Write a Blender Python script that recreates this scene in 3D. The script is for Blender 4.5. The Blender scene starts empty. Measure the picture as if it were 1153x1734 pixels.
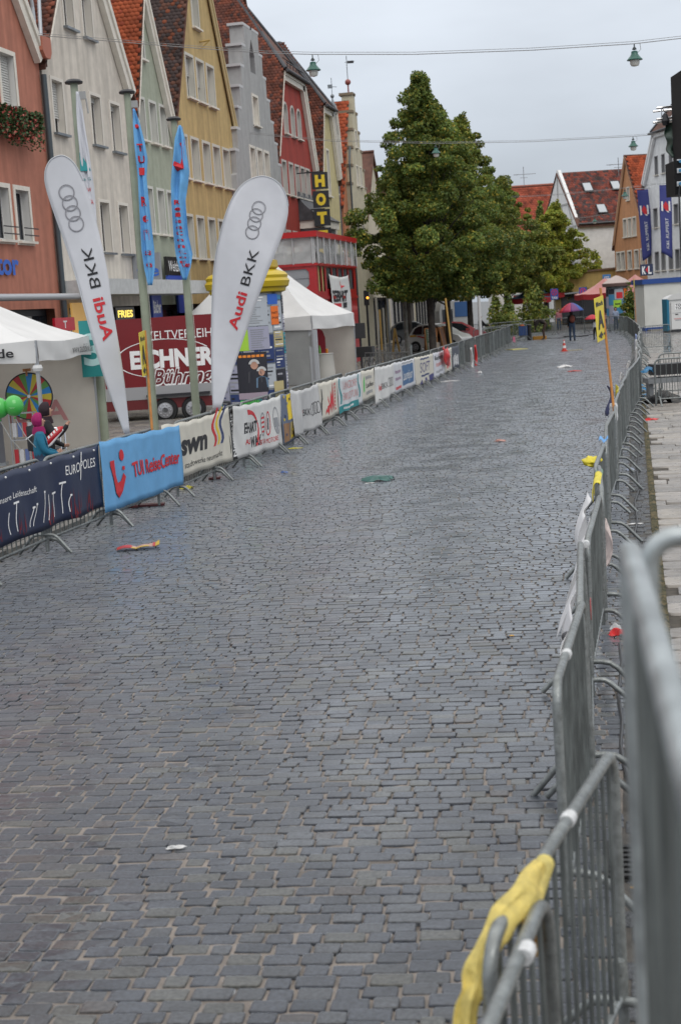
import bpy, bmesh, math, random
import numpy as np
from math import sin, cos, pi, radians, sqrt, atan2
from mathutils import Vector, Matrix
from mathutils.geometry import tessellate_polygon

random.seed(7); RNG = np.random.default_rng(7)
SC = bpy.context.scene
COL = SC.collection

# ------------------------------------------------------------------ camera
# The photograph was measured on a 1153 x 1734 grid with a focal length of 2500 of its pixels.
FPX, PCX, PCY, EYE = 2500.0, 576.5, 867.0, 2.75
YAW, PITCH, ROLL = radians(11.6), radians(7.85), 0.065
FW = Vector((-sin(YAW)*cos(PITCH), cos(YAW)*cos(PITCH), -sin(PITCH)))
_r = Vector((cos(YAW), sin(YAW), 0)); _u = _r.cross(FW)
RT = _r*cos(ROLL) - _u*sin(ROLL); UP = _u*cos(ROLL) + _r*sin(ROLL)
HR = Vector((cos(YAW), sin(YAW), 0)); HF = Vector((-sin(YAW), cos(YAW), 0))
cam = bpy.data.cameras.new('camera'); camo = bpy.data.objects.new('camera', cam); COL.objects.link(camo)
mw = Matrix((( RT.x, UP.x, -FW.x, 0), (RT.y, UP.y, -FW.y, 0), (RT.z, UP.z, -FW.z, EYE), (0, 0, 0, 1)))
camo.matrix_world = mw
cam.sensor_fit = 'VERTICAL'; cam.sensor_height = 24.0; cam.lens = FPX/1734*24.0
cam.clip_start = 0.05; cam.clip_end = 3000
cam.dof.use_dof = True; cam.dof.focus_distance = 18.0; cam.dof.aperture_fstop = 2.6
SC.camera = camo
SC.render.resolution_x, SC.render.resolution_y = 680, 1024
SC.view_settings.view_transform = 'Standard'; SC.view_settings.look = 'None'
SC.view_settings.exposure = 0.12; SC.view_settings.gamma = 1.0

# ------------------------------------------------------------------ overcast sky + veiled sun
W_ = bpy.data.worlds.new("World"); SC.world = W_; W_.use_nodes = True
nt = W_.node_tree; nt.nodes.clear()
def wn(t, **k):
    n = nt.nodes.new(t)
    for a, b in k.items(): setattr(n, a, b)
    return n
SUN_EL, SUN_AZ = radians(48), radians(150)
out = wn('ShaderNodeOutputWorld'); bg = wn('ShaderNodeBackground')
sky = wn('ShaderNodeTexSky', sky_type='NISHITA', sun_disc=False, sun_elevation=SUN_EL, sun_rotation=SUN_AZ)
tc = wn('ShaderNodeTexCoord'); sp = wn('ShaderNodeSeparateXYZ')
mx = wn('ShaderNodeMath', operation='MAXIMUM'); mx.inputs[1].default_value = 0
ma = wn('ShaderNodeMath', operation='MULTIPLY_ADD'); ma.inputs[1].default_value = 11.0; ma.inputs[2].default_value = 5.5   # overcast: brighter overhead
no = wn('ShaderNodeTexNoise'); no.inputs['Scale'].default_value = 2.8; no.inputs['Detail'].default_value = 5
mp = wn('ShaderNodeMapping'); mp.inputs['Scale'].default_value = (1, 1, 3.0)
mr = wn('ShaderNodeMapRange'); mr.inputs[1].default_value = .3; mr.inputs[2].default_value = .7; mr.inputs[3].default_value = .82; mr.inputs[4].default_value = 1.16
mu = wn('ShaderNodeMath', operation='MULTIPLY')
cl = wn('ShaderNodeVectorMath', operation='SCALE')
tint = wn('ShaderNodeMixRGB'); tint.inputs[1].default_value = (0.885, 0.975, 1.10, 1); tint.inputs[2].default_value = (1.03, 1.0, .95, 1)
mixs = wn('ShaderNodeMixRGB'); mixs.inputs[0].default_value = 0.06
bg.inputs['Strength'].default_value = 0.1
L = nt.links.new
L(tc.outputs['Generated'], sp.inputs[0]); L(sp.outputs['Z'], mx.inputs[0]); L(mx.outputs[0], ma.inputs[0])
L(tc.outputs['Generated'], mp.inputs[0]); L(mp.outputs[0], no.inputs['Vector']); L(no.outputs['Fac'], mr.inputs[0])
L(ma.outputs[0], mu.inputs[0]); L(mr.outputs[0], mu.inputs[1]); L(mu.outputs[0], cl.inputs['Scale']); L(mx.outputs[0], tint.inputs[0]); L(tint.outputs[0], cl.inputs[0])
L(cl.outputs[0], mixs.inputs[1]); L(sky.outputs[0], mixs.inputs[2]); L(mixs.outputs[0], bg.inputs['Color']); L(bg.outputs[0], out.inputs[0])
sun = bpy.data.lights.new('sun', 'SUN'); sun.energy = 0.9; sun.angle = radians(40); sun.color = (1, .96, .9)
suno = bpy.data.objects.new('sun', sun); COL.objects.link(suno)
sd = Vector((sin(SUN_AZ)*cos(SUN_EL), cos(SUN_AZ)*cos(SUN_EL), sin(SUN_EL)))
suno.rotation_euler = sd.to_track_quat('Z', 'Y').to_euler()

# ------------------------------------------------------------------ measuring helpers (photo grid -> place, for a known real plane)
CAMP = Vector((0, 0, EYE))
def ray(px, py): return FW*FPX + RT*(px-PCX) - UP*(py-PCY)
def Wz(px, py, z=0.0):
    d = ray(px, py); return CAMP + d*((z-EYE)/d.z)
def Wx(px, py, x):
    d = ray(px, py); return CAMP + d*(x/d.x)
def Wd(px, py, d): return CAMP + ray(px, py)*(d/FPX)
def Wp(px, py, p0, n):
    d = ray(px, py); return CAMP + d*((p0-CAMP).dot(n)/d.dot(n))

# ------------------------------------------------------------------ materials
MATS = {}
def M(key, col=(.5,.5,.5), rough=.6, metal=0.0, noise=0.0, nscale=6.0, bump=0.0, bscale=40.0, attr=None, spec=.5,
      alpha=1.0, emit=0.0, trans=0.0, streak=0.0, rnoise=0.0, coat=0.0, col2=None):
    if key in MATS: return MATS[key]
    m = bpy.data.materials.new(key); m.use_nodes = True; MATS[key] = m
    t = m.node_tree; b = t.nodes['Principled BSDF']; ln = t.links.new
    b.inputs['Roughness'].default_value = rough; b.inputs['Metallic'].default_value = metal
    b.inputs['Specular IOR Level'].default_value = spec; b.inputs['Alpha'].default_value = alpha
    b.inputs['Transmission Weight'].default_value = trans; b.inputs['Coat Weight'].default_value = coat
    c4 = (*col, 1); b.inputs['Base Color'].default_value = c4
    if emit: b.inputs['Emission Color'].default_value = c4; b.inputs['Emission Strength'].default_value = emit
    geo = t.nodes.new('ShaderNodeNewGeometry'); pos = geo.outputs['Position']
    src = None
    if attr:
        a = t.nodes.new('ShaderNodeAttribute'); a.attribute_name = attr; src = a.outputs['Color']
    def nz(scale, det=6, stretch=None):
        n = t.nodes.new('ShaderNodeTexNoise'); n.inputs['Scale'].default_value = scale; n.inputs['Detail'].default_value = det
        if stretch:
            mpn = t.nodes.new('ShaderNodeMapping'); mpn.inputs['Scale'].default_value = stretch
            ln(pos, mpn.inputs[0]); ln(mpn.outputs[0], n.inputs['Vector'])
        else: ln(pos, n.inputs['Vector'])
        return n.outputs['Fac']
    def mixc(a, bcol, f, mode='MULTIPLY'):
        x = t.nodes.new('ShaderNodeMixRGB'); x.blend_type = mode
        if isinstance(f, float): x.inputs[0].default_value = f
        else: ln(f, x.inputs[0])
        for i, s in ((1, a), (2, bcol)):
            if isinstance(s, tuple): x.inputs[i].default_value = s
            else: ln(s, x.inputs[i])
        return x.outputs[0]
    cur = src if src is not None else c4
    def ramp(f, lo, hi, a=.35, bb=.65):
        r = t.nodes.new('ShaderNodeMapRange'); r.inputs[1].default_value = a; r.inputs[2].default_value = bb
        r.inputs[3].default_value = lo; r.inputs[4].default_value = hi; ln(f, r.inputs[0]); return r.outputs[0]
    if noise:
        if col2: cur = mixc(cur, (*col2, 1), ramp(nz(nscale), 0, 1), 'MIX')
        f = ramp(nz(nscale), 1-noise, 1+noise)
        v = t.nodes.new('ShaderNodeVectorMath'); v.operation = 'SCALE'
        if isinstance(cur, tuple): v.inputs[0].default_value = cur[:3]
        else: ln(cur, v.inputs[0])
        ln(f, v.inputs['Scale']); cur = v.outputs[0]
    if streak:
        f = ramp(nz(1.0, 5, (3.0, 3.0, .25)), 1-streak, 1+streak*.4)
        v = t.nodes.new('ShaderNodeVectorMath'); v.operation = 'SCALE'
        if isinstance(cur, tuple): v.inputs[0].default_value = cur[:3]
        else: ln(cur, v.inputs[0])
        ln(f, v.inputs['Scale']); cur = v.outputs[0]
    if not isinstance(cur, tuple): ln(cur, b.inputs['Base Color'])
    if rnoise: ln(ramp(nz(nscale*1.7), rough-rnoise, rough+rnoise), b.inputs['Roughness'])
    if bump:
        bn = t.nodes.new('ShaderNodeBump'); bn.inputs['Strength'].default_value = bump; bn.inputs['Distance'].default_value = .02
        ln(nz(bscale), bn.inputs['Height']); ln(bn.outputs[0], b.inputs['Normal'])
    return m

def see_through(m, f):
    """thin cloth or film lets part of the daylight through"""
    t = m.node_tree; b = t.nodes['Principled BSDF']; o = t.nodes['Material Output']; tr = t.nodes.new('ShaderNodeBsdfTranslucent'); mx_ = t.nodes.new('ShaderNodeMixShader'); mx_.inputs[0].default_value = f
    if b.inputs['Base Color'].links: t.links.new(b.inputs['Base Color'].links[0].from_socket, tr.inputs['Color'])
    else: tr.inputs['Color'].default_value = b.inputs['Base Color'].default_value
    t.links.new(b.outputs[0], mx_.inputs[1]); t.links.new(tr.outputs[0], mx_.inputs[2]); t.links.new(mx_.outputs[0], o.inputs[0]); return m
# ------------------------------------------------------------------ mesh builder (world coordinates; build() makes them local to the thing)
def frame3(d):
    d = Vector(d).normalized(); a = Vector((0,0,1)) if abs(d.z) < .95 else Vector((1,0,0))
    s = a.cross(d).normalized(); return s, d.cross(s).normalized()
class MB:
    def __init__(s): s.v = []; s.f = []; s.m = []
    def add(s, vs, fs, mi=0):
        o = len(s.v); s.v += [tuple(p) for p in vs]; s.f += [tuple(i+o for i in f) for f in fs]; s.m += [mi]*len(fs); return s
    def obox(s, c, ax, ay, az, mi=0):
        c, ax, ay, az = map(Vector, (c, ax, ay, az))
        vs = [c+ax*i+ay*j+az*k for k in (-1,1) for j in (-1,1) for i in (-1,1)]
        return s.add(vs, [(0,2,3,1),(4,5,7,6),(0,1,5,4),(2,6,7,3),(1,3,7,5),(0,4,6,2)], mi)
    def box(s, x0, x1, y0, y1, z0, z1, mi=0):
        return s.obox(((x0+x1)/2,(y0+y1)/2,(z0+z1)/2), ((x1-x0)/2,0,0), (0,(y1-y0)/2,0), (0,0,(z1-z0)/2), mi)
    def bar(s, a, b, w, h, mi=0, up=None):
        a, b = Vector(a), Vector(b); d = (b-a)
        if up is None: sx, sy = frame3(d)
        else: sx = d.cross(Vector(up)).normalized(); sy = sx.cross(d).normalized()
        return s.obox((a+b)/2, sx*(w/2), d/2, sy*(h/2), mi)
    def tube(s, pts, r, n=8, mi=0, caps=True, closed=False):
        pts = [Vector(p) for p in pts]; k = len(pts); rs = r if isinstance(r, (list, tuple)) else [r]*k
        o = len(s.v); sx = None
        for i, p in enumerate(pts):
            if closed: d = pts[(i+1) % k]-pts[i-1]
            else: d = pts[min(i+1, k-1)]-pts[max(i-1, 0)]
            d.normalize()
            if sx is None: sx, sy = frame3(d)
            else:
                sx = (sx - d*sx.dot(d)).normalized(); sy = d.cross(sx)
            for j in range(n):
                a = 2*pi*j/n; s.v.append(tuple(p+sx*(cos(a)*rs[i])+sy*(sin(a)*rs[i])))
        for i in range(k if closed else k-1):
            a0 = o+i*n; b0 = o+((i+1) % k)*n
            for j in range(n):
                s.f.append((a0+j, a0+(j+1) % n, b0+(j+1) % n, b0+j)); s.m.append(mi)
        if caps and not closed:
            s.f += [tuple(o+j for j in range(n))[::-1], tuple(o+(k-1)*n+j for j in range(n))]; s.m += [mi, mi]
        return s
    def lathe(s, prof, n=16, c=(0,0,0), mi=0, axis=None):
        c = Vector(c); ax = Vector(axis).normalized() if axis is not None else Vector((0,0,1))
        sx, sy = frame3(ax) if axis is not None else (Vector((1,0,0)), Vector((0,1,0)))
        o = len(s.v)
        for r, z in prof:
            for j in range(n):
                a = 2*pi*j/n; s.v.append(tuple(c+ax*z+sx*(r*cos(a))+sy*(r*sin(a))))
        for i in range(len(prof)-1):
            for j in range(n):
                s.f.append((o+i*n+j, o+i*n+(j+1) % n, o+(i+1)*n+(j+1) % n, o+(i+1)*n+j)); s.m.append(mi)
        s.f += [tuple(o+j for j in range(n))[::-1], tuple(o+(len(prof)-1)*n+j for j in range(n))]; s.m += [mi, mi]
        return s
    def ball(s, c, rx, ry=None, rz=None, nu=14, nv=9, mi=0, fn=None):
        ry = ry or rx; rz = rz or rx; c = Vector(c); o = len(s.v)
        for i in range(nv+1):
            t = pi*i/nv
            for j in range(nu):
                a = 2*pi*j/nu; d = Vector((sin(t)*cos(a), sin(t)*sin(a), cos(t))); k = fn(d) if fn else 1
                s.v.append(tuple(c+Vector((d.x*rx, d.y*ry, d.z*rz))*k))
        for i in range(nv):
            for j in range(nu):
                s.f.append((o+i*nu+j, o+(i+1)*nu+j, o+(i+1)*nu+(j+1) % nu, o+i*nu+(j+1) % nu)); s.m.append(mi)
        return s
    def prism(s, pts, off, mi=0):
        pts = [Vector(p) for p in pts]; off = Vector(off); n = len(pts)
        tri = tessellate_polygon([pts]); o = len(s.v)
        s.v += [tuple(p) for p in pts]+[tuple(p+off) for p in pts]
        for t in tri: s.f += [(o+t[0],o+t[1],o+t[2]), (o+n+t[2],o+n+t[1],o+n+t[0])]; s.m += [mi, mi]
        for i in range(n): s.f.append((o+i, o+(i+1) % n, o+n+(i+1) % n, o+n+i)); s.m.append(mi)
        return s
    def grid(s, fn, nu, nv, mi=0):
        o = len(s.v)
        for i in range(nv+1):
            for j in range(nu+1): s.v.append(tuple(fn(j/nu, i/nv)))
        for i in range(nv):
            for j in range(nu):
                a = o+i*(nu+1)+j; s.f.append((a, a+1, a+nu+2, a+nu+1)); s.m.append(mi)
        return s
    def quad(s, *p, mi=0): return s.add(p, [tuple(range(len(p)))], mi)
    def build(s, name, mats, parent=None, smooth=None, loc=None, solid=0):
        base = Vector((0,0,0))
        if parent is not None:
            r = parent
            while r.parent is not None: r = r.parent
            base = r.location.copy()
        elif loc is not None: base = Vector(loc)
        me = bpy.data.meshes.new(name); v = np.array(s.v, dtype=np.float64)-np.array(base)
        me.from_pydata(v.tolist(), [], s.f)
        if not isinstance(mats, (list, tuple)): mats = [mats]
        for m in mats: me.materials.append(m)
        if len(mats) > 1: me.polygons.foreach_set('material_index', s.m)
        if smooth:
            me.polygons.foreach_set('use_smooth', [True]*len(me.polygons)); me.set_sharp_from_angle(angle=radians(smooth))
        me.update()
        o = bpy.data.objects.new(name, me); COL.objects.link(o)
        if parent is not None: o.parent = parent
        elif loc is not None: o.location = base
        if solid:
            md = o.modifiers.new('thickness', 'SOLIDIFY'); md.thickness = solid; md.offset = 0
        return o
def tag(o, label=None, cat=None, group=None, kind=None):
    if label: o['label'] = label
    if cat: o['category'] = cat
    if group: o['group'] = group
    if kind: o['kind'] = kind
    return o
def thing(name, label, cat, loc=(0,0,0), group=None):
    o = bpy.data.objects.new(name, None); COL.objects.link(o); o.location = loc; o.empty_display_size = .2
    return tag(o, label, cat, group)
def kids(o): return [c for c in list(o.children)]
def dup(o, loc=None, rotz=None, label=None, group=None, parent=None, sz=None):
    c = o.copy(); COL.objects.link(c); c.parent = parent
    for ch in kids(o): dup(ch, parent=c)
    if loc is not None: c.location = loc
    if rotz is not None: c.rotation_euler = (0, 0, rotz)
    if sz: c.scale = sz
    if label: c['label'] = label
    if group: c['group'] = group
    return c
def struct(name, mb, m, **k): return tag(mb.build(name, m, **k), kind='structure')

# ------------------------------------------------------------------ lettering on sheets
_TX = {}
def text_geo(t, bold=0.0, shear=0.0):
    k = (t, bold, shear)
    if k in _TX: return _TX[k]
    cu = bpy.data.curves.new('lettering', 'FONT'); cu.body = t; cu.size = 1; cu.offset = bold; cu.shear = shear; cu.resolution_u = 3
    ob = bpy.data.objects.new('lettering', cu); me = bpy.data.meshes.new_from_object(ob)
    vs = [(v.co.x, v.co.y) for v in me.vertices]; fs = [tuple(p.vertices) for p in me.polygons]
    bpy.data.objects.remove(ob); bpy.data.curves.remove(cu); bpy.data.meshes.remove(me)
    a = np.array(vs); a[:, 0] -= a[:, 0].min(); _TX[k] = (a, fs); return _TX[k]
class Sheet:
    def __init__(s, O, U, V, disp=None, eps=.004):
        s.O = Vector(O); s.U = Vector(U).normalized(); s.V = Vector(V).normalized(); s.N = s.U.cross(s.V).normalized()
        s.disp = disp or (lambda u, v: 0.0); s.eps = eps; s.parts = {}
    def pt(s, u, v, off=0.0): return s.O + s.U*u + s.V*v + s.N*(s.disp(u, v)+off)
    def mb(s, m): return s.parts.setdefault(m, MB())
    def poly(s, pts, m, lift=1):
        tri = tessellate_polygon([[Vector((p[0], p[1], 0)) for p in pts]])
        s.mb(m).add([s.pt(p[0], p[1], s.eps*lift) for p in pts], [tuple(t) for t in tri])
    def rect(s, u0, v0, u1, v1, m, lift=1, nu=None, nv=None):
        sub = type(s) is not Sheet or s.disp.__name__ != '<lambda>'
        nu = nu or (max(1, int(abs(u1-u0)/.06)) if sub else 1); nv = nv or (max(1, int(abs(v1-v0)/.06)) if sub else 1)
        s.mb(m).grid(lambda a, b: s.pt(u0+(u1-u0)*a, v0+(v1-v0)*b, s.eps*lift), nu, nv)
    def ring(s, u, v, r, w, m, n=24, a0=0, a1=2*pi, lift=1, ru=None):
        ru = ru or r; k = w/2
        s.mb(m).grid(lambda a, b: s.pt(u+(ru-k+w*b)*cos(a0+(a1-a0)*a), v+(r-k+w*b)*sin(a0+(a1-a0)*a), s.eps*lift), n, 1)
    def disc(s, u, v, r, m, n=20, lift=1, rv=None):
        rv = rv or r; s.poly([(u+r*cos(2*pi*i/n), v+rv*sin(2*pi*i/n)) for i in range(n)], m, lift)
    def text(s, t, u, v, h, m, w=None, bold=0.0, shear=0.0, ang=0.0, mirror=False, lift=1, anchor='l'):
        if not t.strip(): return
        a, fs = text_geo(t, bold, shear); k = h/.73; a = a*k
        if w: a = a*np.array((w/max(1e-6, a[:, 0].max()), 1))
        if mirror: a = np.stack((a[:, 0].max()-a[:, 0], a[:, 1]), 1)
        if anchor == 'c': a = a-np.array((a[:, 0].max()/2, 0))
        c_, s_ = cos(ang), sin(ang)
        s.mb(m).add([s.pt(u+x*c_-y*s_, v+x*s_+y*c_, s.eps*lift) for x, y in a], fs)
    def flush(s, parent, name='lettering'):
        for m, mb in s.parts.items():
            if mb.f: mb.build(name if 'ink' in m.name else 'printed_panel', m, parent)
        s.parts = {}
INK = lambda k, c: M('ink_'+k, c, .6)
RED, BLACK, WHITE = INK('red', (.55,.02,.03)), INK('black', (.012,.012,.015)), INK('white', (.78,.78,.78))
NAVY, TEAL, BLUE, YEL, GRN = INK('navy', (.02,.04,.14)), INK('teal', (.01,.22,.24)), INK('blue', (.03,.12,.5)), INK('yellow', (.75,.55,.03)), INK('green', (.06,.5,.1))
GREY, PINK, ORANGE, SILV = INK('grey', (.25,.26,.28)), INK('pale_red', (.55,.25,.25)), INK('orange', (.8,.25,.03)), INK('silver', (.3,.3,.33))
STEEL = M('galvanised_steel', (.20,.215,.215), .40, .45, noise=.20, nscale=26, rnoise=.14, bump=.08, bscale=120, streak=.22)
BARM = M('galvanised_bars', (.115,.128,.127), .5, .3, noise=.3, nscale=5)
CHROME = M('chrome', (.7,.7,.72), .15, 1)
DARKM = M('dark_metal', (.03,.03,.035), .5, .3)
GLASS = M('window_glass', (.03,.035,.045), .08, 0, spec=.8)
WOOD = M('bare_wood', (.36,.15,.05), .55, noise=.25, nscale=9)
# ------------------------------------------------------------------ ground
LX, RX = -7.6, 0.13           # the two kerbs that bound the cobbled street
def stones(name, x0, x1, y0, y1, row, l0, l1, gap, ang, cols, mat, z=0.0, detail=True, hvar=.0016, tiltv=.010, kind='structure', depth=.06, jit=.12, shift=None):
    ca, sa = cos(ang), sin(ang)
    ylo, yhi = y0-abs(x0)*abs(sa)-1, y1+abs(x0)*abs(sa)+1
    cx, cy, hw, hh = [], [], [], []
    nr = int((yhi-ylo)/row)
    for i in range(nr):
        n = int((x1-x0+2)/l0)+4
        ln = RNG.uniform(l0, l1, n); e = x0-1+RNG.uniform(0, l1)+np.cumsum(ln)
        rr = row*RNG.uniform(.915, 1.05, n)
        cx.append(e-ln/2); cy.append(np.full(n, ylo+i*row)+RNG.normal(0, .008, n)); hw.append(ln/2-gap*RNG.uniform(.12, .75, n)**1.0); hh.append(rr/2-gap*RNG.uniform(.04, .26, n))
    cx, cy, hw, hh = map(np.concatenate, (cx, cy, hw, hh))
    wob = .03*np.sin(cx*1.7+cy*.35)+.02*np.sin(cx*3.9-cy*.8)
    cy = cy+wob*(row/.11)
    X = cx*ca-cy*sa; Y = cx*sa+cy*ca; lo = np.maximum(X-hw, x0); hi = np.minimum(X+hw, x1); cx = cx+((lo+hi)/2-X)/ca; hw = (hi-lo)/2
    k = (hw > .03) & (Y > y0) & (Y < y1)
    cx, cy, hw, hh = cx[k], cy[k], hw[k], hh[k]; n = len(cx)
    if detail:
        base = np.array([(-1,-.80),(-.90,-1),(.0,-1),(.90,-1),(1,-.80),(1,.80),(.90,1),(0,1),(-.90,1),(-1,.80)])
        rings = [(1.0, -depth), (1.0, -.0032), (.98, -.0006), (.93, 0.0)]
    else:
        base = np.array([(-1,-.8),(-.8,-1),(.8,-1),(1,-.8),(1,.8),(.8,1),(-.8,1),(-1,.8)]); rings = [(1.0, -depth), (.97, 0.0)]
    m = len(base); nr_ = len(rings)
    P = np.zeros((n, nr_*m+(1 if detail else 0), 3))
    j = RNG.normal(0, jit*.5, (n, m, 2)) if detail else RNG.normal(0, jit*.4, (n, m, 2))
    for q, (sc, zz) in enumerate(rings):
        bx = (base[None, :, 0]+j[:, :, 0]*.5)*(hw[:, None]-(1-sc)*.11); by = (base[None, :, 1]+j[:, :, 1]*.5)*(hh[:, None]-(1-sc)*.11)
        P[:, q*m:(q+1)*m, 0] = bx; P[:, q*m:(q+1)*m, 1] = by; P[:, q*m:(q+1)*m, 2] = zz
    if detail:
        P[:, -m-1:-1, 2] += RNG.normal(0, .0004, (n, m)); P[:, -1, 2] = RNG.uniform(-.0010, .0012, n)
    tx, ty = RNG.normal(0, tiltv, n), RNG.normal(0, tiltv, n); h = RNG.normal(0, hvar, n)
    P[:, :, 2] += P[:, :, 0]*tx[:, None]*.6+P[:, :, 1]*ty[:, None]+h[:, None]
    px = P[:, :, 0]+cx[:, None]; py = P[:, :, 1]+cy[:, None]
    P[:, :, 0] = px*ca-py*sa; P[:, :, 1] = px*sa+py*ca; P[:, :, 2] += z
    if shift is not None: P[:, :, 2] += shift(P[:, :, 0], P[:, :, 1])
    nv = P.shape[1]; f = []
    for q in range(nr_-1):
        for a in range(m):
            b = (a+1) % m; f.append((q*m+a, q*m+b, (q+1)*m+b, (q+1)*m+a))
    quads = np.array(f); offs = (np.arange(n)*nv)[:, None, None]
    Q = (quads[None]+offs).reshape(-1, 4)
    if detail: T = np.array([((nr_-1)*m+a, (nr_-1)*m+(a+1) % m, nv-1) for a in range(m)])
    else: T = np.array([[(nr_-1)*m+a for a in range(m)]])
    T = (T[None]+offs).reshape(-1, T.shape[1])
    me = bpy.data.meshes.new(name); me.vertices.add(n*nv); me.vertices.foreach_set('co', P.reshape(-1))
    nl = Q.size+T.size; me.loops.add(nl); me.loops.foreach_set('vertex_index', np.concatenate((Q.reshape(-1), T.reshape(-1))).astype(np.int32))
    st = np.concatenate((np.arange(len(Q))*4, Q.size+np.arange(len(T))*T.shape[1])).astype(np.int32)
    me.polygons.add(len(Q)+len(T)); me.polygons.foreach_set('loop_start', st)
    sm = np.ones(len(Q)+len(T), dtype=bool); sm[len(Q):] = False; me.polygons.foreach_set('use_smooth', sm)
    me.update(calc_edges=True); me.validate()
    ci = RNG.choice(len(cols), n, p=[c[1] for c in cols]); base_c = np.array([c[0] for c in cols])[ci]*RNG.uniform(.82, 1.18, n)[:, None]
    cc = np.ones((n, nv, 4)); cc[:, :, :3] = base_c[:, None, :]
    at = me.attributes.new('stone', 'FLOAT_COLOR', 'POINT'); at.data.foreach_set('color', cc.reshape(-1))
    me.materials.append(mat); o = bpy.data.objects.new(name, me); COL.objects.link(o); o['kind'] = kind; return o

SETT = [((.030,.034,.044), .54), ((.040,.043,.049), .20), ((.054,.054,.049), .11), ((.021,.025,.034), .10), ((.050,.044,.043), .05)]
sett_mat = M('wet_setts', attr='stone', rough=.45, rnoise=.12, noise=.42, nscale=48, bump=.12, bscale=75, spec=.16, coat=1.0)
for m_, cr in ((sett_mat, .2),):
    b_ = m_.node_tree.nodes['Principled BSDF']; b_.inputs['Coat IOR'].default_value = 1.36; b_.inputs['Sheen Weight'].default_value = .65; b_.inputs['Sheen Roughness'].default_value = .27; b_.inputs['Sheen Tint'].default_value = (.88,.93,1,1); t_ = m_.node_tree   # wetter and drier patches
    g_ = t_.nodes.new('ShaderNodeNewGeometry'); n_ = t_.nodes.new('ShaderNodeTexNoise'); n_.inputs['Scale'].default_value = 1.7; n_.inputs['Detail'].default_value = 5; r_ = t_.nodes.new('ShaderNodeMapRange')
    for q_, v_ in ((1,.38),(2,.62),(3,.10),(4,.40)): r_.inputs[q_].default_value = v_
    t_.links.new(g_.outputs['Position'], n_.inputs['Vector']); t_.links.new(n_.outputs['Fac'], r_.inputs[0]); t_.links.new(r_.outputs[0], b_.inputs['Coat Roughness'])
sett_far = M('wet_setts_distant', attr='stone', rough=.5, rnoise=.10, noise=.15, nscale=9, spec=1.0, coat=1.0)
def crown(x, y): return 0.0
stones('road', LX+.02, RX-.28, 4.2, 24.0, .104, .10, .20, .016, radians(4.5), SETT, sett_mat, hvar=.0014, tiltv=.009)
stones('road', LX+.02, RX-.28, 24.0, 64.0, .104, .10, .20, .015, radians(2.0), SETT, sett_mat, detail=False, hvar=.0009, tiltv=.007)
stones('road', LX+.02, RX-.28, 64.0, 112.0, .16, .20, .30, .016, 0, SETT, sett_mat, detail=False, hvar=.0007, tiltv=.007)
stones('gutter', RX-.27, RX-.02, 3.0, 64.0, .17, .118, .126, .012, 0, [((.040,.043,.048), .8), ((.06,.058,.052), .2)], M('wet_rough_setts', attr='stone', rough=.3, rnoise=.1, noise=.35, nscale=30, bump=.9, bscale=45), hvar=.004)
# sandy joints: lower in some patches, so that they stay dark there
_JR = np.random.default_rng(3).random((64, 512))
def jz(x, y, i=0, j=0):
    a = .5+.5*sin(x*.9+1.3+.15*y)*sin(y*.31+.4*sin(x*.6)); b = .5+.5*sin(y*.13+2.0+x*.25); wet = max(0, min(1, a*.9+b*.5-.45+max(0, min(.55, (y-7)/9))))
    return -.0030-.022*wet*(_JR[i % 64, j % 512]**1.6)-.006*max(0, min(1, (y-9)/6))
def jgrid(y0, y1, nx, ny):
    mb = MB(); xs = [LX+(RX-.285-LX)*i/nx for i in range(nx+1)]
    for j in range(ny+1):
        y = y0+(y1-y0)*j/ny
        for i, x in enumerate(xs): mb.v.append((x, y, jz(x, y, i*7+j, j*3+i)))
    for j in range(ny):
        for i in range(nx): a = j*(nx+1)+i; mb.f.append((a, a+1, a+nx+2, a+nx+1)); mb.m.append(0)
    return mb
JM = M('joint_sand', (.16,.137,.12), .6, noise=.35, nscale=5, bump=.3, bscale=160)
struct('road_joints', jgrid(2, 26, 72, 230), JM, smooth=60); struct('road_joints', jgrid(26, 64, 40, 190), JM, smooth=60)
struct('road_bed', MB().grid(lambda a, b: (-60+75*a, 62+60*b, -.022), 4, 4), M('wet_grit', (.05,.05,.052), .5, noise=.3, nscale=.7))
struct('ground', MB().grid(lambda a, b: (-900+1800*a, -300+1800*b, -.09), 8, 8), M('open_ground', (.09,.09,.09), .5, noise=.3, nscale=.3))
struct('gutter_bed', MB().box(RX-.285, RX-.005, 2.9, 64.1, -.05, -.007), M('gutter_dirt', (.045,.04,.034), .6, noise=.4, nscale=9))
# kerbs and pavements
km = M('granite_kerb', attr='stone', rough=.5, noise=.2, nscale=12, bump=.3, bscale=50)
KC = [((.19,.18,.165), .6), ((.14,.135,.125), .4)]
stones('kerb', LX-.17, LX+.01, 3, 66, .9, .155, .157, .012, 0, KC, km, z=.085, hvar=.003, tiltv=.004, depth=.2, jit=.02)
pm = M('wet_paving', attr='stone', rough=.38, rnoise=.12, noise=.16, nscale=5, bump=.2, bscale=40)
PC = [((.17,.165,.155), .5), ((.135,.13,.125), .3), ((.20,.185,.16), .2)]
stones('pavement', -17.4, LX-.18, 12, 66, .42, .4, .62, .014, 0, PC, pm, z=.085, detail=False, hvar=.003, tiltv=.004, depth=.12)
stones('pavement', -17.4, LX-.05, 66, 118, .16, .2, .3, .02, 0, SETT, sett_far, z=.03, detail=False, hvar=.004)
stones('pavement', RX+.06, 14, 2.6, 64, .40, .5, 1.25, .012, 0, [((.245,.225,.205), .5), ((.21,.195,.18), .3), ((.28,.255,.225), .2)], pm, z=.012, detail=False, hvar=.003, tiltv=.006, depth=.06, jit=.012)
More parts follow.
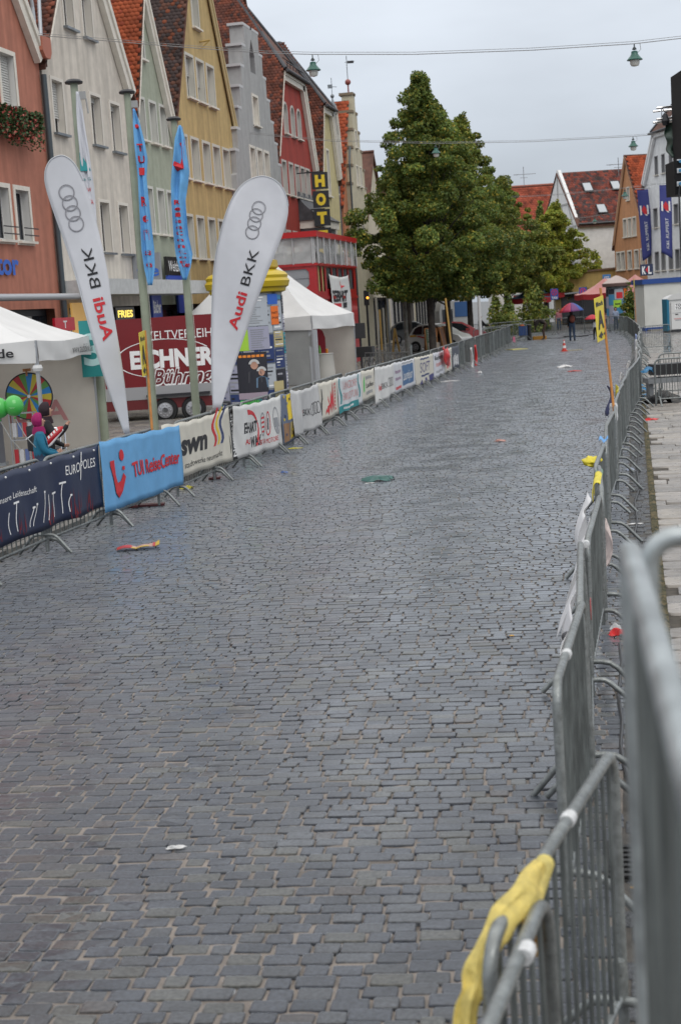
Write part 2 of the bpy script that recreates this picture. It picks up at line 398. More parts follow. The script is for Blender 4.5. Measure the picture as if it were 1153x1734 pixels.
stones('pavement', RX-.26, 20, 64, 112, .18, .22, .34, .02, 0, [((.11,.105,.10), 1.0)], sett_far, z=.006, detail=False, hvar=.004)
struct('pavement_joints', MB().box(RX, 14.2, 2.5, 64.2, -.06, -.012).box(-17.5, LX-.17, 11.5, 66.2, -.05, .064), M('joint_dirt', (.05,.042,.032), .8, noise=.4, nscale=8))
tag(MB().grid(lambda a, b: (RX-.02+.085*a, 3+61*b, .004+.014*sin(b*611+a*9)*sin(b*237)+.008*sin(a*pi)), 3, 900).build('moss', M('moss_and_grit', (.045,.05,.018), .9, noise=.5, nscale=9, col2=(.10,.075,.035), bump=1, bscale=90), smooth=80), kind='stuff')
# drain in the gutter
t = thing('drain_grate', 'dark slotted drain grate set in the gutter beside the nearest barrier', 'drain', Wz(1068, 1458, .01))
b = t.location
mbx = MB()
for i in range(7): mbx.box(b.x-.11, b.x+.11, b.y-.2+i*.062, b.y-.2+i*.062+.032, .004, .016)
mbx.box(b.x-.125, b.x-.105, b.y-.22, b.y+.24, .002, .018).box(b.x+.105, b.x+.125, b.y-.22, b.y+.24, .002, .018)
mbx.build('grate_bars', M('cast_iron', (.03,.03,.03), .45, .6), t)
MB().box(b.x-.105, b.x+.105, b.y-.22, b.y+.24, -.01, -.002).build('drain_well', M('black_void', (.005,.005,.005), .9), t)
# ------------------------------------------------------------------ houses
class Fr:   # u runs along the facade, d into the house, z up
    def __init__(s, o, au, ad): s.o = Vector(o); s.au = Vector(au).normalized(); s.ad = Vector(ad).normalized()
    def __call__(s, u, d, z): return s.o+s.au*u+s.ad*d+Vector((0,0,z))
XF = -17.3
LFR = Fr((XF,0,0), (0,1,0), (-1,0,0))
def plaster(k, c, streak=.12): return M('plaster_'+k, c, .85, noise=.06, nscale=3, streak=streak, bump=.15, bscale=30)
TRIM = M('painted_trim', (.68,.64,.57), .7, noise=.06, nscale=4)
WFRAME = M('window_frame', (.60,.60,.59), .5)
SHUT = M('roller_shutter', (.50,.50,.48), .6)
ZINC = M('zinc_sheet', (.20,.22,.24), .4, .6, noise=.15, nscale=3)
CURT = M('net_curtain', (.50,.50,.48), .9, noise=.2, nscale=9)
TILES = {k: M('roof_tiles_'+k, attr='stone', rough=.75, noise=.3, nscale=1.1, spec=.25) for k in ('a',)}
TILE_C = {'orange': [((.36,.085,.035), .8), ((.28,.06,.03), .2)], 'dark': [((.060,.042,.040), .62), ((.11,.05,.035), .25), ((.20,.06,.03), .13)],
          'red': [((.21,.060,.035), .55), ((.13,.045,.032), .3), ((.08,.04,.034), .15)], 'brown': [((.13,.048,.034), .5), ((.19,.058,.034), .3), ((.075,.04,.036), .2)], 'bright': [((.36,.075,.03), .8), ((.27,.06,.03), .2)]}
def tiles(name, F, p0, sdir, slen, tdir, tlen, cols, parent, keep=None, w=.19, h=.165):
    """p0 = lower corner in the frame (u,d,z); sdir along the eave, tdir up the slope (frame vectors)"""
    def fv(a): return F.au*a[0]+F.ad*a[1]+Vector((0,0,a[2]))
    O = F(*p0); S = fv(sdir).normalized(); T = fv(tdir).normalized(); N = S.cross(T)
    if N.z < 0: N = -N
    nt_, ns = int(tlen/h), int(slen/w)
    J, I = np.meshgrid(np.arange(nt_), np.arange(ns), indexing='ij')
    s0 = (I+.5*(J % 2))*w+w/2; t0 = J*h
    k = np.ones(s0.shape, bool) if keep is None else keep(s0, t0)
    s0, t0 = s0[k], t0[k]; n = len(s0)
    if not n: return None
    lo = np.array([(-.49,.30,.012),(-.37,.06,.014),(0,-.10,.015),(.37,.06,.014),(.49,.30,.012)])
    prof = np.vstack((lo, [(.48,1.15,.004),(-.48,1.15,.004)], lo*np.array((1,1,0))))
    P = np.repeat(prof[None], n, 0)
    ss = s0[:, None]+P[:, :, 0]*w+RNG.normal(0, .004, n)[:, None]; tt = t0[:, None]+P[:, :, 1]*h; nn = P[:, :, 2]+RNG.uniform(0, .008, n)[:, None]
    A = np.array(O)[None, None]+ss[..., None]*np.array(S)+tt[..., None]*np.array(T)+nn[..., None]*np.array(N)
    f = []
    r = parent
    while r.parent is not None: r = r.parent
    A = A-np.array(r.location)
    me = bpy.data.meshes.new(name); nv = 12
    top = (np.arange(n)*nv)[:, None]+np.array([0,1,2,3,4,5,6])[None]
    lip = np.concatenate([((np.arange(n)*nv)[:, None]+np.array([a+1, a, 7+a, 8+a])[None]) for a in range(4)])
    me.vertices.add(n*nv); me.vertices.foreach_set('co', A.reshape(-1)); me.loops.add(top.size+lip.size)
    me.loops.foreach_set('vertex_index', np.concatenate((top.reshape(-1), lip.reshape(-1))).astype(np.int32))
    me.polygons.add(n+len(lip)); me.polygons.foreach_set('loop_start', np.concatenate((np.arange(n)*7, top.size+np.arange(len(lip))*4)).astype(np.int32))
    me.update(calc_edges=True)
    ci = RNG.choice(len(cols), n, p=[c[1] for c in cols])
    # weathering runs in patches, not tile by tile
    pz = np.sin(s0*.9+1.7)*np.sin(t0*.7+.5)+.4*np.sin(s0*2.3+t0*1.9); ci = np.where(RNG.uniform(-1.6, 1.6, n) < pz, ci, np.minimum(ci, RNG.integers(0, len(cols), n)))
    bc = np.array([c[0] for c in cols])[ci]*RNG.uniform(.75, 1.2, n)[:, None]
    cc = np.ones((n, nv, 4)); cc[:, :, :3] = bc[:, None]
    me.attributes.new('stone', 'FLOAT_COLOR', 'POINT').data.foreach_set('color', cc.reshape(-1))
    me.materials.append(TILES['a']); o = bpy.data.objects.new(name, me); COL.objects.link(o); o.parent = parent; return o
def winpts(u, z, w, h, arch=False, grow=0.0, n=8):
    u0, u1, z0, z1 = u-grow, u+w+grow, z-grow, z+h+grow
    if not arch: return [(u0,z0),(u1,z0),(u1,z1),(u0,z1)]
    r = (u1-u0)/2; c = z1-r
    if arch == 'point': return [(u0,z0),(u1,z0),(u1,z1-r*1.6),((u0+u1)/2,z1),(u0,z1-r*1.6)]
    return [(u0,z0),(u1,z0)]+[((u0+u1)/2+r*cos(pi*i/n), c+r*sin(pi*i/n)) for i in range(n+1)]
def wall_mesh(F, outline, holes, D, mat, parent, name='wall', d0=0.0):
    loops = [[Vector((p[0], p[1], 0)) for p in outline]]+[[Vector((p[0], p[1], 0)) for p in h] for h in holes]
    flat = [p for l in loops for p in l]; tri = tessellate_polygon(loops); mb = MB()
    mb.add([F(p.x, d0, p.y) for p in flat], [tuple(t) for t in tri])
    n = len(outline)
    for i in range(n):
        a, b = outline[i], outline[(i+1) % n]
        mb.quad(F(a[0],d0,a[1]), F(b[0],d0,b[1]), F(b[0],D,b[1]), F(a[0],D,a[1]))
    mb.add([F(p[0], D, p[1]) for p in outline], [tuple(t) for t in tessellate_polygon([[Vector((p[0], p[1], 0)) for p in outline]])])
    return mb.build(name, mat, parent)
def window(F, u, z, w, h, parent, arch=False, reveal=.24, sur=.11, surm=None, revm=None, shut=0.0, mull=1, sill=True, curtain=0, trans=.0, framem=None, prd=.03):
    p = winpts(u, z, w, h, arch); mb = MB(); n = len(p)
    for i in range(n):
        a, b = p[i], p[(i+1) % n]
        mb.quad(F(a[0],-.01,a[1]), F(b[0],-.01,b[1]), F(b[0],reveal+.03,b[1]), F(a[0],reveal+.03,a[1]), mi=1)
    if sur:
        q = winpts(u, z, w, h, arch, sur)
        for i in range(n):
            a, b, c, d = p[i], p[(i+1) % n], q[(i+1) % n], q[i]
            mb.quad(F(a[0],-prd,a[1]), F(b[0],-prd,b[1]), F(c[0],-prd,c[1]), F(d[0],-prd,d[1]))
            mb.quad(F(d[0],-prd,d[1]), F(c[0],-prd,c[1]), F(c[0],.004,c[1]), F(d[0],.004,d[1]))
            mb.quad(F(a[0],-prd,a[1]), F(b[0],-prd,b[1]), F(b[0],0,b[1]), F(a[0],0,a[1]))
    q = winpts(u, z, w, h, arch, -.06)
    for i in range(n):
        a, b, c, d = p[i], p[(i+1) % n], q[(i+1) % n], q[i]
        mb.quad(F(a[0],reveal-.02,a[1]), F(b[0],reveal-.02,b[1]), F(c[0],reveal-.02,c[1]), F(d[0],reveal-.02,d[1]), mi=2)
    for i in range(mull):
        um = u+w*(i+1)/(mull+1); mb.obox(F(um, reveal, z+h/2), F.au*.03, F.ad*.02, Vector((0,0,h/2-.03)), 2)
    if trans: mb.obox(F(u+w/2, reveal, z+h*trans), F.au*(w/2-.03), F.ad*.018, Vector((0,0,.03)), 2)
    o = mb.build('window', [surm or TRIM, revm or surm or TRIM, framem or WFRAME], parent)
    q = winpts(u, z, w, h, arch, -.03)
    pm_ = MB(); pm_.add([F(a[0], reveal+.02, a[1]) for a in q], [tuple(range(n))])
    pm_.build('pane', GLASS, o)
    if curtain: MB().add([F(u+.04,reveal+.012,z+h*(1-curtain)), F(u+w-.04,reveal+.012,z+h*(1-curtain)), F(u+w-.04,reveal+.012,z+h-.04), F(u+.04,reveal+.012,z+h-.04)], [(0,1,2,3)]).build('curtain', CURT, o)
    if shut:
        sm = MB(); k = max(2, int(h*shut/.07)); hh = h*shut/k
        for i in range(k):
            zt = z+h-hh*i; sm.quad(F(u+.02,reveal-.05,zt), F(u+w-.02,reveal-.05,zt), F(u+w-.02,reveal-.075,zt-hh+.012), F(u+.02,reveal-.075,zt-hh+.012)); sm.quad(F(u+.02,reveal-.075,zt-hh+.012), F(u+w-.02,reveal-.075,zt-hh+.012), F(u+w-.02,reveal-.05,zt-hh), F(u+.02,reveal-.05,zt-hh))
        sm.build('shutter', SHUT, o)
    if sill: MB().obox(F(u+w/2, -.06, z-.05), F.au*(w/2+.12), F.ad*.09, Vector((0,0,.035))).build('sill', sill if not isinstance(sill, bool) else TRIM, o)
    return o
def verge(F, pts, w, t, mat, parent, name='verge_trim', d=-.12):
    mb = MB()
    for a, b in zip(pts[:-1], pts[1:]):
        A, B = F(a[0], d, a[1]), F(b[0], d, b[1]); dr = (B-A).normalized(); s = dr.cross(F.ad).normalized()
        if s.z > 0: s = -s
        mb.obox((A+B)/2+s*(w/2), (B-A)/2, F.ad*t, s*(w/2))
        mb.obox((A+B)/2+s*(w*.2)-F.ad*(t+.03), (B-A)/2, F.ad*.03, s*(w*.2))
    return mb.build(name, mat, parent)
def roof_slab(F, prof, D, mat, parent, name='roof', d0=-.22, th=.14):
    """prof: list of (u,z) from eave over the ridge to the other eave"""
    mb = MB()
    for (a, b) in zip(prof[:-1], prof[1:]):
        mb.prism([F(a[0],d0,a[1]), F(b[0],d0,b[1]), F(b[0],D,b[1]), F(a[0],D,a[1])], (0,0,-th))
    return mb.build(name, mat, parent)
ROOFPLAIN = M('roof_underlay', (.10,.045,.032), .85, noise=.3, nscale=2)
LEAD = M('lead_flashing', (.07,.072,.08), .6, .3, noise=.2, nscale=4)
def shopfront(F, u0, u1, parent, z1=3.3, d=.35, frame=DARKM):
    n = max(2, int((u1-u0)/1.6)); mb = MB(); g = MB(); st = (u1-u0)/n
    for i in range(n+1): mb.obox(F(u0+st*i, d, z1/2), F.au*.05, F.ad*.05, Vector((0,0,z1/2)))
    mb.obox(F((u0+u1)/2, d, .25), F.au*((u1-u0)/2), F.ad*.08, Vector((0,0,.2))).obox(F((u0+u1)/2, d, z1-.1), F.au*((u1-u0)/2), F.ad*.06, Vector((0,0,.1)))
    f = mb.build('shop_window', frame, parent)
    g.quad(F(u0,d+.03,.4), F(u1,d+.03,.4), F(u1,d+.03,z1), F(u0,d+.03,z1)); g.build('pane', GLASS, f)
def gable(name, label, u0, u1, ze, up, zp, mat, wins, cols, D=11, tileD=7.5, vm=TRIM, half=None, F=LFR, ze1=None, shop=True, vw=.38, wopt={}, tl=True, vt=.1):
    """half = (ul, ur, zh): the gable is cut off level at zh with a small hip above"""
    ze1 = ze if ze1 is None else ze1
    t = thing(name, label, 'house', F((u0+u1)/2, 0, 0))
    out = [(u0,0),(u1,0),(u1,ze1)]
    if half: out += [(half[1],half[2]),(half[0],half[2])]
    else: out += [(up,zp)]
    out += [(u0,ze)]
    holes = [winpts(w[0], w[1], w[2], w[3], w[4].get('arch', False)) for w in wins]
    sh = [(u0+.5,.02),(u1-.5,.02),(u1-.5,3.3),(u0+.5,3.3)]
    if shop: holes = holes+[[(u0+.5,.05),(u1-.5,.05),(u1-.5,3.3),(u0+.5,3.3)]]
    wall_mesh(F, out, holes, D, mat, t)
    for w in wins: window(F, w[0], w[1], w[2], w[3], t, **{**wopt, **w[4]})
    if shop: shopfront(F, u0+.5, u1-.5, t)
    e = .18
    roof = roof_slab(F, [(u0-e, ze-e*(zp-ze)/(up-u0)), (up, zp+.02), (u1+e, ze1-e*(zp-ze1)/(u1-up))], D, ROOFPLAIN, t, d0=-.2 if not half else 2.2)
    k = sqrt((up-u0)**2+(zp-ze)**2); tv = ((up-u0)/k, 0, (zp-ze)/k)
    if half:
        dh = (zp-half[2])*.62; zs = (half[2]-ze)/(zp-ze)*k
        def keep(s, q): return (s > np.where(q < zs, 0, (q-zs)/(k-zs)*dh+.0)) & (q < k-.05)
        tiles('roof_tiles', F, (u0-.1, -.2, ze+.02), (0,1,0), tileD, tv, k+.1, cols, roof, keep)
        a, b = half[0], half[1]
        MB().prism([F(a-.12,-.35,half[2]+.0), F(b+.12,-.35,half[2]+.0), F(up+.05,dh,zp), F(up-.05,dh,zp)], (0,0,-.12)).build('hip', ROOFPLAIN, roof)
        MB().tube([F(a-.1,-.3,half[2]+.1), F(up,dh,zp+.08)], .1, 6).tube([F(b+.1,-.3,half[2]+.1), F(up,dh,zp+.08)], .1, 6).tube([F(up,dh,zp+.08), F(up,D,zp+.08)], .1, 6).build('ridge_tiles', LEAD, roof)
        MB().tube([F(a-.2,-.42,half[2]-.02), F(b+.2,-.42,half[2]-.02)], .09, 8).build('gutter', LEAD, t)
        verge(F, [(u0,ze),(half[0],half[2])], vw*.22, vt*.6, vm, t); verge(F, [(half[1],half[2]),(u1,ze1)], vw, vt, vm, t); verge(F, [(half[0],half[2]-.05),(half[1],half[2]-.05)], vw*.8, vt, vm, t)
        for ue, ze_, uh in ((u0-e, ze, half[0]), (u1+e, ze1, half[1])): MB().prism([F(ue,-.2,ze_-e*1.7), F(uh,-.2,half[2]), F(up,dh,zp-.02), F(up,3,zp-.02), F(ue,3,ze_-e*1.7)], (0,0,-.12)).build('front_slope', ROOFPLAIN, roof)
    else:
        if tl: tiles('roof_tiles', F, (u0-.1, -.2, ze+.02), (0,1,0), tileD, tv, k, cols, roof)
        MB().tube([F(up,-.2,zp+.05), F(up,D,zp+.05)], .12, 6).build('ridge_tiles', ROOFPLAIN, roof)
        if vm: verge(F, [(u0,ze),(up,zp)], vw*.25, vt*.6, vm, t); verge(F, [(up,zp),(u1,ze1)], vw, vt, vm, t)
    return t
def G_(u, z, w, h, **k): return (u, z, w, h, k)
# --- salmon house at the left edge
sal = plaster('salmon', (.42,.165,.11), .2); salw = M('salmon_reveal', (.50,.44,.40), .7)
o_ = dict(surm=TRIM, revm=M('reveal_white', (.58,.57,.55), .8), sur=.13)
H1 = gable('gabled_house', 'salmon pink rendered house at the left edge with geraniums under a window', 33.2, 43.5, 10.9, 38.4, 17.0, sal,
  [G_(40.55,9.0,1.0,1.55,shut=1.0), G_(38.9,9.0,1.0,1.55,shut=1), G_(40.78,5.28,.95,1.45), G_(39.35,5.28,.95,1.45), G_(37.5,5.28,.95,1.45)], TILE_C['brown'], wopt=o_, vw=.5)
MB().tube([LFR(33.5,-.6,3.62), LFR(43.45,-.6,3.62)], .10, 12).build('awning_roll', M('awning_case', (.42,.43,.45), .4, .3), H1, smooth=40)
mb = MB(); mb.lathe([(.09,0),(.09,9.7)], 12, LFR(43.5,-.12,.6)); pipe = mb.build('downpipe', M('dark_pipe', (.06,.075,.085), .45, .3), H1, smooth=40)
mb = MB(); mb.prism([LFR(43.3,-.08,10.75), LFR(43.65,-.08,10.75), LFR(43.8,-.08,10.95), LFR(43.8,-.08,11.38), LFR(43.1,-.08,11.38), LFR(43.1,-.08,10.95)], (.25,0,0)); mb.build('hopper_head', M('salmon_paint', (.40,.13,.08), .6), pipe)
MB().tube([LFR(43.2,-.1,11.35), LFR(43.15,-.1,12.2), LFR(42.9,-.1,13.2)], .06, 8).tube([LFR(43.6,-.1,11.35), LFR(43.75,-.1,12.8)], .06, 8).build('gutter_pipe', M('bright_pipe', (.5,.52,.54), .35, .6), pipe)
s = Sheet(LFR(38.0,-.06,4.3), (0,1,0), (0,0,1)); s.text('tor', .9, 0, .62, BLUE, w=1.55, bold=.03); s.flush(H1, 'sign_letters')
mb = MB()
for u in (39.3, 40.75): mb.bar(LFR(u,-.22,5.42), LFR(u+1.0,-.22,5.42), .03, .03).bar(LFR(u,-.22,5.62), LFR(u+1.0,-.22,5.62), .03, .03)
mb.build('window_rail', DARKM, H1)
# --- white house
whi = plaster('white', (.58,.53,.465), .18); wo = dict(surm=M('white_trim', (.64,.60,.54), .75), revm=M('reveal_white2', (.62,.58,.52), .8), sur=.10, sill=ZINC)
H2 = gable('gabled_house', 'white rendered gabled house between the salmon house and the pale green one', 43.7, 51.75, 10.85, 47.55, 16.6, whi,
  [G_(45.95,12.15,.85,1.65,shut=.25), G_(47.65,12.1,.85,1.65,shut=.2), G_(44.35,8.7,.88,1.6,shut=.7), G_(47.7,8.65,.9,1.6,shut=.12), G_(49.6,8.6,.9,1.6,shut=.12),
   G_(45.3,5.15,.9,1.65), G_(47.72,5.12,.9,1.65), G_(49.6,5.12,.9,1.65)], TILE_C['brown'], wopt={**wo, 'mull': 1}, vw=.5)
MB().obox(LFR(49.4,-.7,3.88), Vector((0,5.8,0)), Vector((.7,0,0)), Vector((0,0,.24))).build('canopy', M('canopy_fascia', (.45,.46,.46), .6, noise=.08), H2)
t = thing('shop_sign', 'grey box sign with blue letters jutting from the white house', 'sign', LFR(50.6,-.4,4.2))
MB().obox(LFR(50.65,-.52,4.62), Vector((0,.10,0)), Vector((.5,0,0)), Vector((0,0,.48))).build('sign_box', M('sign_grey', (.24,.25,.27), .5), t)
s = Sheet(LFR(50.54,-.08,4.2), (1,0,0), (0,0,1)); s.text('fie', .1, .1, .42, BLUE, w=.8, bold=.02); s.disc(.52, .74, .15, BLUE); s.flush(t)
# --- pale green house
grn = plaster('green', (.34,.37,.29)); go = dict(surm=M('cream_trim', (.56,.56,.52), .75), sur=.10)
H3 = gable('gabled_house', 'narrow pale green house with a steep white edged gable', 51.75, 56.95, 9.25, 53.95, 14.9, grn,
  [G_(53.3,12.25,.55,.85,mull=0), G_(52.6,9.3,.72,1.45), G_(53.95,9.3,.72,1.45), G_(55.2,9.3,.72,1.45), G_(52.75,5.95,.72,1.6), G_(54.1,5.95,.72,1.6), G_(55.3,5.95,.72,1.6)], TILE_C['orange'], wopt={**go, 'curtain': .6}, vw=.34)
t = thing('shop_sign', 'black sign with white lettering over a blue strip below the pale green house', 'sign', LFR(53.9,-.3,4.3))
MB().obox(LFR(54.3,-.35,4.72), Vector((0,.95,0)), Vector((.06,0,0)), Vector((0,0,.34))).build('sign_box', M('sign_black', (.015,.015,.017), .4), t)
MB().obox(LFR(54.3,-.35,4.27), Vector((0,.9,0)), Vector((.05,0,0)), Vector((0,0,.10))).build('sign_strip', M('sign_blue', (.03,.07,.35), .4), t)
MB().lathe([(.34,-.04),(.34,.04)], 20, LFR(55.5,-.4,4.45), axis=(1,0,0)).build('emblem', M('sign_amber', (.55,.33,.03), .5), t)
s = Sheet(LFR(53.4,-.42,4.52), (0,1,0), (0,0,1)); s.text('Weltbild', .08, 0, .42, WHITE, w=1.65); s.flush(t)
# --- ochre yellow house
yel = plaster('ochre', (.47,.34,.15), .2); yo = dict(surm=M('pale_trim', (.55,.53,.47), .75), sur=.11)
row = []
for i, u in enumerate((57.5, 59.08, 60.75, 62.3, 63.85)): row += [G_(u,8.3,.98,1.62,curtain=.55), G_(u+.0,5.15,.92,1.62,curtain=.55)]
H4 = gable('gabled_house', 'ochre yellow house with a tall steep gable and rows of white framed windows', 56.95, 66.3, 10.65, 61.6, 19.4, yel,
  row+[G_(59.15,11.6,1.05,1.65,shut=.45), G_(60.68,11.6,1.02,1.65,shut=.6), G_(62.22,11.6,1.02,1.65,curtain=.8), G_(60.65,14.6,.92,1.65,mull=0)], TILE_C['dark'], wopt=yo, vw=.3, vt=.03, vm=M('ochre_trim', (.50,.40,.22), .8))
MB().tube([LFR(61.5,0,14.1), LFR(61.6,-.42,14.15)], .04, 8).tube([LFR(61.5,0,13.8), LFR(61.6,-.42,14.15)], .025, 8).build('hoist_beam', M('ochre_iron', (.40,.27,.08), .6), H4)
# --- grey house with a stepped gable
gry = plaster('grey', (.36,.36,.36)); gt = M('step_coping', (.50,.50,.51), .6)
t = thing('gabled_house', 'grey house with a stepped gable between the ochre and the red house', 'house', LFR(69.5,0,0)); H5 = t
uc, zt, zb = 69.5, 15.9, 9.0; ns = 7; hw0, hw1 = .85, 4.35; out = [(65.0,0),(74.05,0)]; cap = MB(); sh_ = (zt-zb)/ns; rt = []; lf = []
for i in range(ns+1):
    hw_ = hw1+(hw0-hw1)*i/ns; z1 = zb+(zt-zb)*i/ns
    if i == 0: rt += [(uc+hw1+.2, z1-.1)]; lf += [(uc-hw1-.2, z1-.1)]; continue
    hprev = hw1+(hw0-hw1)*(i-1)/ns
    rt += [(uc+hprev, zb+(zt-zb)*(i-1)/ns-.1 if i == 1 else zb+(zt-zb)*(i-1)/ns), (uc+hprev, z1)]; lf += [(uc-hprev, zb+(zt-zb)*(i-1)/ns), (uc-hprev, z1)]
    if i < ns+1:
        hin = hw_ if i < ns else 0
        for sgn in (1, -1): cap.obox(LFR(uc+sgn*(hprev+hin)/2, .12, z1+.04), Vector((0,abs(hprev-hin)/2+.12,0)), Vector((.38,0,0)), Vector((0,0,.06)))
out = [(uc-hw1-.2,0),(uc+hw1+.2,0)]+rt+lf[::-1]
wl = [G_(68.9,11.5,.95,1.3,curtain=.9), G_(67.75,8.7,.85,1.65,shut=.5), G_(69.1,8.7,.85,1.65,shut=.4), G_(70.45,8.7,.85,1.65,shut=.4), G_(67.7,5.2,.9,1.6), G_(69.2,5.2,.9,1.6), G_(70.8,5.2,.9,1.6)]
nich = winpts(68.95, 13.9, .95, 1.55, 'point')
wall_mesh(LFR, out, [winpts(*w[:4]) for w in wl]+[nich, [(66,.05),(73,.05),(73,3.3),(66,3.3)]], .42, gry, t, d0=-.25)
gf = Fr((XF+.25,0,0), (0,1,0), (-1,0,0))
mb = MB()
for i in range(len(nich)):
    a, b_ = nich[i], nich[(i+1) % len(nich)]; mb.quad(LFR(a[0],-.25,a[1]), LFR(b_[0],-.25,b_[1]), LFR(b_[0],.1,b_[1]), LFR(a[0],.1,a[1]))
mb.add([LFR(a[0],.1,a[1]) for a in nich], [tuple(range(len(nich)))]); mb.build('niche', plaster('grey_niche', (.26,.26,.265)), t)
for w in wl: window(gf, *w[:4], t, **{**dict(sur=.12, reveal=.3), **w[4]})
cap.build('coping', gt, t); shopfront(LFR, 66, 73, t)
wall_mesh(LFR, [(65.3,0),(73.9,0),(73.9,8.9),(69.5,14.6),(65.3,8.9)], [], 11, gry, t, name='house_body', d0=.44)
roof_slab(LFR, [(65.2,8.8),(69.5,14.9),(74,8.8)], 11, ROOFPLAIN, t, d0=.45)
# --- red house
red = plaster('red', (.32,.036,.024), .2); ro = dict(surm=M('red_house_trim', (.52,.49,.46), .8), sur=.11)
H6 = gable('gabled_house', 'deep red house with three arched windows under a clipped gable', 74.0, 83.25, 10.5, 78.7, 19.9, red,
  [G_(76.35,11.9,.8,1.5,arch=True,curtain=.5), G_(78.0,11.9,.8,1.5,arch=True,curtain=.5), G_(79.5,11.9,.8,1.5,arch=True,curtain=.5)]+[G_(u,8.75,.85,1.6,curtain=.7) for u in (75.2,76.75,78.2,79.55,80.85)]+[G_(u,5.3,.85,1.5) for u in (75.2,76.75)],
  TILE_C['brown'], wopt=ro, half=(76.35,81.05,15.0), tileD=10, vw=.55)
mb = MB()
for s_ in (0, .5): mb.bar(LFR(78.5,.35+s_*.0,16.0), LFR(80.6,.35,16.0), .05, .05)
for i in range(6): mb.bar(LFR(77.6+i*.7,-.1,15.25), LFR(77.6+i*.7,-.1,15.6), .04, .04)
mb.bar(LFR(77.4,-.1,15.6), LFR(81.3,-.1,15.6), .05, .05); mb.build('snow_guard', DARKM, H6)
# bay with a curved lead roof
mb = MB(); mb.box(XF-.05, XF+1.1, 78.7, 82.6, 5.6, 7.1); bay = mb.build('bay_window', plaster('bay_grey', (.30,.30,.31)), H6)
mb = MB(); mb.box(XF-.02, XF+1.3, 78.5, 82.8, 7.08, 7.5); mb.build('bay_cornice', TRIM, bay)
mb = MB(); mb.prism([(XF-.02,78.4,7.5)]+[(XF+1.4*(1-b/8)**1.9, 78.4, 7.5+1.55*b/8) for b in range(9)], (0,4.5,0)); mb.build('bay_roof', LEAD, bay)
window(Fr((XF+1.12,0,0), (0,1,0), (-1,0,0)), 79.3, 5.8, .9, 1.1, H6, reveal=.02, sill=False)
# --- yellow hotel
hot = plaster('hotel', (.52,.45,.24)); Fh = Fr((XF+.3,0,0), (0,1,0), (-1,0,0))
H7 = gable('gabled_house', 'pale yellow hotel with a clipped gable beyond the red house', 83.3, 88.5, 10.4, 85.9, 18.0, hot,
  [G_(85.4,9.2,.6,2.6,mull=0), G_(84.2,6.0,.8,1.5), G_(86.2,6.0,.8,1.5)], TILE_C['brown'], F=Fh, half=(84.65,87.15,14.2), tileD=9, wopt=dict(sur=.1), vw=.42)
# --- house with a blue grey metal gable
t = thing('gabled_house', 'narrow house with a rounded blue grey metal gable and a weather vane', 'house', LFR(89.2,0,0))
bw = plaster('blue_grey', (.30,.36,.35)); out = [(88.25,0),(90.6,0),(90.6,11.5),(90.3,13.2),(89.9,14.4),(89.4,14.9),(88.9,14.4),(88.5,13.2),(88.25,11.5)]
wl = [G_(88.9,9.6,.7,2.2,mull=0), G_(88.9,6.2,.7,1.6)]
wall_mesh(LFR, out, [winpts(*w[:4]) for w in wl], 9, M('blue_metal', (.13,.17,.21), .35, .5, noise=.15, nscale=1.5), t)
for w in wl: window(LFR, *w[:4], t, sur=.09)
verge(LFR, [(88.25,11.5),(88.5,13.2),(88.9,14.4),(89.4,14.9)], .25, .1, ZINC, t); verge(LFR, [(89.4,14.9),(89.9,14.4),(90.3,13.2),(90.6,11.5)], .25, .1, TRIM, t)
mb = MB(); b = LFR(89.4,-.1,14.9); b = b-Vector((0,0,.25)); mb.lathe([(.20,0),(.12,.25),(.05,.5),(.04,.6)], 10, b).ball(b+Vector((0,0,.68)), .12).tube([b+Vector((0,0,.7)), b+Vector((0,0,1.75))], .02, 6)
mb.obox(b+HR*-.1+Vector((0,0,1.25)), HR*.14, HF*.012, Vector((0,0,.11))).bar(b+HR*-.2+Vector((0,0,1.25)), b+HR*.3+Vector((0,0,1.2)), .03, .03); mb.build('weather_vane', ZINC, t)
# --- house with orange roof behind the cream stepped gable
t = thing('gabled_house', 'cream house with a tall stepped gable, ball finial and flag vane, last of the row', 'house', LFR(94.6,0,0))
crm = plaster('cream', (.50,.45,.33)); wallo = plaster('apricot', (.50,.20,.10)); uc, zt, zb = 94.9, 16.05, 9.2
out = []; cap = MB(); rt, lf = [], []
for i in range(6):
    hp = 2.7-.46*i; z0 = zb+(zt-zb)*i/6; z1 = zb+(zt-zb)*(i+1)/6; hn = 2.7-.46*(i+1)
    rt += [(uc+hp, z0), (uc+hp, z1)]; lf += [(uc-hp, z0), (uc-hp, z1)]
    for sgn in (1, -1): cap.obox(LFR(uc+sgn*(hp+max(hn,0))/2, 0, z1+.05), Vector((0,.3,0)), Vector((.45,0,0)), Vector((0,0,.08)))
wl = [G_(94.3,10.4,.5,1.2,mull=0), G_(95.5,10.4,.5,1.2,mull=0), G_(94.6,12.8,.45,1.0,mull=0), G_(93.4,6.4,.7,1.5), G_(95.2,6.4,.7,1.5)]
wall_mesh(LFR, [(uc-2.7,0),(uc+2.7,0)]+rt+lf[::-1], [winpts(*w[:4]) for w in wl], .3, crm, t, d0=-.4)
Fs = Fr((XF+.4,0,0), (0,1,0), (-1,0,0))
for w in wl: window(Fs, *w[:4], t, sur=.08)
cap.build('coping', M('coping_brown', (.20,.15,.10), .7), t)
wall_mesh(LFR, [(90.7,0),(97.6,0),(97.6,9),(94.6,14.7),(90.7,9.0)], [], 10, wallo, t, name='house_body', d0=-.1)
rf = roof_slab(LFR, [(90.5,8.9),(94.5,15.7),(97.7,8.9)], 10, ROOFPLAIN, t, d0=-.15)
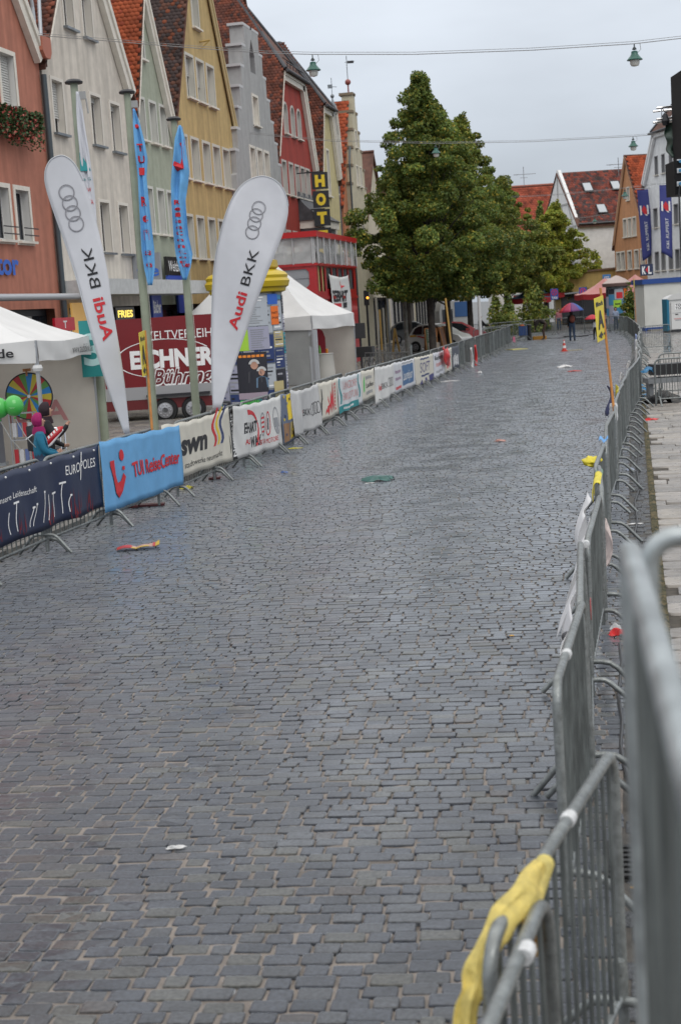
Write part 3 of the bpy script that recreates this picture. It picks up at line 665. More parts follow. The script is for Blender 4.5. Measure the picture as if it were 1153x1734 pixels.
k = sqrt(4**2+6.8**2); tiles('roof_tiles', LFR, (90.5,-.2,8.95), (0,1,0), 9, (4/k,0,6.8/k), k, TILE_C['bright'], rf, w=.28, h=.25)
b = LFR(94.9,-.1,zt+.1); mb = MB(); mb.tube([b, b+Vector((0,0,.55))], .05, 6).ball(b+Vector((0,0,.72)), .19).build('ball_finial', M('copper_ball', (.25,.06,.05), .4), t, smooth=60)
mb = MB(); mb.tube([b+Vector((0,0,.9)), b+Vector((0,0,2.35))], .022, 6).obox(b+HR*.24+Vector((0,0,1.95)), HR*.2, HF*.012, Vector((0,0,.08))).bar(b-HR*.12+Vector((0,0,1.95)), b+HR*.5+Vector((0,0,1.98)), .025, .025).build('flag_vane', DARKM, t)
MB().tube([LFR(91.8,-.45,.3), LFR(91.8,-.45,11.5), LFR(92.3,-.45,12.6)], .06, 6).build('downpipe', M('dark_pipe', (0,0,0)), t)
# --- two more plain fronts behind the trees
for i, (u0, u1, ze, up, zp, c, lb) in enumerate(((98.5,107,8.0,102.7,13.2,(.52,.47,.36),'cream rendered house half hidden behind the trees'), (107.2,119,7.0,113,12,(.45,.42,.40),'pale grey house far down the row behind the trees'), (119.2,140,7.5,129,13,(.55,.50,.36),'broad pale yellow house farthest down the left row behind the trees'))):
    ws = [G_(u0+.8+q*1.55, z_, .9, 1.5) for q in range(int((u1-u0-1)/1.55)) for z_ in (4.6,)]
    gable('gabled_house', lb, u0, u1, ze, up, zp, plaster('far%d' % i, c), ws, TILE_C['red'], tl=False, vm=None, wopt=dict(sur=.1))
# --- flower box below the salmon house's window
t = thing('flower_box', 'window box of red geraniums hanging on the salmon house', 'flower box', LFR(40.9,-.2,8.75))
MB().box(XF+.05, XF+.3, 39.6, 41.85, 8.68, 8.88).build('trough', M('trough_brown', (.10,.06,.04), .8), t)
lv, fl = MB(), MB()
for i in range(4200):
    u = random.uniform(39.4, 42.05); r = random.random(); zz = 8.95-abs(random.gauss(0,.42)); lump = .5+.5*sin(u*5.0)
    p = LFR(u, -.1-random.uniform(0,.55)*(.5+.5*lump), max(zz, 7.85+.45*(1-lump)))
    a = Vector((random.gauss(0,1), random.gauss(0,1), random.gauss(0,1))).normalized()*random.uniform(.03,.06); c_ = a.cross(Vector((random.gauss(0,1), random.gauss(0,1), random.gauss(0,1)))).normalized()*.04
    (fl if random.random() < .22 else lv).quad(p-a, p+c_, p+a, p-c_)
lv.build('leaves', M('geranium_leaf', (.035,.075,.02), .6, noise=.4, nscale=20), t); fl.build('blossoms', M('geranium_bloom', (.42,.03,.03), .6, noise=.4, nscale=15, col2=(.40,.16,.12)), t)
# ------------------------------------------------------------------ crowd barriers
def rounded(L, z0, z1, r, n=5):
    p = [(-L/2, 0, z0)]
    for i in range(n+1):
        a = pi-pi/2*i/n; p.append((-L/2+r+r*cos(a), 0, z1-r+r*sin(a)))
    for i in range(n+1):
        a = pi/2-pi/2*i/n; p.append((L/2-r+r*cos(a), 0, z1-r+r*sin(a)))
    return p+[(L/2, 0, z0)]
def make_barrier(label, H=1.1, L=1.96, nb=15, hw=.34):
    t = thing('crowd_barrier', label, 'barrier', (0,0,0))
    MB().tube(rounded(L, .02, H, .13), .021, 10, caps=True).tube([(-L/2,0,.17),(L/2,0,.17)], .016, 8).build('frame', STEEL, t, smooth=50)
    b = MB()
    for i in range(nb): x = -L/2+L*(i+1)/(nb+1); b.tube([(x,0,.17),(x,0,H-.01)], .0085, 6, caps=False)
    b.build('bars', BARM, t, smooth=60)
    def foot(x, w, h, f):
        MB().tube([(x,-w,.012),(x,-w*.52,h*.82),(x,-w*.38,h*.96),(x,-w*.2,h),(x,w*.2,h),(x,w*.38,h*.96),(x,w*.52,h*.82),(x,w,.012)], .019, 9).tube([(x,0,h),(x,0,h+.16)], .024, 8).build('foot', STEEL, t, smooth=60)
    foot(-L/2+.06, hw, .23, 0); foot(L/2-.06, hw*.72, .155, 0)
    return t
BAR = make_barrier('near grey steel crowd barrier whose rounded end hides behind the yellow cloth'); bar_used = [False]
def barrier(a, b, label, group=None, zs=1.0):
    a, b = Vector((a[0], a[1], 0)), Vector((b[0], b[1], 0)); d = b-a; c = (a+b)/2
    o = BAR if not bar_used[0] else dup(BAR)
    if not bar_used[0]: bar_used[0] = True
    o.location = c; o.rotation_euler = (random.gauss(0,.012), 0, atan2(d.y, d.x)); o.scale = (d.length/1.98, 1, zs)
    o['label'] = label
    if 'group' in o: del o['group']
    if group: o['group'] = group
    return o
def lerp_path(P, y):
    for (y0, x0), (y1, x1) in zip(P[:-1], P[1:]):
        if y <= y1: return x0+(x1-x0)*max(0, (y-y0))/(y1-y0)
    return P[-1][1]
LROW = [(0,-7.1),(17,-7.12),(21,-6.98),(36,-6.97),(46,-6.78),(60,-6.75),(75,-6.72),(84,-6.9),(92,-7.3)]
lx = lambda y: lerp_path(LROW, y)
RROW = [(0,-.38),(8,-.34),(16,-.38),(22,-.33),(31,-.14),(38,.10),(53,.12),(63,.26),(73,.06),(84,-.25)]
rx = lambda y: lerp_path(RROW, y)
# nearest ones on the right
barrier((-.43,3.60), (-.13,5.28), 'nearest steel barrier with upright bars, its rail wrapped in the yellow cloth')
barrier((-.50,1.95), (-.285,3.97), 'barrier at the very bottom edge, overlapping the one with the yellow cloth')
for i, (y0, y1, lb) in enumerate(((6.2,7.95,'barrier with splayed feet, first beyond the one with the yellow cloth'), (7.88,9.92,'barrier of the right row with a small red sticker on its bars'),
      (9.98,12.15,'barrier of the right row with the large white sheet hanging on its street side'), (12.3,14.25,'barrier of the right row with a yellow rag on its rail'), (14.2,16.25,'barrier of the right row with the folded yellow jacket on its rail'),
      (16.2,18.5,'barrier of the right row with blue tape knotted round its rail'), (18.45,20.6,'barrier of the right row just before the yellow block sign'), (20.55,22.7,'barrier of the right row carrying the yellow block sign on its stake'))):
    z = (.035 if i % 2 else -.03)
    barrier((rx(y0)+z, y0), (rx(y1)-z*.6, y1), lb)
y = 22.65; k = 0
while y < 66:
    barrier((rx(y)+random.uniform(-.04,.04), y), (rx(y+2.05)+random.uniform(-.04,.04), y+2.05), 'steel crowd barrier of the unbroken right row beyond the block sign', 'far barriers along the right edge'); y += 2.06
# left row
LJ = [10.6,12.7,14.78,16.85,18.95,20.85]
LJ2 = [21.75,23.82,25.78,28.0,29.72,31.9,33.9,35.5]
LLAB = ['barrier under the left end of the navy banner at the photo edge', 'barrier second from the left edge, behind the navy banner', 'barrier behind the middle of the navy banner in front of the two children', 'barrier behind the right end of the navy banner', 'barrier behind the light blue cloth',
        'barrier behind the white banner with three wavy stripes', 'barrier behind the left half of the white banner with the red swoosh', 'barrier behind the right half of the white banner with the red swoosh', 'barrier behind the narrow blue and yellow poster', 'barrier behind the drooping white banner with rings', 'barrier behind the cream banner with red spikes nearest the camera', 'barrier behind the white banner with a teal base']
pairs = list(zip(LJ[:-1], LJ[1:]))+[(20.9,22.0)]*0+list(zip(LJ2[:-1], LJ2[1:]))
for i, (a, b) in enumerate(pairs):
    lb = LLAB[i] if i < len(LLAB) else 'barrier behind the narrow white sign right of the teal banner'
    barrier((lx(b)-.03, b), (lx(a)-.03, a), lb, zs=1.06)
y = 35.45; k = 0
while y < 55.5:
    barrier((lx(y+2.03), y+2.03), (lx(y), y), 'steel barrier hidden behind the far run of sponsor banners on the left row', 'barriers behind the far banners', zs=1.04); y += 2.03
while y < 84:
    barrier((lx(y+2.03)+random.uniform(-.05,.05), y+2.03), (lx(y)+random.uniform(-.05,.05), y), 'bare grey barrier at the far end of the left row past the last banner', 'bare barriers at the far end of the left row', zs=1.04); y += 2.03
# the far fence closing the street, and odd ones
ARC = [(-11.2,97.5),(-9.3,98.6),(-7.3,101.0),(-5.3,102.5),(-3.3,101.8),(-1.6,99.2),(-.9,96.2),(-.6,93.6),(-.4,91.0),(-.3,88.6),(-.2,86.2),(-.15,84),(-.05,81.5),(0.0,79),(.03,76.6),(.1,74.2),(.15,71.8),(.2,69.4),(.22,67)]
for a, b in zip(ARC[:-1], ARC[1:]):
    n = max(1, round(sqrt((b[0]-a[0])**2+(b[1]-a[1])**2)/2.1))
    for q in range(n):
        barrier((a[0]+(b[0]-a[0])*q/n, a[1]+(b[1]-a[1])*q/n), (a[0]+(b[0]-a[0])*(q+1)/n, a[1]+(b[1]-a[1])*(q+1)/n), 'grey barrier of the far fence that curves across the end of the street', 'barriers of the far fence across the street')
barrier((-6.95,83.4), (-8.7,81.9), 'far barrier set crosswise at the bend of the left row'); barrier((-7.0,88.2), (-8.6,86.0), 'far barrier standing askew beside the dark figure at the railings'); barrier((-6.4,90.6), (-7.9,90.0), 'low far barrier directly left of the blue bin')
barrier((.32,66.6), (1.55,67.4), 'grey barrier turned broadside to the camera at the corner by the white cabin')
barrier((.55,38.0), (2.6,38.3), 'barrier standing crosswise on the right pavement, rear one of the pair'); barrier((.42,35.3), (2.5,35.7), 'barrier standing crosswise on the right pavement, front one of the pair by the black sack')

# ------------------------------------------------------------------ banners on the left row
class Banner(Sheet):
    def __init__(s, y0, y1, zt0, zt1, zb0, zb1, mat, label, wr=.012, sag=.02, seed=0, cat='banner', group=None, slack=.0, x0=None, name='banner', dx=0.0):
        s.dx = dx
        s.y0, s.y1, s.a, s.eps, s.parts = y0, y1, (zt0, zt1, zb0, zb1), .005, {}
        s.W, s.H = y1-y0, ((zt0-zb0)+(zt1-zb1))/2; rr = random.Random(seed)
        s.k = [(rr.uniform(1.2,5), rr.uniform(-2,2), rr.uniform(0,6), rr.uniform(.4,1)) for _ in range(4)]; s.wr, s.sag, s.slack = wr, sag, slack; s.x0 = x0
        nu, nv = max(8, int(s.W/.07)), max(8, int(s.H/.08))
        mb = MB().grid(lambda a, b: s.pt(a*s.W, b*s.H), nu, nv); s.o = mb.build(name, mat, loc=(lx((y0+y1)/2)+.05, (y0+y1)/2, (zb0+zt0)/2), smooth=80, solid=.003)
        tag(s.o, label, cat, group)
    def pt(s, u, v, off=0):
        f, g = u/s.W, v/s.H; zt = s.a[0]+(s.a[1]-s.a[0])*f; zb = s.a[2]+(s.a[3]-s.a[2])*f
        w = sum(m*sin(kx*u*1.6+kz*v*2+p)+.32*m*sin(kx*u*5.1-kz*v*7+2*p)*(.4+.6*sin(kz*3+u)) for kx, kz, p, m in s.k); env = min(1, 1.4*(1-g)+.15)
        sagz = -s.sag*(1-abs(2*f-1)**2)*g-.01*sin(u*9+s.k[0][2])*g
        y = s.y0+u; x = (s.x0 if s.x0 is not None else lx(y))+.040+s.dx+s.wr*(w*env+1.6)+s.slack*sin(pi*f)*sin(pi*g)+off
        return Vector((x, y, zb+(zt-zb)*g+sagz+.01*sin(u*5+s.k[1][2])*(1-g)))
VIN = lambda k, c, n=.06: M('vinyl_'+k, c, .42, noise=n, nscale=4, bump=.08, bscale=9)
WV, CV = VIN('white', (.62,.62,.61)), VIN('cream', (.60,.57,.49))
# navy banner
b = Banner(12.6, 18.52, 1.16, 1.17, .33, .33, VIN('navy', (.007,.015,.052)), 'navy blue banner with white lamp post drawings and red sketches on the nearest left barriers', wr=.010, seed=2)
b.text('EUROPOLES', 4.78, .57, .125, WHITE, w=.98, shear=.12); b.poly([(5.20,.46),(5.23,.46),(5.33,.80),(5.30,.80)], WHITE, 2)
b.text('Maste und Türme ... sind unsere Leidenschaft', 1.35, .50, .075, WHITE, w=2.5, shear=.1)
for u, h, tw in ((3.02,.42,0),(3.22,.55,.15),(3.62,.36,.07),(3.72,.40,-.05),(4.0,.58,.05),(4.15,.50,0),(4.35,.48,.12),(4.6,.62,.18),(4.78,.34,.05)):
    c0 = u-3.0
    pts = [(u+.03*sin(q*4+u*3)+.10*q*q*(1 if u > 3.5 else 0), .10+.62*h*q) for q in (0,.15,.3,.45,.6,.75,.9,1)]
    for p, q in zip(pts[:-1], pts[1:]): b.poly([(p[0]-.011,p[1]),(p[0]+.011,p[1]),(q[0]+.009,q[1]),(q[0]-.009,q[1])], WHITE)
    if tw: b.rect(pts[-1][0]-abs(tw)/2, pts[-1][1]-.012, pts[-1][0]+abs(tw)/2, pts[-1][1]+.012, WHITE)
rr = random.Random(5)
for u in (1.9,2.25,2.7,3.35,4.25,4.9,5.05,5.5):
    for q in range(7):
        x = u+rr.uniform(-.10,.10); z = rr.uniform(.0,.12); hh = rr.uniform(.08,.30); b.poly([(x,z),(x+rr.uniform(.01,.035),z),(x+rr.uniform(-.06,.06),z+hh)], INK('dull_red', (.22,.015,.02)))
b.flush(b.o)
mb = MB()
for q in range(9): p = b.pt(.3+q*.68, b.H-.05, .006); mb.ball(p, .014)
mb.build('eyelets', WHITE, b.o)
# light blue cloth
b = Banner(18.50, 21.75, 1.20, 1.13, .24, .22, M('fabric_sky_blue', (.13,.34,.60), .85, noise=.06, nscale=4), 'light blue cloth banner with red logo and lettering hung over a barrier', wr=.022, sag=.0, seed=11); b.eps = .014
b.text('TUI ReiseCenter', 1.05, .36, .21, RED, w=2.05, bold=.022)
arc = [(.28,.66),(.44,.66),(.47,.45),(.55,.34),(.66,.36),(.75,.46),(.83,.40),(.70,.22),(.56,.14),(.42,.22),(.36,.42),(.28,.60)]
b.poly(arc, RED); b.disc(.72, .70, .075, RED); b.rect(.72,.50,.80,.55, RED); b.flush(b.o)
# white banner with three wavy stripes
b = Banner(21.0, 24.72, 1.20, 1.17, .34, .25, CV, 'cream white banner with bold black letters and three wavy stripes', wr=.010, sag=.05, seed=4, dx=-.012)
b.text('swn', .78, .36, .34, BLACK, w=1.55, bold=.045, shear=.18); b.text('stadtwerke neumarkt', .98, .13, .10, BLACK, w=2.2, shear=.1)
for q, m in enumerate((RED, YEL, NAVY)):
    u0 = 2.55+q*.24; P = [(u0+.14*sin(z*7+.6)+.30*z, .34+z*.62) for z in np.linspace(0,1,9)]
    for a, c in zip(P[:-1], P[1:]): b.poly([(a[0],a[1]),(a[0]+.13,a[1]),(c[0]+.13,c[1]),(c[0],c[1])], m)
b.flush(b.o)
# black strip with upright lettering
b = Banner(24.62, 25.2, 1.17, 1.16, .24, .22, VIN('black', (.02,.02,.022)), 'narrow black banner strip with upright white letters', seed=8, x0=-6.995)
b.text('Neumarkt', .42, .06, .26, WHITE, w=.78, ang=pi/2, bold=.02); b.flush(b.o)
# white banner with the red swoosh
b = Banner(24.9, 28.45, 1.17, 1.12, .24, .12, WV, 'rumpled white banner with a red swoosh and bottle shapes', wr=.022, sag=.03, seed=21)
b.text('EHART', .55, .44, .19, BLACK, w=1.1, bold=.04, shear=.2); b.text('AS', .58, .22, .10, RED, w=.36, bold=.02); b.text('WAX', 1.0, .16, .19, BLACK, w=.8, bold=.04)
for q in range(14):
    t0, t1 = -.9+2.6*q/14, -.9+2.6*(q+1)/14; f = lambda t, r: (1.02+r*.66*cos(t), .46+r*.40*sin(t)); wq = lambda k: .05+.16*abs(k-6)/7
    b.poly([f(t0,1-wq(q)), f(t1,1-wq(q+1)), f(t1,1.02), f(t0,1.02)], RED)
for c in (2.0, 2.45):
    b.ring(c, .52, .22, .035, GREY if c < 2.2 else RED, ru=.15)
    for q in range(4): b.rect(c-.10, .36+q*.09, c+.10, .40+q*.09, RED) if c < 2.2 else b.rect(c-.05, .40, c+.05, .62, GREY, nu=2, nv=4)
b.ring(3.0, .52, .25, .03, GREY, ru=.2); b.rect(2.85,.40,3.12,.58, GREY); b.rect(2.9,.3,3.06,.4, SILV)
b.text('SEIT  KIA MOTORS', 1.62, .14, .10, RED, w=1.35); b.flush(b.o)
# mixed poster
b = Banner(28.45, 29.75, 1.14, 1.12, .10, .14, VIN('slate', (.10,.13,.20)), 'narrow poster of blue, brown and bright yellow fields', seed=31)
b.rect(.55,.48,1.2,1.0, YEL); b.rect(.1,.05,.65,.42, INK('brown', (.28,.15,.07))); b.rect(.7,.06,1.15,.42, INK('ochre_dark', (.35,.27,.10)))
rr = random.Random(3)
for q in range(16): x, z = rr.uniform(.05,1.15), rr.uniform(.03,.95); b.rect(x,z,x+rr.uniform(.04,.14),z+rr.uniform(.02,.08), rr.choice((NAVY, BLACK, YEL, GREY)), 2)
b.flush(b.o)
# drooping white banner with rings
b = Banner(29.3, 31.95, 1.16, 1.15, .20, .17, VIN('white2', (.50,.50,.50)), 'drooping white banner with red and black letters and four linked rings', wr=.028, sag=.06, seed=12)
b.text('Audi', .78, .36, .16, RED, w=.46, bold=.02); b.text('BKK', 1.28, .36, .16, BLACK, w=.52)
for q in range(4): b.ring(1.98+q*.17, .46, .13, .02, BLACK, ru=.12)
b.flush(b.o)
def spikes(b, u0, m, sc=1.0):
    H = b.H; P = [(u0,.12*H),(u0+.10,.30*H),(u0+.16,.22*H),(u0+.30,.62*H),(u0+.42,.36*H),(u0+.62,.74*H),(u0+.72,.55*H),(u0+.98,.98*H),(u0+1.02,.30*H),(u0+1.0,.14*H),(u0+.9,.34*H),(u0+.8,.14*H),(u0+.68,.40*H),(u0+.56,.14*H),(u0+.42,.34*H),(u0+.3,.10*H),(u0+.18,.2*H)]
    b.poly(P, m)
b = Banner(31.98, 34.35, 1.14, 1.12, .26, .28, CV, 'cream banner with red church spire spikes next to the drooping white one', wr=.010, seed=14)
spikes(b, .75, RED); [b.rect(1.92, .12+q*.085, 2.06, .18+q*.085, RED) for q in range(8)]; b.poly([(.42,.12),(.5,.12),(.54,.42),(.60,.48),(.52,.72),(.46,.72),(.5,.5),(.40,.40)], BLACK); b.flush(b.o)
b = Banner(34.33, 37.3, 1.12, 1.10, .27, .30, VIN('pale', (.58,.60,.62)), 'white banner with red hand lettering and a teal base strip', wr=.008, seed=15)
b.text('LANGDORF', .62, .52, .20, PINK, w=1.7, shear=.1); b.text('EINRICHTUNG', .55, .26, .19, PINK, w=1.95, shear=.1); b.rect(.0,.0,2.5,.16, TEAL); [b.rect(.55+q*.16, .05, .66+q*.16, .10, WHITE, 2) for q in range(8)]
for u in (.2, 2.55):
    for q in range(6): b.poly([(u+.1*sin(q),.2+q*.1),(u+.14+.1*sin(q),.2+q*.1),(u+.14+.1*sin(q+1),.3+q*.1),(u+.1*sin(q+1),.3+q*.1)], TEAL)
b.flush(b.o)
b = Banner(37.33, 39.05, 1.12, 1.10, .33, .36, CV, 'small white sign with green leaf and black lines of text', wr=.006, seed=16)
b.poly([(.2,.2),(.35,.25),(.42,.65),(.25,.5)], GRN); b.text('Laufen', .55, .32, .13, BLACK, w=.95, bold=.02); [b.rect(.55+q*.16, z, .66+q*.16, z+.08, GREY) for q in range(5) for z in (.14,.54)]; b.flush(b.o)
b = Banner(39.1, 41.95, 1.13, 1.09, .10, .24, WV, 'low hanging white cloth banner with rings, right of the small white sign', wr=.018, sag=.03, seed=17)
b.text('Audi', .35, .32, .17, RED, w=.5, bold=.02); b.text('BKK', .95, .32, .17, BLACK, w=.75); [b.ring(1.95+q*.2, .42, .13, .02, BLACK, ru=.14) for q in range(4)]; b.flush(b.o)
b = Banner(42.0, 45.7, 1.10, 1.07, .20, .22, VIN('white3', (.56,.57,.60)), 'white banner with a large slate blue panel of white lettering', wr=.006, seed=18)
b.rect(1.35,.15,3.35,.75, INK('slate_blue', (.05,.13,.27))); b.text('Laurejöur', 1.5, .30, .30, WHITE, w=1.7, lift=2); b.rect(1.4,.8,3.3,.83, GREY); [b.rect(.25+q*.15, z, .36+q*.15, z+.08, INK('mauve', (.30,.2,.3)) if z > .2 else RED) for q in range(6) for z in (.10,.36,.56)]; b.flush(b.o)
b = Banner(45.75, 50.0, 1.08, 1.03, .17, .18, CV, 'cream banner with dark blue letters above a slanted navy base', wr=.006, seed=19)
b.text('SOFT', 1.1, .36, .34, INK('ink_violet', (.03,.03,.16)), w=2.3, shear=.15); b.rect(1.2,.77,3.2,.82, NAVY); b.rect(1.3,.22,3.1,.28, NAVY); b.poly([(.9,0),(4.2,0),(4.2,.22),(1.3,.12)], INK('ink_violet', (0,0,0))); b.flush(b.o)
b = Banner(50.05, 52.9, 1.04, 1.03, .17, .19, VIN('white4', (.58,.59,.64)), 'white banner with lines of dark and red text near the far end of the banners', wr=.006, seed=20)
b.text('Rauchmann', .3, .60, .16, BLACK, w=2.2, bold=.02); [b.rect(.6+q*.2, .36, .74+q*.2, .48, PINK) for q in range(8)]; [b.rect(.5+q*.25, .14, .65+q*.25, .22, GREY) for q in range(7)]; b.flush(b.o)
b = Banner(52.95, 55.2, 1.04, 1.04, .19, .20, CV, 'far cream banner with red spikes beside the dark one', wr=.006, seed=22); spikes(b, .6, RED); [b.rect(1.9, .1+q*.09, 2.05, .16+q*.09, GREY) for q in range(7)]; b.flush(b.o)
b = Banner(55.25, 57.4, 1.05, 1.05, .20, .20, VIN('dark', (.03,.04,.065)), 'dark navy banner with white letters, last of the left row', wr=.006, seed=23); [b.rect(.3+q*.32, .12+.05*(q%2), .48+q*.32, .46+.06*(q%3), WHITE) for q in range(5)]; b.flush(b.o)

# ------------------------------------------------------------------ beach flags, traced on the upright plane through their foot
VZ = Vector((0,0,1))
def on_plane(foot):
    n = -HF
    return lambda px, py: Wp(px, py, foot, n)
def beach_flag(label, foot, outline, mirror, lettering, bw=.42):
    t = thing('beach_flag', label, 'flag', foot); P = on_plane(foot)
    U = HR if not mirror else -HR; sh = Sheet(foot, U, VZ, eps=.012 if not mirror else -.012)
    def uv(px, py): q = P(px, py)-foot; return q.dot(U), q.z
    def disp(u, v): return .03*sin(v*1.7+u*2)+.02*sin(u*5+v)
    sh.disp = disp
    # cloth: rows between the left and right edge of the outline
    pts = [uv(*p) for p in outline]
    for _ in range(2): pts = [pts[0]]+[((a[0]*(1-f)+b[0]*f), (a[1]*(1-f)+b[1]*f)) for a, b in zip(pts[:-1], pts[1:]) for f in (.25, .75)]+[pts[-1]]
    top = max(range(len(pts)), key=lambda i: pts[i][1])
    def edge(side, z):
        for a, b in zip(side[:-1], side[1:]):
            if (a[1]-z)*(b[1]-z) <= 0 and a[1] != b[1]: return a[0]+(b[0]-a[0])*(z-a[1])/(b[1]-a[1])
        return side[-1][0] if abs(side[-1][1]-z) < abs(side[0][1]-z) else side[0][0]
    A, B = pts[:top+1], pts[top:][::-1]; z0, z1 = max(A[0][1], B[0][1]), pts[top][1]-.0005
    zs = [z0+(z1-z0)*(1-(1-i/60)**2) for i in range(61)]
    rows = [(edge(A, z), edge(B, z), z) for z in zs]; nr = len(rows)
    mb = MB().grid(lambda a, b: (lambda r: sh.pt(r[0]+(r[1]-r[0])*a, r[2]))(rows[min(nr-1, int(round(b*(nr-1))))]), 10, nr-1)
    cl = mb.build('cloth', M('flag_cloth', (.56,.57,.61), .8, noise=.04, nscale=3), t, smooth=80, solid=.002)
    # pole in the sleeve: the stiffer edge
    side = A if not mirror else A
    MB().tube([sh.pt(p[0], p[1]) for p in side[1:]+(B[::-1][1:18])], .010, 6).build('pole', M('flag_pole', (.45,.47,.5), .4, .3), t)
    mb = MB(); mb.bar(foot+HR*-bw+VZ*.025, foot+HR*bw+VZ*.025, .16, .03, up=VZ).bar(foot-HF*bw*.4+VZ*.03, foot+HF*bw*.6+VZ*.03, .08, .03, up=VZ); mb.tube([foot, foot+VZ*.35], .028, 8); mb.build('base_plate', M('base_dark_red', (.07,.012,.015), .45), t)
    lettering(sh, uv); sh.flush(cl); return t
ROUT = [(362,694),(359,640),(358,560),(360,480),(364,440),(372,400),(383,360),(396,330),(412,310),(430,300),(446,297),(462,302),(476,313),(485,330),(489,352),(486,375),(478,400),(466,430),(450,470),(432,520),(412,575),(392,635),(374,694)]
def rlet(sh, uv):
    a = uv(401, 560); b_ = uv(419, 497); an = atan2(b_[1]-a[1], b_[0]-a[0]); sh.text('Audi', *a, .165, RED, w=sqrt((b_[0]-a[0])**2+(b_[1]-a[1])**2), bold=.022, ang=an)
    a = uv(422, 485); b_ = uv(440, 425); sh.text('BKK', *a, .165, BLACK, w=sqrt((b_[0]-a[0])**2+(b_[1]-a[1])**2), ang=an)
    for p in ((438.5,352),(434,364.5),(431,378.5),(427.5,393.5)): sh.ring(*uv(*p), .105, .017, SILV); sh.ring(*uv(*p), .112, .006, BLACK)
beach_flag('tall white beach flag with its lettering the right way round, beside the advertising column', Wz(364, 812), ROUT, False, rlet, .10)
LOUT = [(212,738),(183,657),(152,551),(143,520),(134,485),(114,423),(98,378),(86,343),(77.5,312),(77,296),(79,284),(86,271),(97,264.5),(106,263),(112,265),(120,270),(129,280),(140,302),(149,326),(166,383),(183,457),(190,510),(197,551),(205,600),(212,652),(220,738)]
def llet(sh, uv):
    # seen from behind: the print shows through mirrored
    a = uv(177, 578); b_ = uv(158.5, 506); an = atan2(b_[1]-a[1], b_[0]-a[0]); sh.text('Audi', *a, .165, RED, w=sqrt((b_[0]-a[0])**2+(b_[1]-a[1])**2), bold=.022, ang=an)
    a = uv(155, 489); b_ = uv(139, 420); sh.text('BKK', *a, .165, BLACK, w=sqrt((b_[0]-a[0])**2+(b_[1]-a[1])**2), ang=an)
    for p in ((113,326),(118.5,344),(123.5,361),(129,379)): sh.ring(*uv(*p), .105, .017, SILV); sh.ring(*uv(*p), .112, .006, BLACK)
beach_flag('tall white beach flag seen from behind with mirrored lettering, behind the light blue cloth', Wz(232, 859), LOUT, True, llet)

# ------------------------------------------------------------------ flag poles with limp flags
POLEM = M('pole_grey_green', (.26,.29,.22), .5, noise=.1, nscale=3)
def flagpole(label, base, ht, tip):
    t = thing('flag_pole', label, 'flag pole', base)
    MB().lathe([(.095,0),(.085,ht*.5),(.07,ht)], 14, base).build('pole', POLEM, t, smooth=50)
    MB().lathe([(.16,0),(.17,.03),(.12,.07),(.02,.09)], 14, base+VZ*ht).build('pole_cap', DARKM, t)
    MB().bar(base+VZ*(ht-.22), base+VZ*(ht-.22)+HR*.2, .05, .14).tube([base+VZ*(ht-.28)+HR*.2, base+VZ*(ht-.55)+HR*.22], .015, 6).build('pulley', M('pulley_grey', (.3,.3,.3), .5), t)
    MB().tube([base+VZ*(ht-.3)+HR*.11, base+VZ*1.2+HR*.10], .006, 5).build('halyard', M('rope', (.5,.5,.46), .8), t)
    return t
def limp_flag(label, base, rows, mat, draw, seed):
    """rows: (py, left px, right px) traced; the cloth gets real folds across its width"""
    rows = [(r[0], r[1]-1.5*min(1, i), r[2]+2.5*min(1, i)) for i, r in enumerate(rows)]; n = -HF; rr = random.Random(seed); P0 = base+HR*.1-HF*.22
    L_ = [Wp(r[1], r[0], P0, n) for r in rows]; R_ = [Wp(r[2], r[0], P0, n) for r in rows]; k = len(rows)
    def fn(a, b):
        x = b*(k-1); i = min(k-2, int(x)); f = x-i; p = L_[i].lerp(L_[i+1], f); q = R_[i].lerp(R_[i+1], f); w = (q-p).length
        return p.lerp(q, a)+HF*(.16*w*(sin(a*9+b*5+seed)+.5*sin(a*17-b*11)))
    o = MB().grid(fn, 22, 40).build('hanging_flag', mat, loc=P0+VZ*3, smooth=80, solid=.002); tag(o, label, 'flag')
    sh = Sheet(P0, HR, VZ, eps=.02); sh.fn = fn
    class S2(Sheet):
        def pt(s, u, v, off=0): return fn(min(1, max(0, u)), min(1, max(0, 1-v)))-HF*.012
    s2 = S2(P0, HR, VZ); draw(s2); s2.flush(o)
fb1, fb2, fb3 = Wx(177, 735, -10.0), Wx(262, 725, -10.0), Wx(333, 698, -10.0)
for f in (fb1, fb2, fb3): f.z = .08
flagpole('left grey green flag pole carrying the white and green flag', fb1, 7.1, 0); flagpole('middle grey green flag pole in front of the red trailer', fb2, 7.3, 0); flagpole('right hand grey green flag pole in front of the pale green house', fb3, 7.1, 0)
def d1(s):
    s.poly([(0,.40),(0,.56),(.9,.42),(.9,.40)], TEAL); s.text('ra G', .05, .31, .03, TEAL, w=.8); s.text('T W', .1, .215, .035, RED, w=.7); s.text('CA', .35, .12, .035, RED, w=.5)
limp_flag('limp white flag with a green wedge on the left pole', fb1, [(155,129,134),(185,131,138),(220,133,143),(255,136.5,149),(285,138.5,153),(310,140,156),(340,146,159),(378,158,162)], M('flag_white_cloth', (.55,.56,.60), .8), d1, 1)
SKY = M('flag_sky_blue', (.13,.36,.66), .8, noise=.08, nscale=5)
def d2(s):
    for i, ch in enumerate('TUI Reise'): s.text(ch, .22, .72-i*.075, .045, RED, w=.55, bold=.03)
    s.disc(.5,.86,.25, RED, rv=.012)
limp_flag('limp light blue flag with red letters on the middle pole', fb2, [(184,225,228.5),(205,227,234),(240,229,243),(270,232,248),(300,235.5,246),(340,237.5,250),(380,240,254),(425,242,259),(455,246,260),(483,252,256)], SKY, d2, 2)
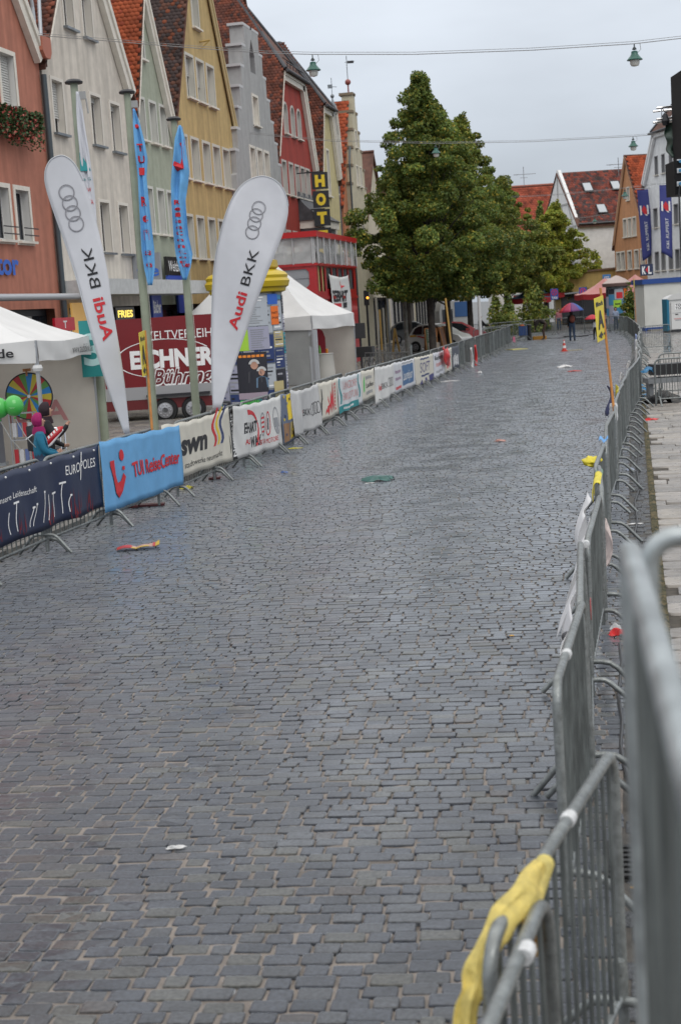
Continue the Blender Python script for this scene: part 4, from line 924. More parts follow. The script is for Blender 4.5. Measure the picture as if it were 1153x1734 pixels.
def d3(s):
    s.poly([(.45,.87),(.9,.895),(.95,.87),(.80,.845),(.85,.76),(.70,.715),(.3,.70),(.05,.735),(.1,.76),(.5,.745),(.62,.78),(.62,.85)], RED)
    for i, ch in enumerate('ReiseCenter'): s.text(ch, .18, .48-i*.035, .026, RED, w=.45, bold=.03)
    s.text('Cen', .3, .10, .04, RED, w=.6, bold=.03)
limp_flag('limp light blue flag with a red curved logo on the right hand pole', fb3, [(212,303,307),(235,298,311),(262,296,314),(290,293,318),(312,291.5,316),(340,292,312),(370,294,314),(400,296,317),(430,299,324),(452,304,321),(474,311,314)], SKY, d3, 3)

# ------------------------------------------------------------------ tents
TENT = M('tent_fabric', (.68,.68,.68), .75, noise=.05, nscale=1.5, bump=.12, bscale=5)
TENTIN = M('tent_wall_fabric', (.62,.59,.53), .85, noise=.05, nscale=2)
see_through(TENT, .15); see_through(TENTIN, .45)
ALU = M('aluminium', (.42,.43,.45), .35, .6)
def tent(label, c, ez, vh, peaks, walls, sagk=.16, seed=0):
    """c: four ground corners in order, ez: lower edge of the valance"""
    c = [Vector((p[0], p[1], 0)) for p in c]; ctr = sum(c, Vector())/4; t = thing('market_tent', label, 'tent', (ctr.x, ctr.y, .08))
    rr = random.Random(seed); mb = MB(); n = len(c); pk = [Vector(p) for p in peaks]
    def closest(p): return min(pk, key=lambda q: (Vector((q.x, q.y, 0))-p).length)
    for i in range(n):
        a, b = c[i]+VZ*(ez+vh), c[(i+1) % n]+VZ*(ez+vh)
        mid = (c[i]+c[(i+1) % n])/2; pa, pb = closest(c[i]), closest(c[(i+1) % n])
        def fn(u, v, a=a, b=b, pa=pa, pb=pb):
            p = a.lerp(b, u); q = pa.lerp(pb, u); r = p.lerp(q, v); return r-VZ*(sagk*4*v*(1-v)*.9+.05*sin(pi*u)*(1-v)+.012*sin(u*13+seed)*sin(v*9))
        mb.grid(fn, 14, 10)
    roof = mb.build('canopy', TENT, t, smooth=35)
    mb = MB()
    for i in range(n):
        a, b = c[i], c[(i+1) % n]; nrm = (b-a).normalized().cross(VZ)
        mb.grid(lambda u, v, a=a, b=b, nrm=nrm: a.lerp(b, u)+VZ*(ez+vh*v-.05*sin(pi*u)*v+.02*sin(u*9+1)*(1-v))+nrm*(.03+.02*sin(u*14+v*4)*(1-v)), 20, 4)
    mb.build('valance', TENT, t, smooth=40)
    for p in c: MB().obox(p+VZ*((ez+vh)/2), (.026,0,0), (0,.026,0), (0,0,(ez+vh)/2)).build('pole', ALU, t)
    for (i, m) in walls:
        a, b = c[i], c[(i+1) % n]; nrm = (b-a).normalized().cross(VZ)
        MB().grid(lambda u, v: a.lerp(b, u)+VZ*(.1+(ez+.05)*v)+nrm*(.025*sin(u*11)*sin(v*5+1)-.04), 16, 8).build('side_wall', m, t, smooth=60)
    return t, c
A_ = Wd(62, 600, 24.0); B_ = Wd(155, 590, 27.8); dv = Vector((B_.x-A_.x, B_.y-A_.y, 0)); lv_ = Vector((-dv.y, dv.x, 0)).normalized()
C0 = [Vector((A_.x, A_.y, 0)), Vector((B_.x, B_.y, 0))]; C0 += [C0[1]+lv_*4.2, C0[0]+lv_*4.2]
ctr = sum(C0, Vector())/4
tnt, cc = tent('white gazebo tent with dark web address on its valance at the left edge', C0, 2.19, .36, [(ctr.x, ctr.y, 3.75)], [(1, TENTIN), (2, TENTIN)], seed=1)
s = Sheet(cc[0]+VZ*2.26+(cc[1]-cc[0]).normalized()*2.1, cc[1]-cc[0], VZ); s.O += s.N*.075; s.text('www.audibkk.de', 0, .0, .16, BLACK, w=1.55); s.flush(tnt)
s = Sheet(cc[0]+lv_*2.4+VZ*2.30, -lv_, VZ); s.O += s.N*.075; s.text('www.audibkk.de', .1, .0, .15, BLACK, w=1.95, bold=.02); s.flush(tnt)
wd = (cc[2]-cc[1]).normalized(); s = Sheet(cc[1]+wd*.42+VZ*1.0, wd, VZ); s.eps = -.02; s.O -= s.N*.10 if s.N.dot(HF) > 0 else -s.N*.10
s.text('Audi', .1, .0, .40, PINK, w=1.15, bold=.02); s.flush(tnt)
mbk = MB(); mbk.lathe([(.07,0),(.085,.05),(.07,.1)], 12, cc[0]+VZ*2.05); mbk.build('pole_collar', M('white_plastic', (.6,.6,.6), .4), tnt)
# grey roll-up display with red letter at the frame edge
t = thing('display_stand', 'grey display panel with a red letter at the left edge, inside the white gazebo', 'display', Wd(2, 760, 27.2)); b = t.location
MB().obox(b+VZ*.75-HR*.35, HR*.42, HF*.02, VZ*1.0).build('panel', M('display_grey', (.22,.22,.24), .6), t)
MB().obox(b-HR*.35-VZ*.28, HR*.45, HF*.12, VZ*.03).build('foot_bar', ALU, t)
s = Sheet(b-HR*.7-HF*.025, HR, VZ); s.text('et', .50, .28, .15, RED, bold=.02); s.flush(t)
# wheel of fortune
def wheel():
    c = Wd(50, 671, 25.4); R0 = .40; t = thing('wheel_of_fortune', 'big prize wheel of red, yellow, green and blue sectors inside the white tent', 'prize wheel', (c.x, c.y, 0))
    cols = [M('wheel_'+k, v, .45) for k, v in (('blue', (.02,.19,.48)), ('green', (.09,.24,.05)), ('red', (.38,.02,.025)), ('yellow', (.50,.40,.04)))]
    n = 20; seq = [0,1,2,3]; ns = -HF
    for k in range(n):
        a0, a1 = 2*pi*k/n+.08, 2*pi*(k+1)/n+.08; P = [c]+[c+HR*R0*cos(a0+(a1-a0)*q/4)+VZ*R0*sin(a0+(a1-a0)*q/4) for q in range(5)]
        MB().prism([p+HF*0 for p in P], HF*.03).build('sector', cols[k % 4], t)
    MB().tube([c+HR*R0*cos(2*pi*q/40)+VZ*R0*sin(2*pi*q/40) for q in range(40)], .012, 6, closed=True).build('rim', DARKM, t)
    MB().lathe([(.03,-.03),(.03,.02)], 10, c, axis=-HF).build('hub', CHROME, t)
    MB().obox(c+VZ*(R0+.05), HR*.06, HF*.05, VZ*.025).obox(c+VZ*(R0+.0)-HF*.04, HR*.015, HF*.01, VZ*.05).build('pointer', WOOD, t)
    MB().bar(c+HF*.08, Vector((c.x, c.y, .1))+HF*.08, .07, .07).bar(Vector((c.x, c.y, .12))-HR*.4+HF*.1, Vector((c.x, c.y, .12))+HR*.4+HF*.1, .08, .06).build('stand', WOOD, t)
wheel()
# tent in the middle with the bar table
q0, q1 = Wd(531, 600, 53), Wd(602, 600, 56.5); c0, c1 = Vector((q0.x, q0.y, 0)), Vector((q1.x, q1.y, 0)); dl = Vector((-(c1-c0).y, (c1-c0).x, 0)).normalized()
C1 = [c0, c1, c1+dl*5.6, c0+dl*5.6]; ctr = sum(C1, Vector())/4; dd = (c1-c0).normalized()
WALLG = see_through(M('tent_wall_grey', (.36,.37,.37), .8, noise=.06, nscale=2), .35)
tn2, c2 = tent('white pointed tent with grey side walls in front of the red bus', C1, 2.05, .50, [(ctr.x-dl.x*.4, ctr.y-dl.y*.4, 4.7), (ctr.x+dl.x*1.1, ctr.y+dl.y*1.1, 4.7)], [(3, WALLG), (1, TENTIN), (2, TENTIN)], sagk=.24, seed=3)
# the camera side of the tent: its wall is rolled back beyond the corner
c = c2[0]; MB().obox(c+VZ*1.05+dd*.05, dl*.16, dd*.03, VZ*1.0).build('clear_flap', M('clear_film', (.42,.44,.47), .2), tn2)
p = Wd(548, 610, 54.6); t = thing('bar_table', 'small round table under a pale pleated cloth inside the tent by the bus', 'table', (p.x, p.y, .08)); b = t.location
MB().lathe([(.42+.02*0,0),(.40,.5),(.36,1.0),(.37,1.02),(.0,1.03)], 28, b).build('tablecloth', M('table_cloth', (.42,.41,.38), .9), t, smooth=40)
MB().lathe([(.38,1.03),(.38,1.05)], 24, b).build('tabletop', M('table_top', (.5,.5,.48), .5), t)
for dx, nm, m, lb, hh in ((-.12, 'bottle', M('bottle_green', (.10,.25,.05), .15), 'green bottle with dark neck standing on the pleated table', .30), (.14, 'drinking_glass', M('beer_amber', (.45,.16,.02), .12), 'amber filled glass on the pleated table', .17)):
    q = b+HR*dx+VZ*1.055; o = MB().lathe([(.045,0),(.05,hh*.5),(.03 if nm == 'bottle' else .05,hh*.75),(.018 if nm == 'bottle' else .045,hh)], 12, q).build(nm, m, loc=q, smooth=50); tag(o, lb, 'bottle' if nm == 'bottle' else 'glass')
p = Wd(538, 618, 56.3); t = thing('roll_up_sign', 'tall round topped red sign standing inside the tent by the bus', 'sign', (p.x, p.y, .08)); b = t.location
P = [b+HR*x+VZ*z for x, z in ((-.35,.1),(.35,.1),(.35,1.6),(.27,1.85),(.1,1.98),(-.1,1.98),(-.27,1.85),(-.35,1.6))]; MB().prism(P, HF*.05).build('panel', M('sign_red', (.35,.015,.03), .5), t); MB().obox(b+VZ*.05, HR*.4, HF*.2, VZ*.05).build('base', DARKM, t)

# ------------------------------------------------------------------ red box trailer
def trailer():
    a = Wd(176, 690, 39.8); a.z = 0; L_, Hh = 4.9, 2.2; ax = (HR+HF*.02).normalized(); ay = Vector((-ax.y, ax.x, 0))
    t = thing('box_trailer', 'dark red box trailer with white lettering behind the flag poles', 'trailer', a)
    rm = M('trailer_red', (.17,.010,.014), .35, noise=.06, nscale=2); T = lambda u, z, d=0: a+ax*u+ay*d+VZ*z
    MB().obox(T(L_/2,1.78,1.1), ax*(L_/2), ay*1.1, VZ*1.04).build('body', rm, t)
    MB().obox(T(L_/2,.82,-.02), ax*(L_/2), ay*.02, VZ*.17).build('web_strip', M('strip_grey', (.30,.30,.31), .5), t)
    MB().obox(T(L_/2,.52,.02), ax*(L_/2), ay*.05, VZ*.14).obox(T(L_/2,.6,1.1), ax*(L_/2), ay*1.0, VZ*.06).build('chassis', M('chassis_red', (.12,.01,.012), .5), t)
    for u in (1.66, 2.42):
        w = MB(); w.lathe([(.30,-.1),(.33,-.06),(.33,.06),(.30,.1),(.2,.1)], 24, T(u,.33,.0), axis=ay); wo_ = w.build('wheel', M('tyre', (.012,.012,.013), .7), t, smooth=40)
        r_ = MB(); r_.lathe([(.215,0),(.20,.03),(.08,.05),(.07,.0)], 24, T(u,.33,-.13), axis=-ay)
        for k in range(10):
            an = 2*pi*k/10; r_.ball(T(u,.33,-.165)+ax*.145*cos(an)+VZ*.145*sin(an), .022)
        r_.build('rim', M('rim_silver', (.40,.40,.42), .35, .7), wo_)
    MB().obox(T(2.04,.74,-.09), ax*.85, ay*.09, VZ*.03).build('mudguard', DARKM, t)
    s = Sheet(T(0,0,0), ax, VZ); s.eps = .006
    s.text('ZELTVERLEIH', 1.30, 2.22, .25, WHITE, w=1.75); s.text('EICHNER', .82, 1.50, .46, WHITE, w=2.25, bold=.05)
    s.text('Bühring', 1.35, 1.02, .44, WHITE, w=1.7, bold=.05, shear=.35, lift=2); s.text('Bühring', 1.38, 1.04, .40, INK('dark_red', (.12,.008,.012)), w=1.62, bold=.012, shear=.35, lift=3)
    for q in range(28):
        a0, a1 = .5+4.6*q/28, .5+4.6*(q+1)/28; f = lambda an, r: (1.75+1.32*r*cos(an), 1.72+.52*r*sin(an)); s.poly([f(a0,.97), f(a1,.97), f(a1,1.0), f(a0,1.0)], WHITE)
    s.text('w w w . 1 2 3 e i c h n e r . d e', .25, .72, .19, BLACK, w=4.2); 
    s.O += -ay*.045; s.flush(t)
trailer()
# ------------------------------------------------------------------ advertising column by the left row
def poster_column(label, base, r, ht, seed, posters, top):
    t = thing('advertising_column', label, 'column', base); MB().lathe([(r*1.08,0),(r*1.08,.35),(r,.38),(r,ht)], 40, base).build('shaft', M('column_paste', (.22,.24,.26), .8, noise=.3, nscale=6), t, smooth=40)
    top(t, base, r, ht)
    class CS(Sheet):
        def pt(s, u, v, off=0): an = atan2(-HF.y, -HF.x)+u/r; return base+Vector((cos(an)*(r+.004+off), sin(an)*(r+.004+off), v))
    s = CS(base, HR, VZ); s.eps = .0045
    def rect_disp(u, v): return 0.0
    s.disp = rect_disp
    posters(s, r, random.Random(seed)); s.flush(t, 'poster'); return t
def yellow_top(t, base, r, ht):
    MB().lathe([(r,0),(r*1.12,.03),(r*1.14,.10),(r*1.22,.13),(r*1.26,.24),(r*1.20,.30),(r*1.22,.36),(r*1.14,.42),(r*.9,.48)], 40, base+VZ*ht).build('crown', M('column_yellow', (.50,.36,.01), .4), t, smooth=35)
    MB().lathe([(r*.85,0),(r*.95,.06),(r*.93,.20),(r*.6,.26)], 32, base+VZ*(ht+.47)).build('crown_ring', M('column_ochre', (.42,.29,.02), .45), t, smooth=35)
def posters1(s, r, rr):
    pool = [INK('poster_pale', (.40,.43,.47)), INK('poster_blue', (.05,.22,.40)), INK('poster_night', (.02,.02,.03)), INK('poster_teal', (.02,.30,.36)), INK('poster_cream', (.48,.40,.20)), NAVY, INK('poster_lilac', (.33,.33,.43))]
    for col in range(-5, 6):
        z = .45+rr.uniform(0,.1)
        while z < 3.0:
            h = rr.uniform(.35,.65); u = col*.36; m = rr.choice(pool); s.rect(u-.17, z, u+.17, min(3.03, z+h-.03), m, 1, 6, 2)
            for q in range(6): zz = z+.04+q*h*.14; s.rect(u-.14, zz, u-.14+rr.uniform(.08,.27), zz+h*.06, rr.choice((BLACK, WHITE, GREY, NAVY, SILV)), 2, 4, 1)
            z += h
    # the larger sheets that can be made out
    s.rect(-.30,1.05,.33,1.88, INK('poster_night', (0,0,0)), 3, 8, 3); [s.rect(-.25+q*.09, 1.78, -.18+q*.09, 1.83, ORANGE, 4, 1, 1) for q in range(6)]
    for cu, cz, sc in ((.06,1.62,1.0),(.20,1.47,.9)):   # two plain figures on the night coloured sheet
        s.disc(cu, cz, .075*sc, INK('poster_skin', (.45,.25,.18)), lift=4, rv=.09*sc); s.ring(cu, cz+.01, .085*sc, .05, INK('poster_hair', (.5,.5,.5)), a0=.1, a1=pi-.1, lift=5, ru=.085*sc)
        s.poly([(cu-.14*sc,cz-.36*sc),(cu+.15*sc,cz-.36*sc),(cu+.13*sc,cz-.14*sc),(cu,cz-.09*sc),(cu-.13*sc,cz-.14*sc)], INK('poster_coat', (.12,.2,.3)) if sc < 1 else INK('poster_suit', (.05,.05,.06)), 4)
    s.rect(-.30,.92,.30,1.05, INK('poster_strip', (.35,.28,.34)), 3, 8, 1)
    s.rect(-.28,.55,.12,.90, INK('poster_green', (.05,.55,.06)), 3, 6, 2); [s.rect(-.24+q*.07, z, -.19+q*.07, z+.035, GREY, 4, 1, 1) for q in range(5) for z in (.62,.70,.78)]
    s.rect(.14,.62,.32,.86, RED, 3, 3, 2); s.rect(-.24,1.92,.02,2.35, INK('poster_lime', (.35,.6,.05)), 3, 4, 2)
    s.rect(-.02,1.93,.42,2.40, INK('poster_lilac', (0,0,0)), 4, 6, 3); s.rect(-.2,2.42,.42,2.90, INK('poster_pale', (0,0,0)), 4, 8, 3)
    for q in range(9): s.rect(.03,1.97+q*.045,.03+rr.uniform(.2,.36),1.985+q*.045, GREY, 5, 4, 1); s.rect(-.12,2.47+q*.045,-.12+rr.uniform(.25,.5),2.485+q*.045, GREY, 5, 5, 1)
    s.rect(.50,2.42,.72,2.80, INK('poster_orange', (.75,.16,.02)), 4, 4, 2); s.text('PARTY', .52, 2.64, .05, BLACK, w=.18, lift=5); s.text('34.00', .52, 2.54, .05, BLACK, w=.18, lift=5)
    s.rect(.46,.5,.74,1.25, INK('poster_cream', (0,0,0)), 4, 4, 2)
    s.rect(.44,2.84,.72,3.05, BLUE, 3, 4, 2)
cb = Wd(418, 470, 31); cb.z = .08
poster_column('advertising column covered in posters under a bright yellow crown', cb, .71, 3.08, 4, posters1, yellow_top)
# ------------------------------------------------------------------ red double-decker bus
def bus():
    c = Wd(545, 600, 57.8); c.z = 0; d_ = Wd(602, 600, 65); d_.z = 0; ay = (d_-c).normalized(); ax = Vector((-ay.y, ay.x, 0))   # ax: to the left along the end of the bus
    t = thing('double_decker_bus', 'red double decker bus with a covered upper deck behind the pointed tent', 'bus', c)
    rm = M('bus_red', (.36,.012,.016), .3, noise=.08, nscale=2, coat=.3); P = lambda u, v, z: c+ax*u+ay*v+VZ*z
    B = 2.5; Lb = 8.6; zw0, zw1 = 3.72, 4.40
    body = [(0,.35),(B,.35),(B,4.55),(0,4.55)]
    F1 = Fr(c, ax, ay); F2 = Fr(c, ay, ax)
    hole1 = [(.42,3.62),(2.08,3.62),(2.2,3.74),(2.2,4.22),(2.08,4.34),(.42,4.34),(.3,4.22),(.3,3.74)]
    sidew = [(.3,3.45,.5,.98),(1.05,3.45,.5,.98)]+[(1.95+i*1.25,3.55,1.05,.85) for i in range(5)]
    loopsw = lambda F, o, hs: (lambda fl: MB().add([F(p[0],0,p[1]) for p in fl], [tuple(q) for q in tessellate_polygon([[Vector((p[0],p[1],0)) for p in l] for l in [o]+hs])]))([p for l in [o]+hs for p in l])
    mb = loopsw(F1, body, [hole1]); m2 = loopsw(F2, [(0,.35),(Lb,.35),(Lb,4.55),(0,4.55)], [[(u,z),(u+w,z),(u+w,z+h),(u,z+h)] for u, z, w, h in sidew]+[[(.6+i*1.3,1.6),(1.7+i*1.3,1.6),(1.7+i*1.3,2.5),(.6+i*1.3,2.5)] for i in range(5)])
    mb.add(m2.v, m2.f); mb.quad(P(B,0,.35), P(B,Lb,.35), P(B,Lb,4.55), P(B,0,4.55)).quad(P(0,Lb,.35), P(B,Lb,.35), P(B,Lb,4.55), P(0,Lb,4.55)).quad(P(0,0,2.9), P(B,0,2.9), P(B,Lb,2.9), P(0,Lb,2.9))
    mb.bar(P(-.03,-.03,4.5), P(B,-.03,4.5), .08, .10).bar(P(-.03,-.03,4.5), P(-.03,Lb,4.5), .08, .10).bar(P(-.02,0,3.2), P(-.02,Lb,3.2), .05, .12); mb.build('body', rm, t)
    gl = M('bus_glass', (.10,.11,.12), .08, spec=.9)
    MB().add([F1(u,.05,z) for u, z in hole1], [tuple(range(8))]).obox(F1(1.25,.03,4.0), ax*.95, ay*.01, VZ*.015).build('rear_window', M('bus_rear_glass', (.26,.27,.29), .12), t)
    for u, z, w, h in sidew: MB().quad(F2(u,.05,z), F2(u+w,.05,z), F2(u+w,.05,z+h), F2(u,.05,z+h)).build('window', M('bus_yellow_pane', (.42,.36,.16), .25) if u < 1.5 else gl, t)
    for i in range(5): MB().quad(F2(.6+i*1.3,.05,1.6), F2(1.7+i*1.3,.05,1.6), F2(1.7+i*1.3,.05,2.5), F2(.6+i*1.3,.05,2.5)).build('window', gl, t)
    MB().obox(P(B/2,Lb/2,5.66), ax*(B/2+.12), ay*(Lb/2+.15), VZ*.11).build('canopy_roof', M('canopy_red', (.40,.012,.014), .35), t)
    film = M('tarp_film', (.60,.61,.61), .10, spec=.8, noise=.18, nscale=1.1, bump=.35, bscale=3, alpha=.58)
    pst = MB()
    for u_, v_ in ((.04,.04),(B-.04,.04),(.04,Lb-.04),(B-.04,Lb-.04),(.04,Lb/2),(B-.04,Lb/2),(B/2,.04)): pst.tube([P(u_,v_,4.5), P(u_,v_,5.6)], .03, 6)
    for i in range(5): [MB().obox(P(q,1.2+i*1.5,4.75), ax*.42, ay*.06, VZ*.3).build('seat_back', M('seat_dark', (.10,.10,.12), .6), t) for q in (.7, 1.8)]
    for i in range(8): pst.tube([P(-.10,.1+i*1.2,4.52), P(-.10,.1+i*1.2,5.6)], .025, 6)
    for i in range(4): pst.tube([P(.1+i*.77,-.06,4.52), P(.1+i*.77,-.06,5.6)], .025, 6)
    pst.build('deck_posts', M('deck_grey', (.42,.42,.43), .5), t)
    MB().grid(lambda a, b: P(B*a, -.01+.04*sin(a*12+b*5)*sin(pi*b), 4.56+1.0*b), 24, 10).grid(lambda a, b: P(-.01-.05*sin(a*17+b*6)*sin(pi*b), Lb*a, 4.56+1.0*b), 40, 10).build('upper_tarp', film, t, smooth=80)
    s = Sheet(P(0,0,0)-ax*.055, ay, VZ); s.O = P(-.06,0,0)
    o = MB()
    f2 = Sheet(P(0,-.03,0), -ax, VZ)
    f2.rect(-1.55,2.72,-.45,3.42, INK('poster_dark', (.015,.03,.055))); f2.text('Les', -1.05, 3.16, .20, INK('poster_gold', (.6,.5,.3)), w=.34, lift=3); f2.text('Misérables', -1.5, 2.92, .20, INK('poster_gold', (0,0,0)), w=1.0, lift=3); f2.flush(t, 'poster')
    for v in (1.6, 6.6): MB().lathe([(.30,-.1),(.48,-.06),(.48,.08),(.3,.1)], 20, P(.05,v,.48), axis=ax).build('wheel', M('tyre', (0,0,0)), t)
    # cloth banner hung on the side
    class SB(Sheet):
        def pt(s_, u, v, off=0): f = u/4.3; return P(-.07-.05*sin(u*3+v*2)-off, 2.2+u, 2.25+v*(1.9/1.7)-.13*sin(pi*f)*(v/1.7)**2)
    b = SB(P(0,0,0), ay, VZ); o = MB().grid(lambda a, q: b.pt(4.3*a, 1.7*q), 30, 14).build('cloth_banner', M('vinyl_white', (0,0,0)), loc=P(-.1,4.4,2.9), smooth=80, solid=.003); tag(o, 'white cloth banner with a red bird mark and black letters slung on the bus side', 'banner')
    b.eps = .01; b.text('GEBHART', .45, .72, .42, BLACK, w=3.2, bold=.05); b.rect(.5,.50,2.0,.64, RED); b.rect(2.3,.46,3.6,.66, BLACK); b.poly([(1.2,1.20),(2.0,1.36),(2.3,1.58),(2.5,1.36),(3.3,1.32),(2.4,1.24),(2.1,1.18)], RED); b.flush(o)
bus()
# hotel sign
t = thing('hotel_sign', 'upright hotel sign of black boxes with yellow letters beside the red house', 'sign', (-16.05, Wx(541.5, 306, -16.05).y, 5.6)); HY = t.location.y; HZ = Wx(541.5, 306, -16.05).z
for i, ch in enumerate('HOTEL'):
    zc = HZ-i*.965; c = Vector((-16.05, HY, zc))
    bx = MB().obox(c, HR*.43, HF*.12, VZ*.43).build('letter_box', M('sign_black', (0,0,0)), t)
    s = Sheet(c-HF*.125, HR, VZ); s.text(ch, 0, -.28, .56, YEL, w=.52, bold=.07, anchor='l'); 
    for m, mb in s.parts.items(): mb.v = [tuple(Vector(v)-HR*.26) for v in mb.v]
    s.flush(bx, 'sign_letter')
MB().box(-17.3,-15.9,HY+.1,HY+.16,HZ+.45,HZ+.51).box(-17.3,-15.9,HY+.1,HY+.16,HZ-1.5,HZ-1.44).box(-17.3,-15.9,HY+.1,HY+.16,HZ-3.4,HZ-3.34).build('bracket', DARKM, t)
# lit fries sign and red T sign and window posters at the shops
def plate(name, label, px, py, x, w, h, m, txt, tm, cat='sign', lit=0, d=.08, along=True, tw=None):
    c = Wx(px, py, x); t = thing(name, label, cat, c); ax = Vector((0,1,0)) if along else HR; ay = Vector((-1,0,0)) if along else HF
    MB().obox(c, ax*(w/2), ay*(d/2), VZ*(h/2)).build('sign_box', m, t)
    s = Sheet(c-ay*(d/2), ax, VZ); s.text(txt, 0, -h*.28, h*.56, tm, w=tw or w*.8, bold=.03)
    for mm, mb in s.parts.items(): mb.v = [tuple(Vector(v)-ax*((tw or w*.8)/2)) for v in mb.v]
    s.flush(t); return t
plate('shop_sign', 'lit yellow lettering on a black strip under the white house canopy', 211, 531, -17.0, 1.9, .42, M('sign_black', (0,0,0)), 'FRIES', M('ink_lit_yellow', (.95,.70,.12), .5, emit=1.2))
plate('shop_sign', 'red shop sign with a white letter above the white gazebo', 109, 549, -17.0, 1.6, .40, M('sign_hot_red', (.55,.01,.03), .4), 'T', WHITE, tw=.3)
plate('shop_sign', 'dark blue poster sign with white word beside the shops', 265, 519, -17.0, 1.1, .8, M('sign_blue', (0,0,0)), 'Bücher', WHITE)
plate('shop_sign', 'small blue board on the ochre house wall above the trailer', 307, 508, -17.2, .9, 1.0, M('sign_blue', (0,0,0)), ' ', WHITE)
plate('parking_board', 'teal board with pale figures between the gazebo and the mirrored beach flag', 160, 590, -9.9, .5, 1.05, M('board_teal', (.01,.20,.20), .5), '3', M('ink_pale_teal', (.4,.6,.6)), along=False, tw=.4)
o = MB().obox(Wx(137, 545, -17.1), Vector((0,.7,0)), Vector((.03,0,0)), Vector((0,0,.6))).build('lit_menu', M('lit_amber', (.6,.35,.10), .5, emit=.35), loc=Wx(137, 545, -17.1)); tag(o, 'glowing amber menu board under the white house canopy', 'menu board')
# ------------------------------------------------------------------ span wires and lamps
GREENM = M('lamp_green', (.012,.085,.065), .35)
def lamp(label, top, sc=1.0):
    t = thing('street_lamp', label, 'lamp', top); z = lambda k: top-VZ*k*sc
    MB().tube([z(0), z(.10)], .02*sc, 8).lathe([(.012*sc,0),(.075*sc,-.09*sc),(.08*sc,-.11*sc),(.03*sc,-.13*sc)], 12, z(.08)).build('hanger', M('lamp_hanger', (.01,.02,.025), .5), t)
    MB().lathe([(.07*sc,0),(.11*sc,-.02*sc),(.115*sc,-.10*sc),(.16*sc,-.17*sc),(.23*sc,-.25*sc),(.27*sc,-.29*sc),(.27*sc,-.31*sc),(.2*sc,-.32*sc)], 20, z(.24)).build('shade', GREENM, t, smooth=40)
    MB().lathe([(.17*sc,0),(.165*sc,-.12*sc),(.13*sc,-.20*sc),(.05*sc,-.22*sc)], 18, z(.54)).build('glass_globe', M('lamp_glass', (.50,.50,.47), .12, spec=.7), t, smooth=50)
    MB().tube([top+HR*.2*sc, top+HR*.22*sc-VZ*.2*sc, top+HR*.12*sc-VZ*.30*sc, top+HR*.05*sc-VZ*.24*sc], .008, 5).build('feed_wire', M('wire_grey', (.25,.25,.25), .6), t)
    return t
WIRE = M('wire_grey', (.25,.25,.25), .6)
def span(label, yv, pts, r=.012, two=True):
    """pts: photo points on the upright plane across the street at this distance along it"""
    n = Vector((0,1,0)); P = [Wp(px, py, Vector((0, yv, 0)), n) for px, py in pts]; mb = MB(); mb.tube(P, r, 5)
    if two: mb.tube([p+VZ*.06 for p in P], r*.6, 5)
    o = mb.build('span_wire', WIRE, loc=P[len(P)//2]); tag(o, label, 'cable'); return P
P = span('nearest cable across the street with two green lamps', 43, [(-10,54),(120,64),(300,79),(450,90),(530,92),(700,92),(900,85),(1073,74),(1160,64)])
lamp('large green street lamp on the nearest cable over the middle of the street', Wp(529, 93, Vector((0,43,0)), Vector((0,1,0))), .80); lamp('large green street lamp on the nearest cable at the upper right', Wp(1073, 74, Vector((0,43,0)), Vector((0,1,0))), .80)
P = span('second cable across the street running in front of the tall tree', 68, [(300,214),(420,226),(560,239),(737,243),(900,240),(1071,231),(1160,224)])
lamp('smaller green lamp hanging in front of the tall tree crown', Wp(737, 243, Vector((0,68,0)), Vector((0,1,0))), .80); lamp('smaller green lamp left of the dark speaker tower', Wp(1071, 231, Vector((0,68,0)), Vector((0,1,0))), .80)
P = span('third cable passing before the white house roof', 98, [(840,335),(930,331),(1057,319),(1110,312)]); lamp('small lamp hanging in front of the orange house gable', Wp(1057, 319, Vector((0,98,0)), Vector((0,1,0))), .9)
P = span('farthest cable, faint before the far roofs', 140, [(870,385),(1006,366),(1060,358)]); lamp('tiny farthest lamp below the roof of the white house', Wp(1006, 366, Vector((0,140,0)), Vector((0,1,0))), .9); lamp('tiny far lamp in front of the yellow green tree', Wp(927, 397, Vector((0,140,0)), Vector((0,1,0))), .9)

# ------------------------------------------------------------------ buildings at the far right
def cf(d, px, z=0): v = Wd(px, 500, d); return Vector((v.x, v.y, z))
def cam_dir(dx, dd): return HR*dx+HF*dd
# orange house: gable turned to the street
near, far = cf(125, 1100), cf(132.7, 1043); au = (far-near); w_ = au.length; au.normalize(); ad = Vector((au.y, -au.x, 0)); ad = ad if ad.dot(HR) > 0 else -ad
FO = Fr(near, au, ad); org = plaster('orange', (.50,.24,.115))
gable('gabled_house', 'orange rendered house with a steep bright red roof left of the white shop house', 0, w_, 6.75, w_/2+.4, 14.1, org,
  [G_(u,4.5,.85,1.5) for u in (.9,2.3,3.9,5.5,6.6)]+[G_(u,7.3,.7,1.5) for u in (2.6,3.7,4.8)]+[G_(3.9,10.4,.5,1.0,mull=0)], TILE_C['bright'], F=FO, D=12, tileD=9, vw=.15, vt=.05, vm=M('orange_verge', (.55,.35,.22), .8), tl=False, wopt=dict(sur=.12, curtain=.5))
bpy.data.objects  # (its roof tiles on the camera side)
hs = [o for o in COL.objects if o.get('label', '').startswith('orange rendered')][0]; k = sqrt((w_/2+.4)**2+7.35**2)
tiles('roof_tiles', FO, (-.15,-.1,6.7), (0,1,0), 11, ((w_/2+.4)/k,0,7.35/k), k+.15, TILE_C['bright'], [c for c in hs.children if c.name.startswith('roof')][0], w=.26, h=.24)
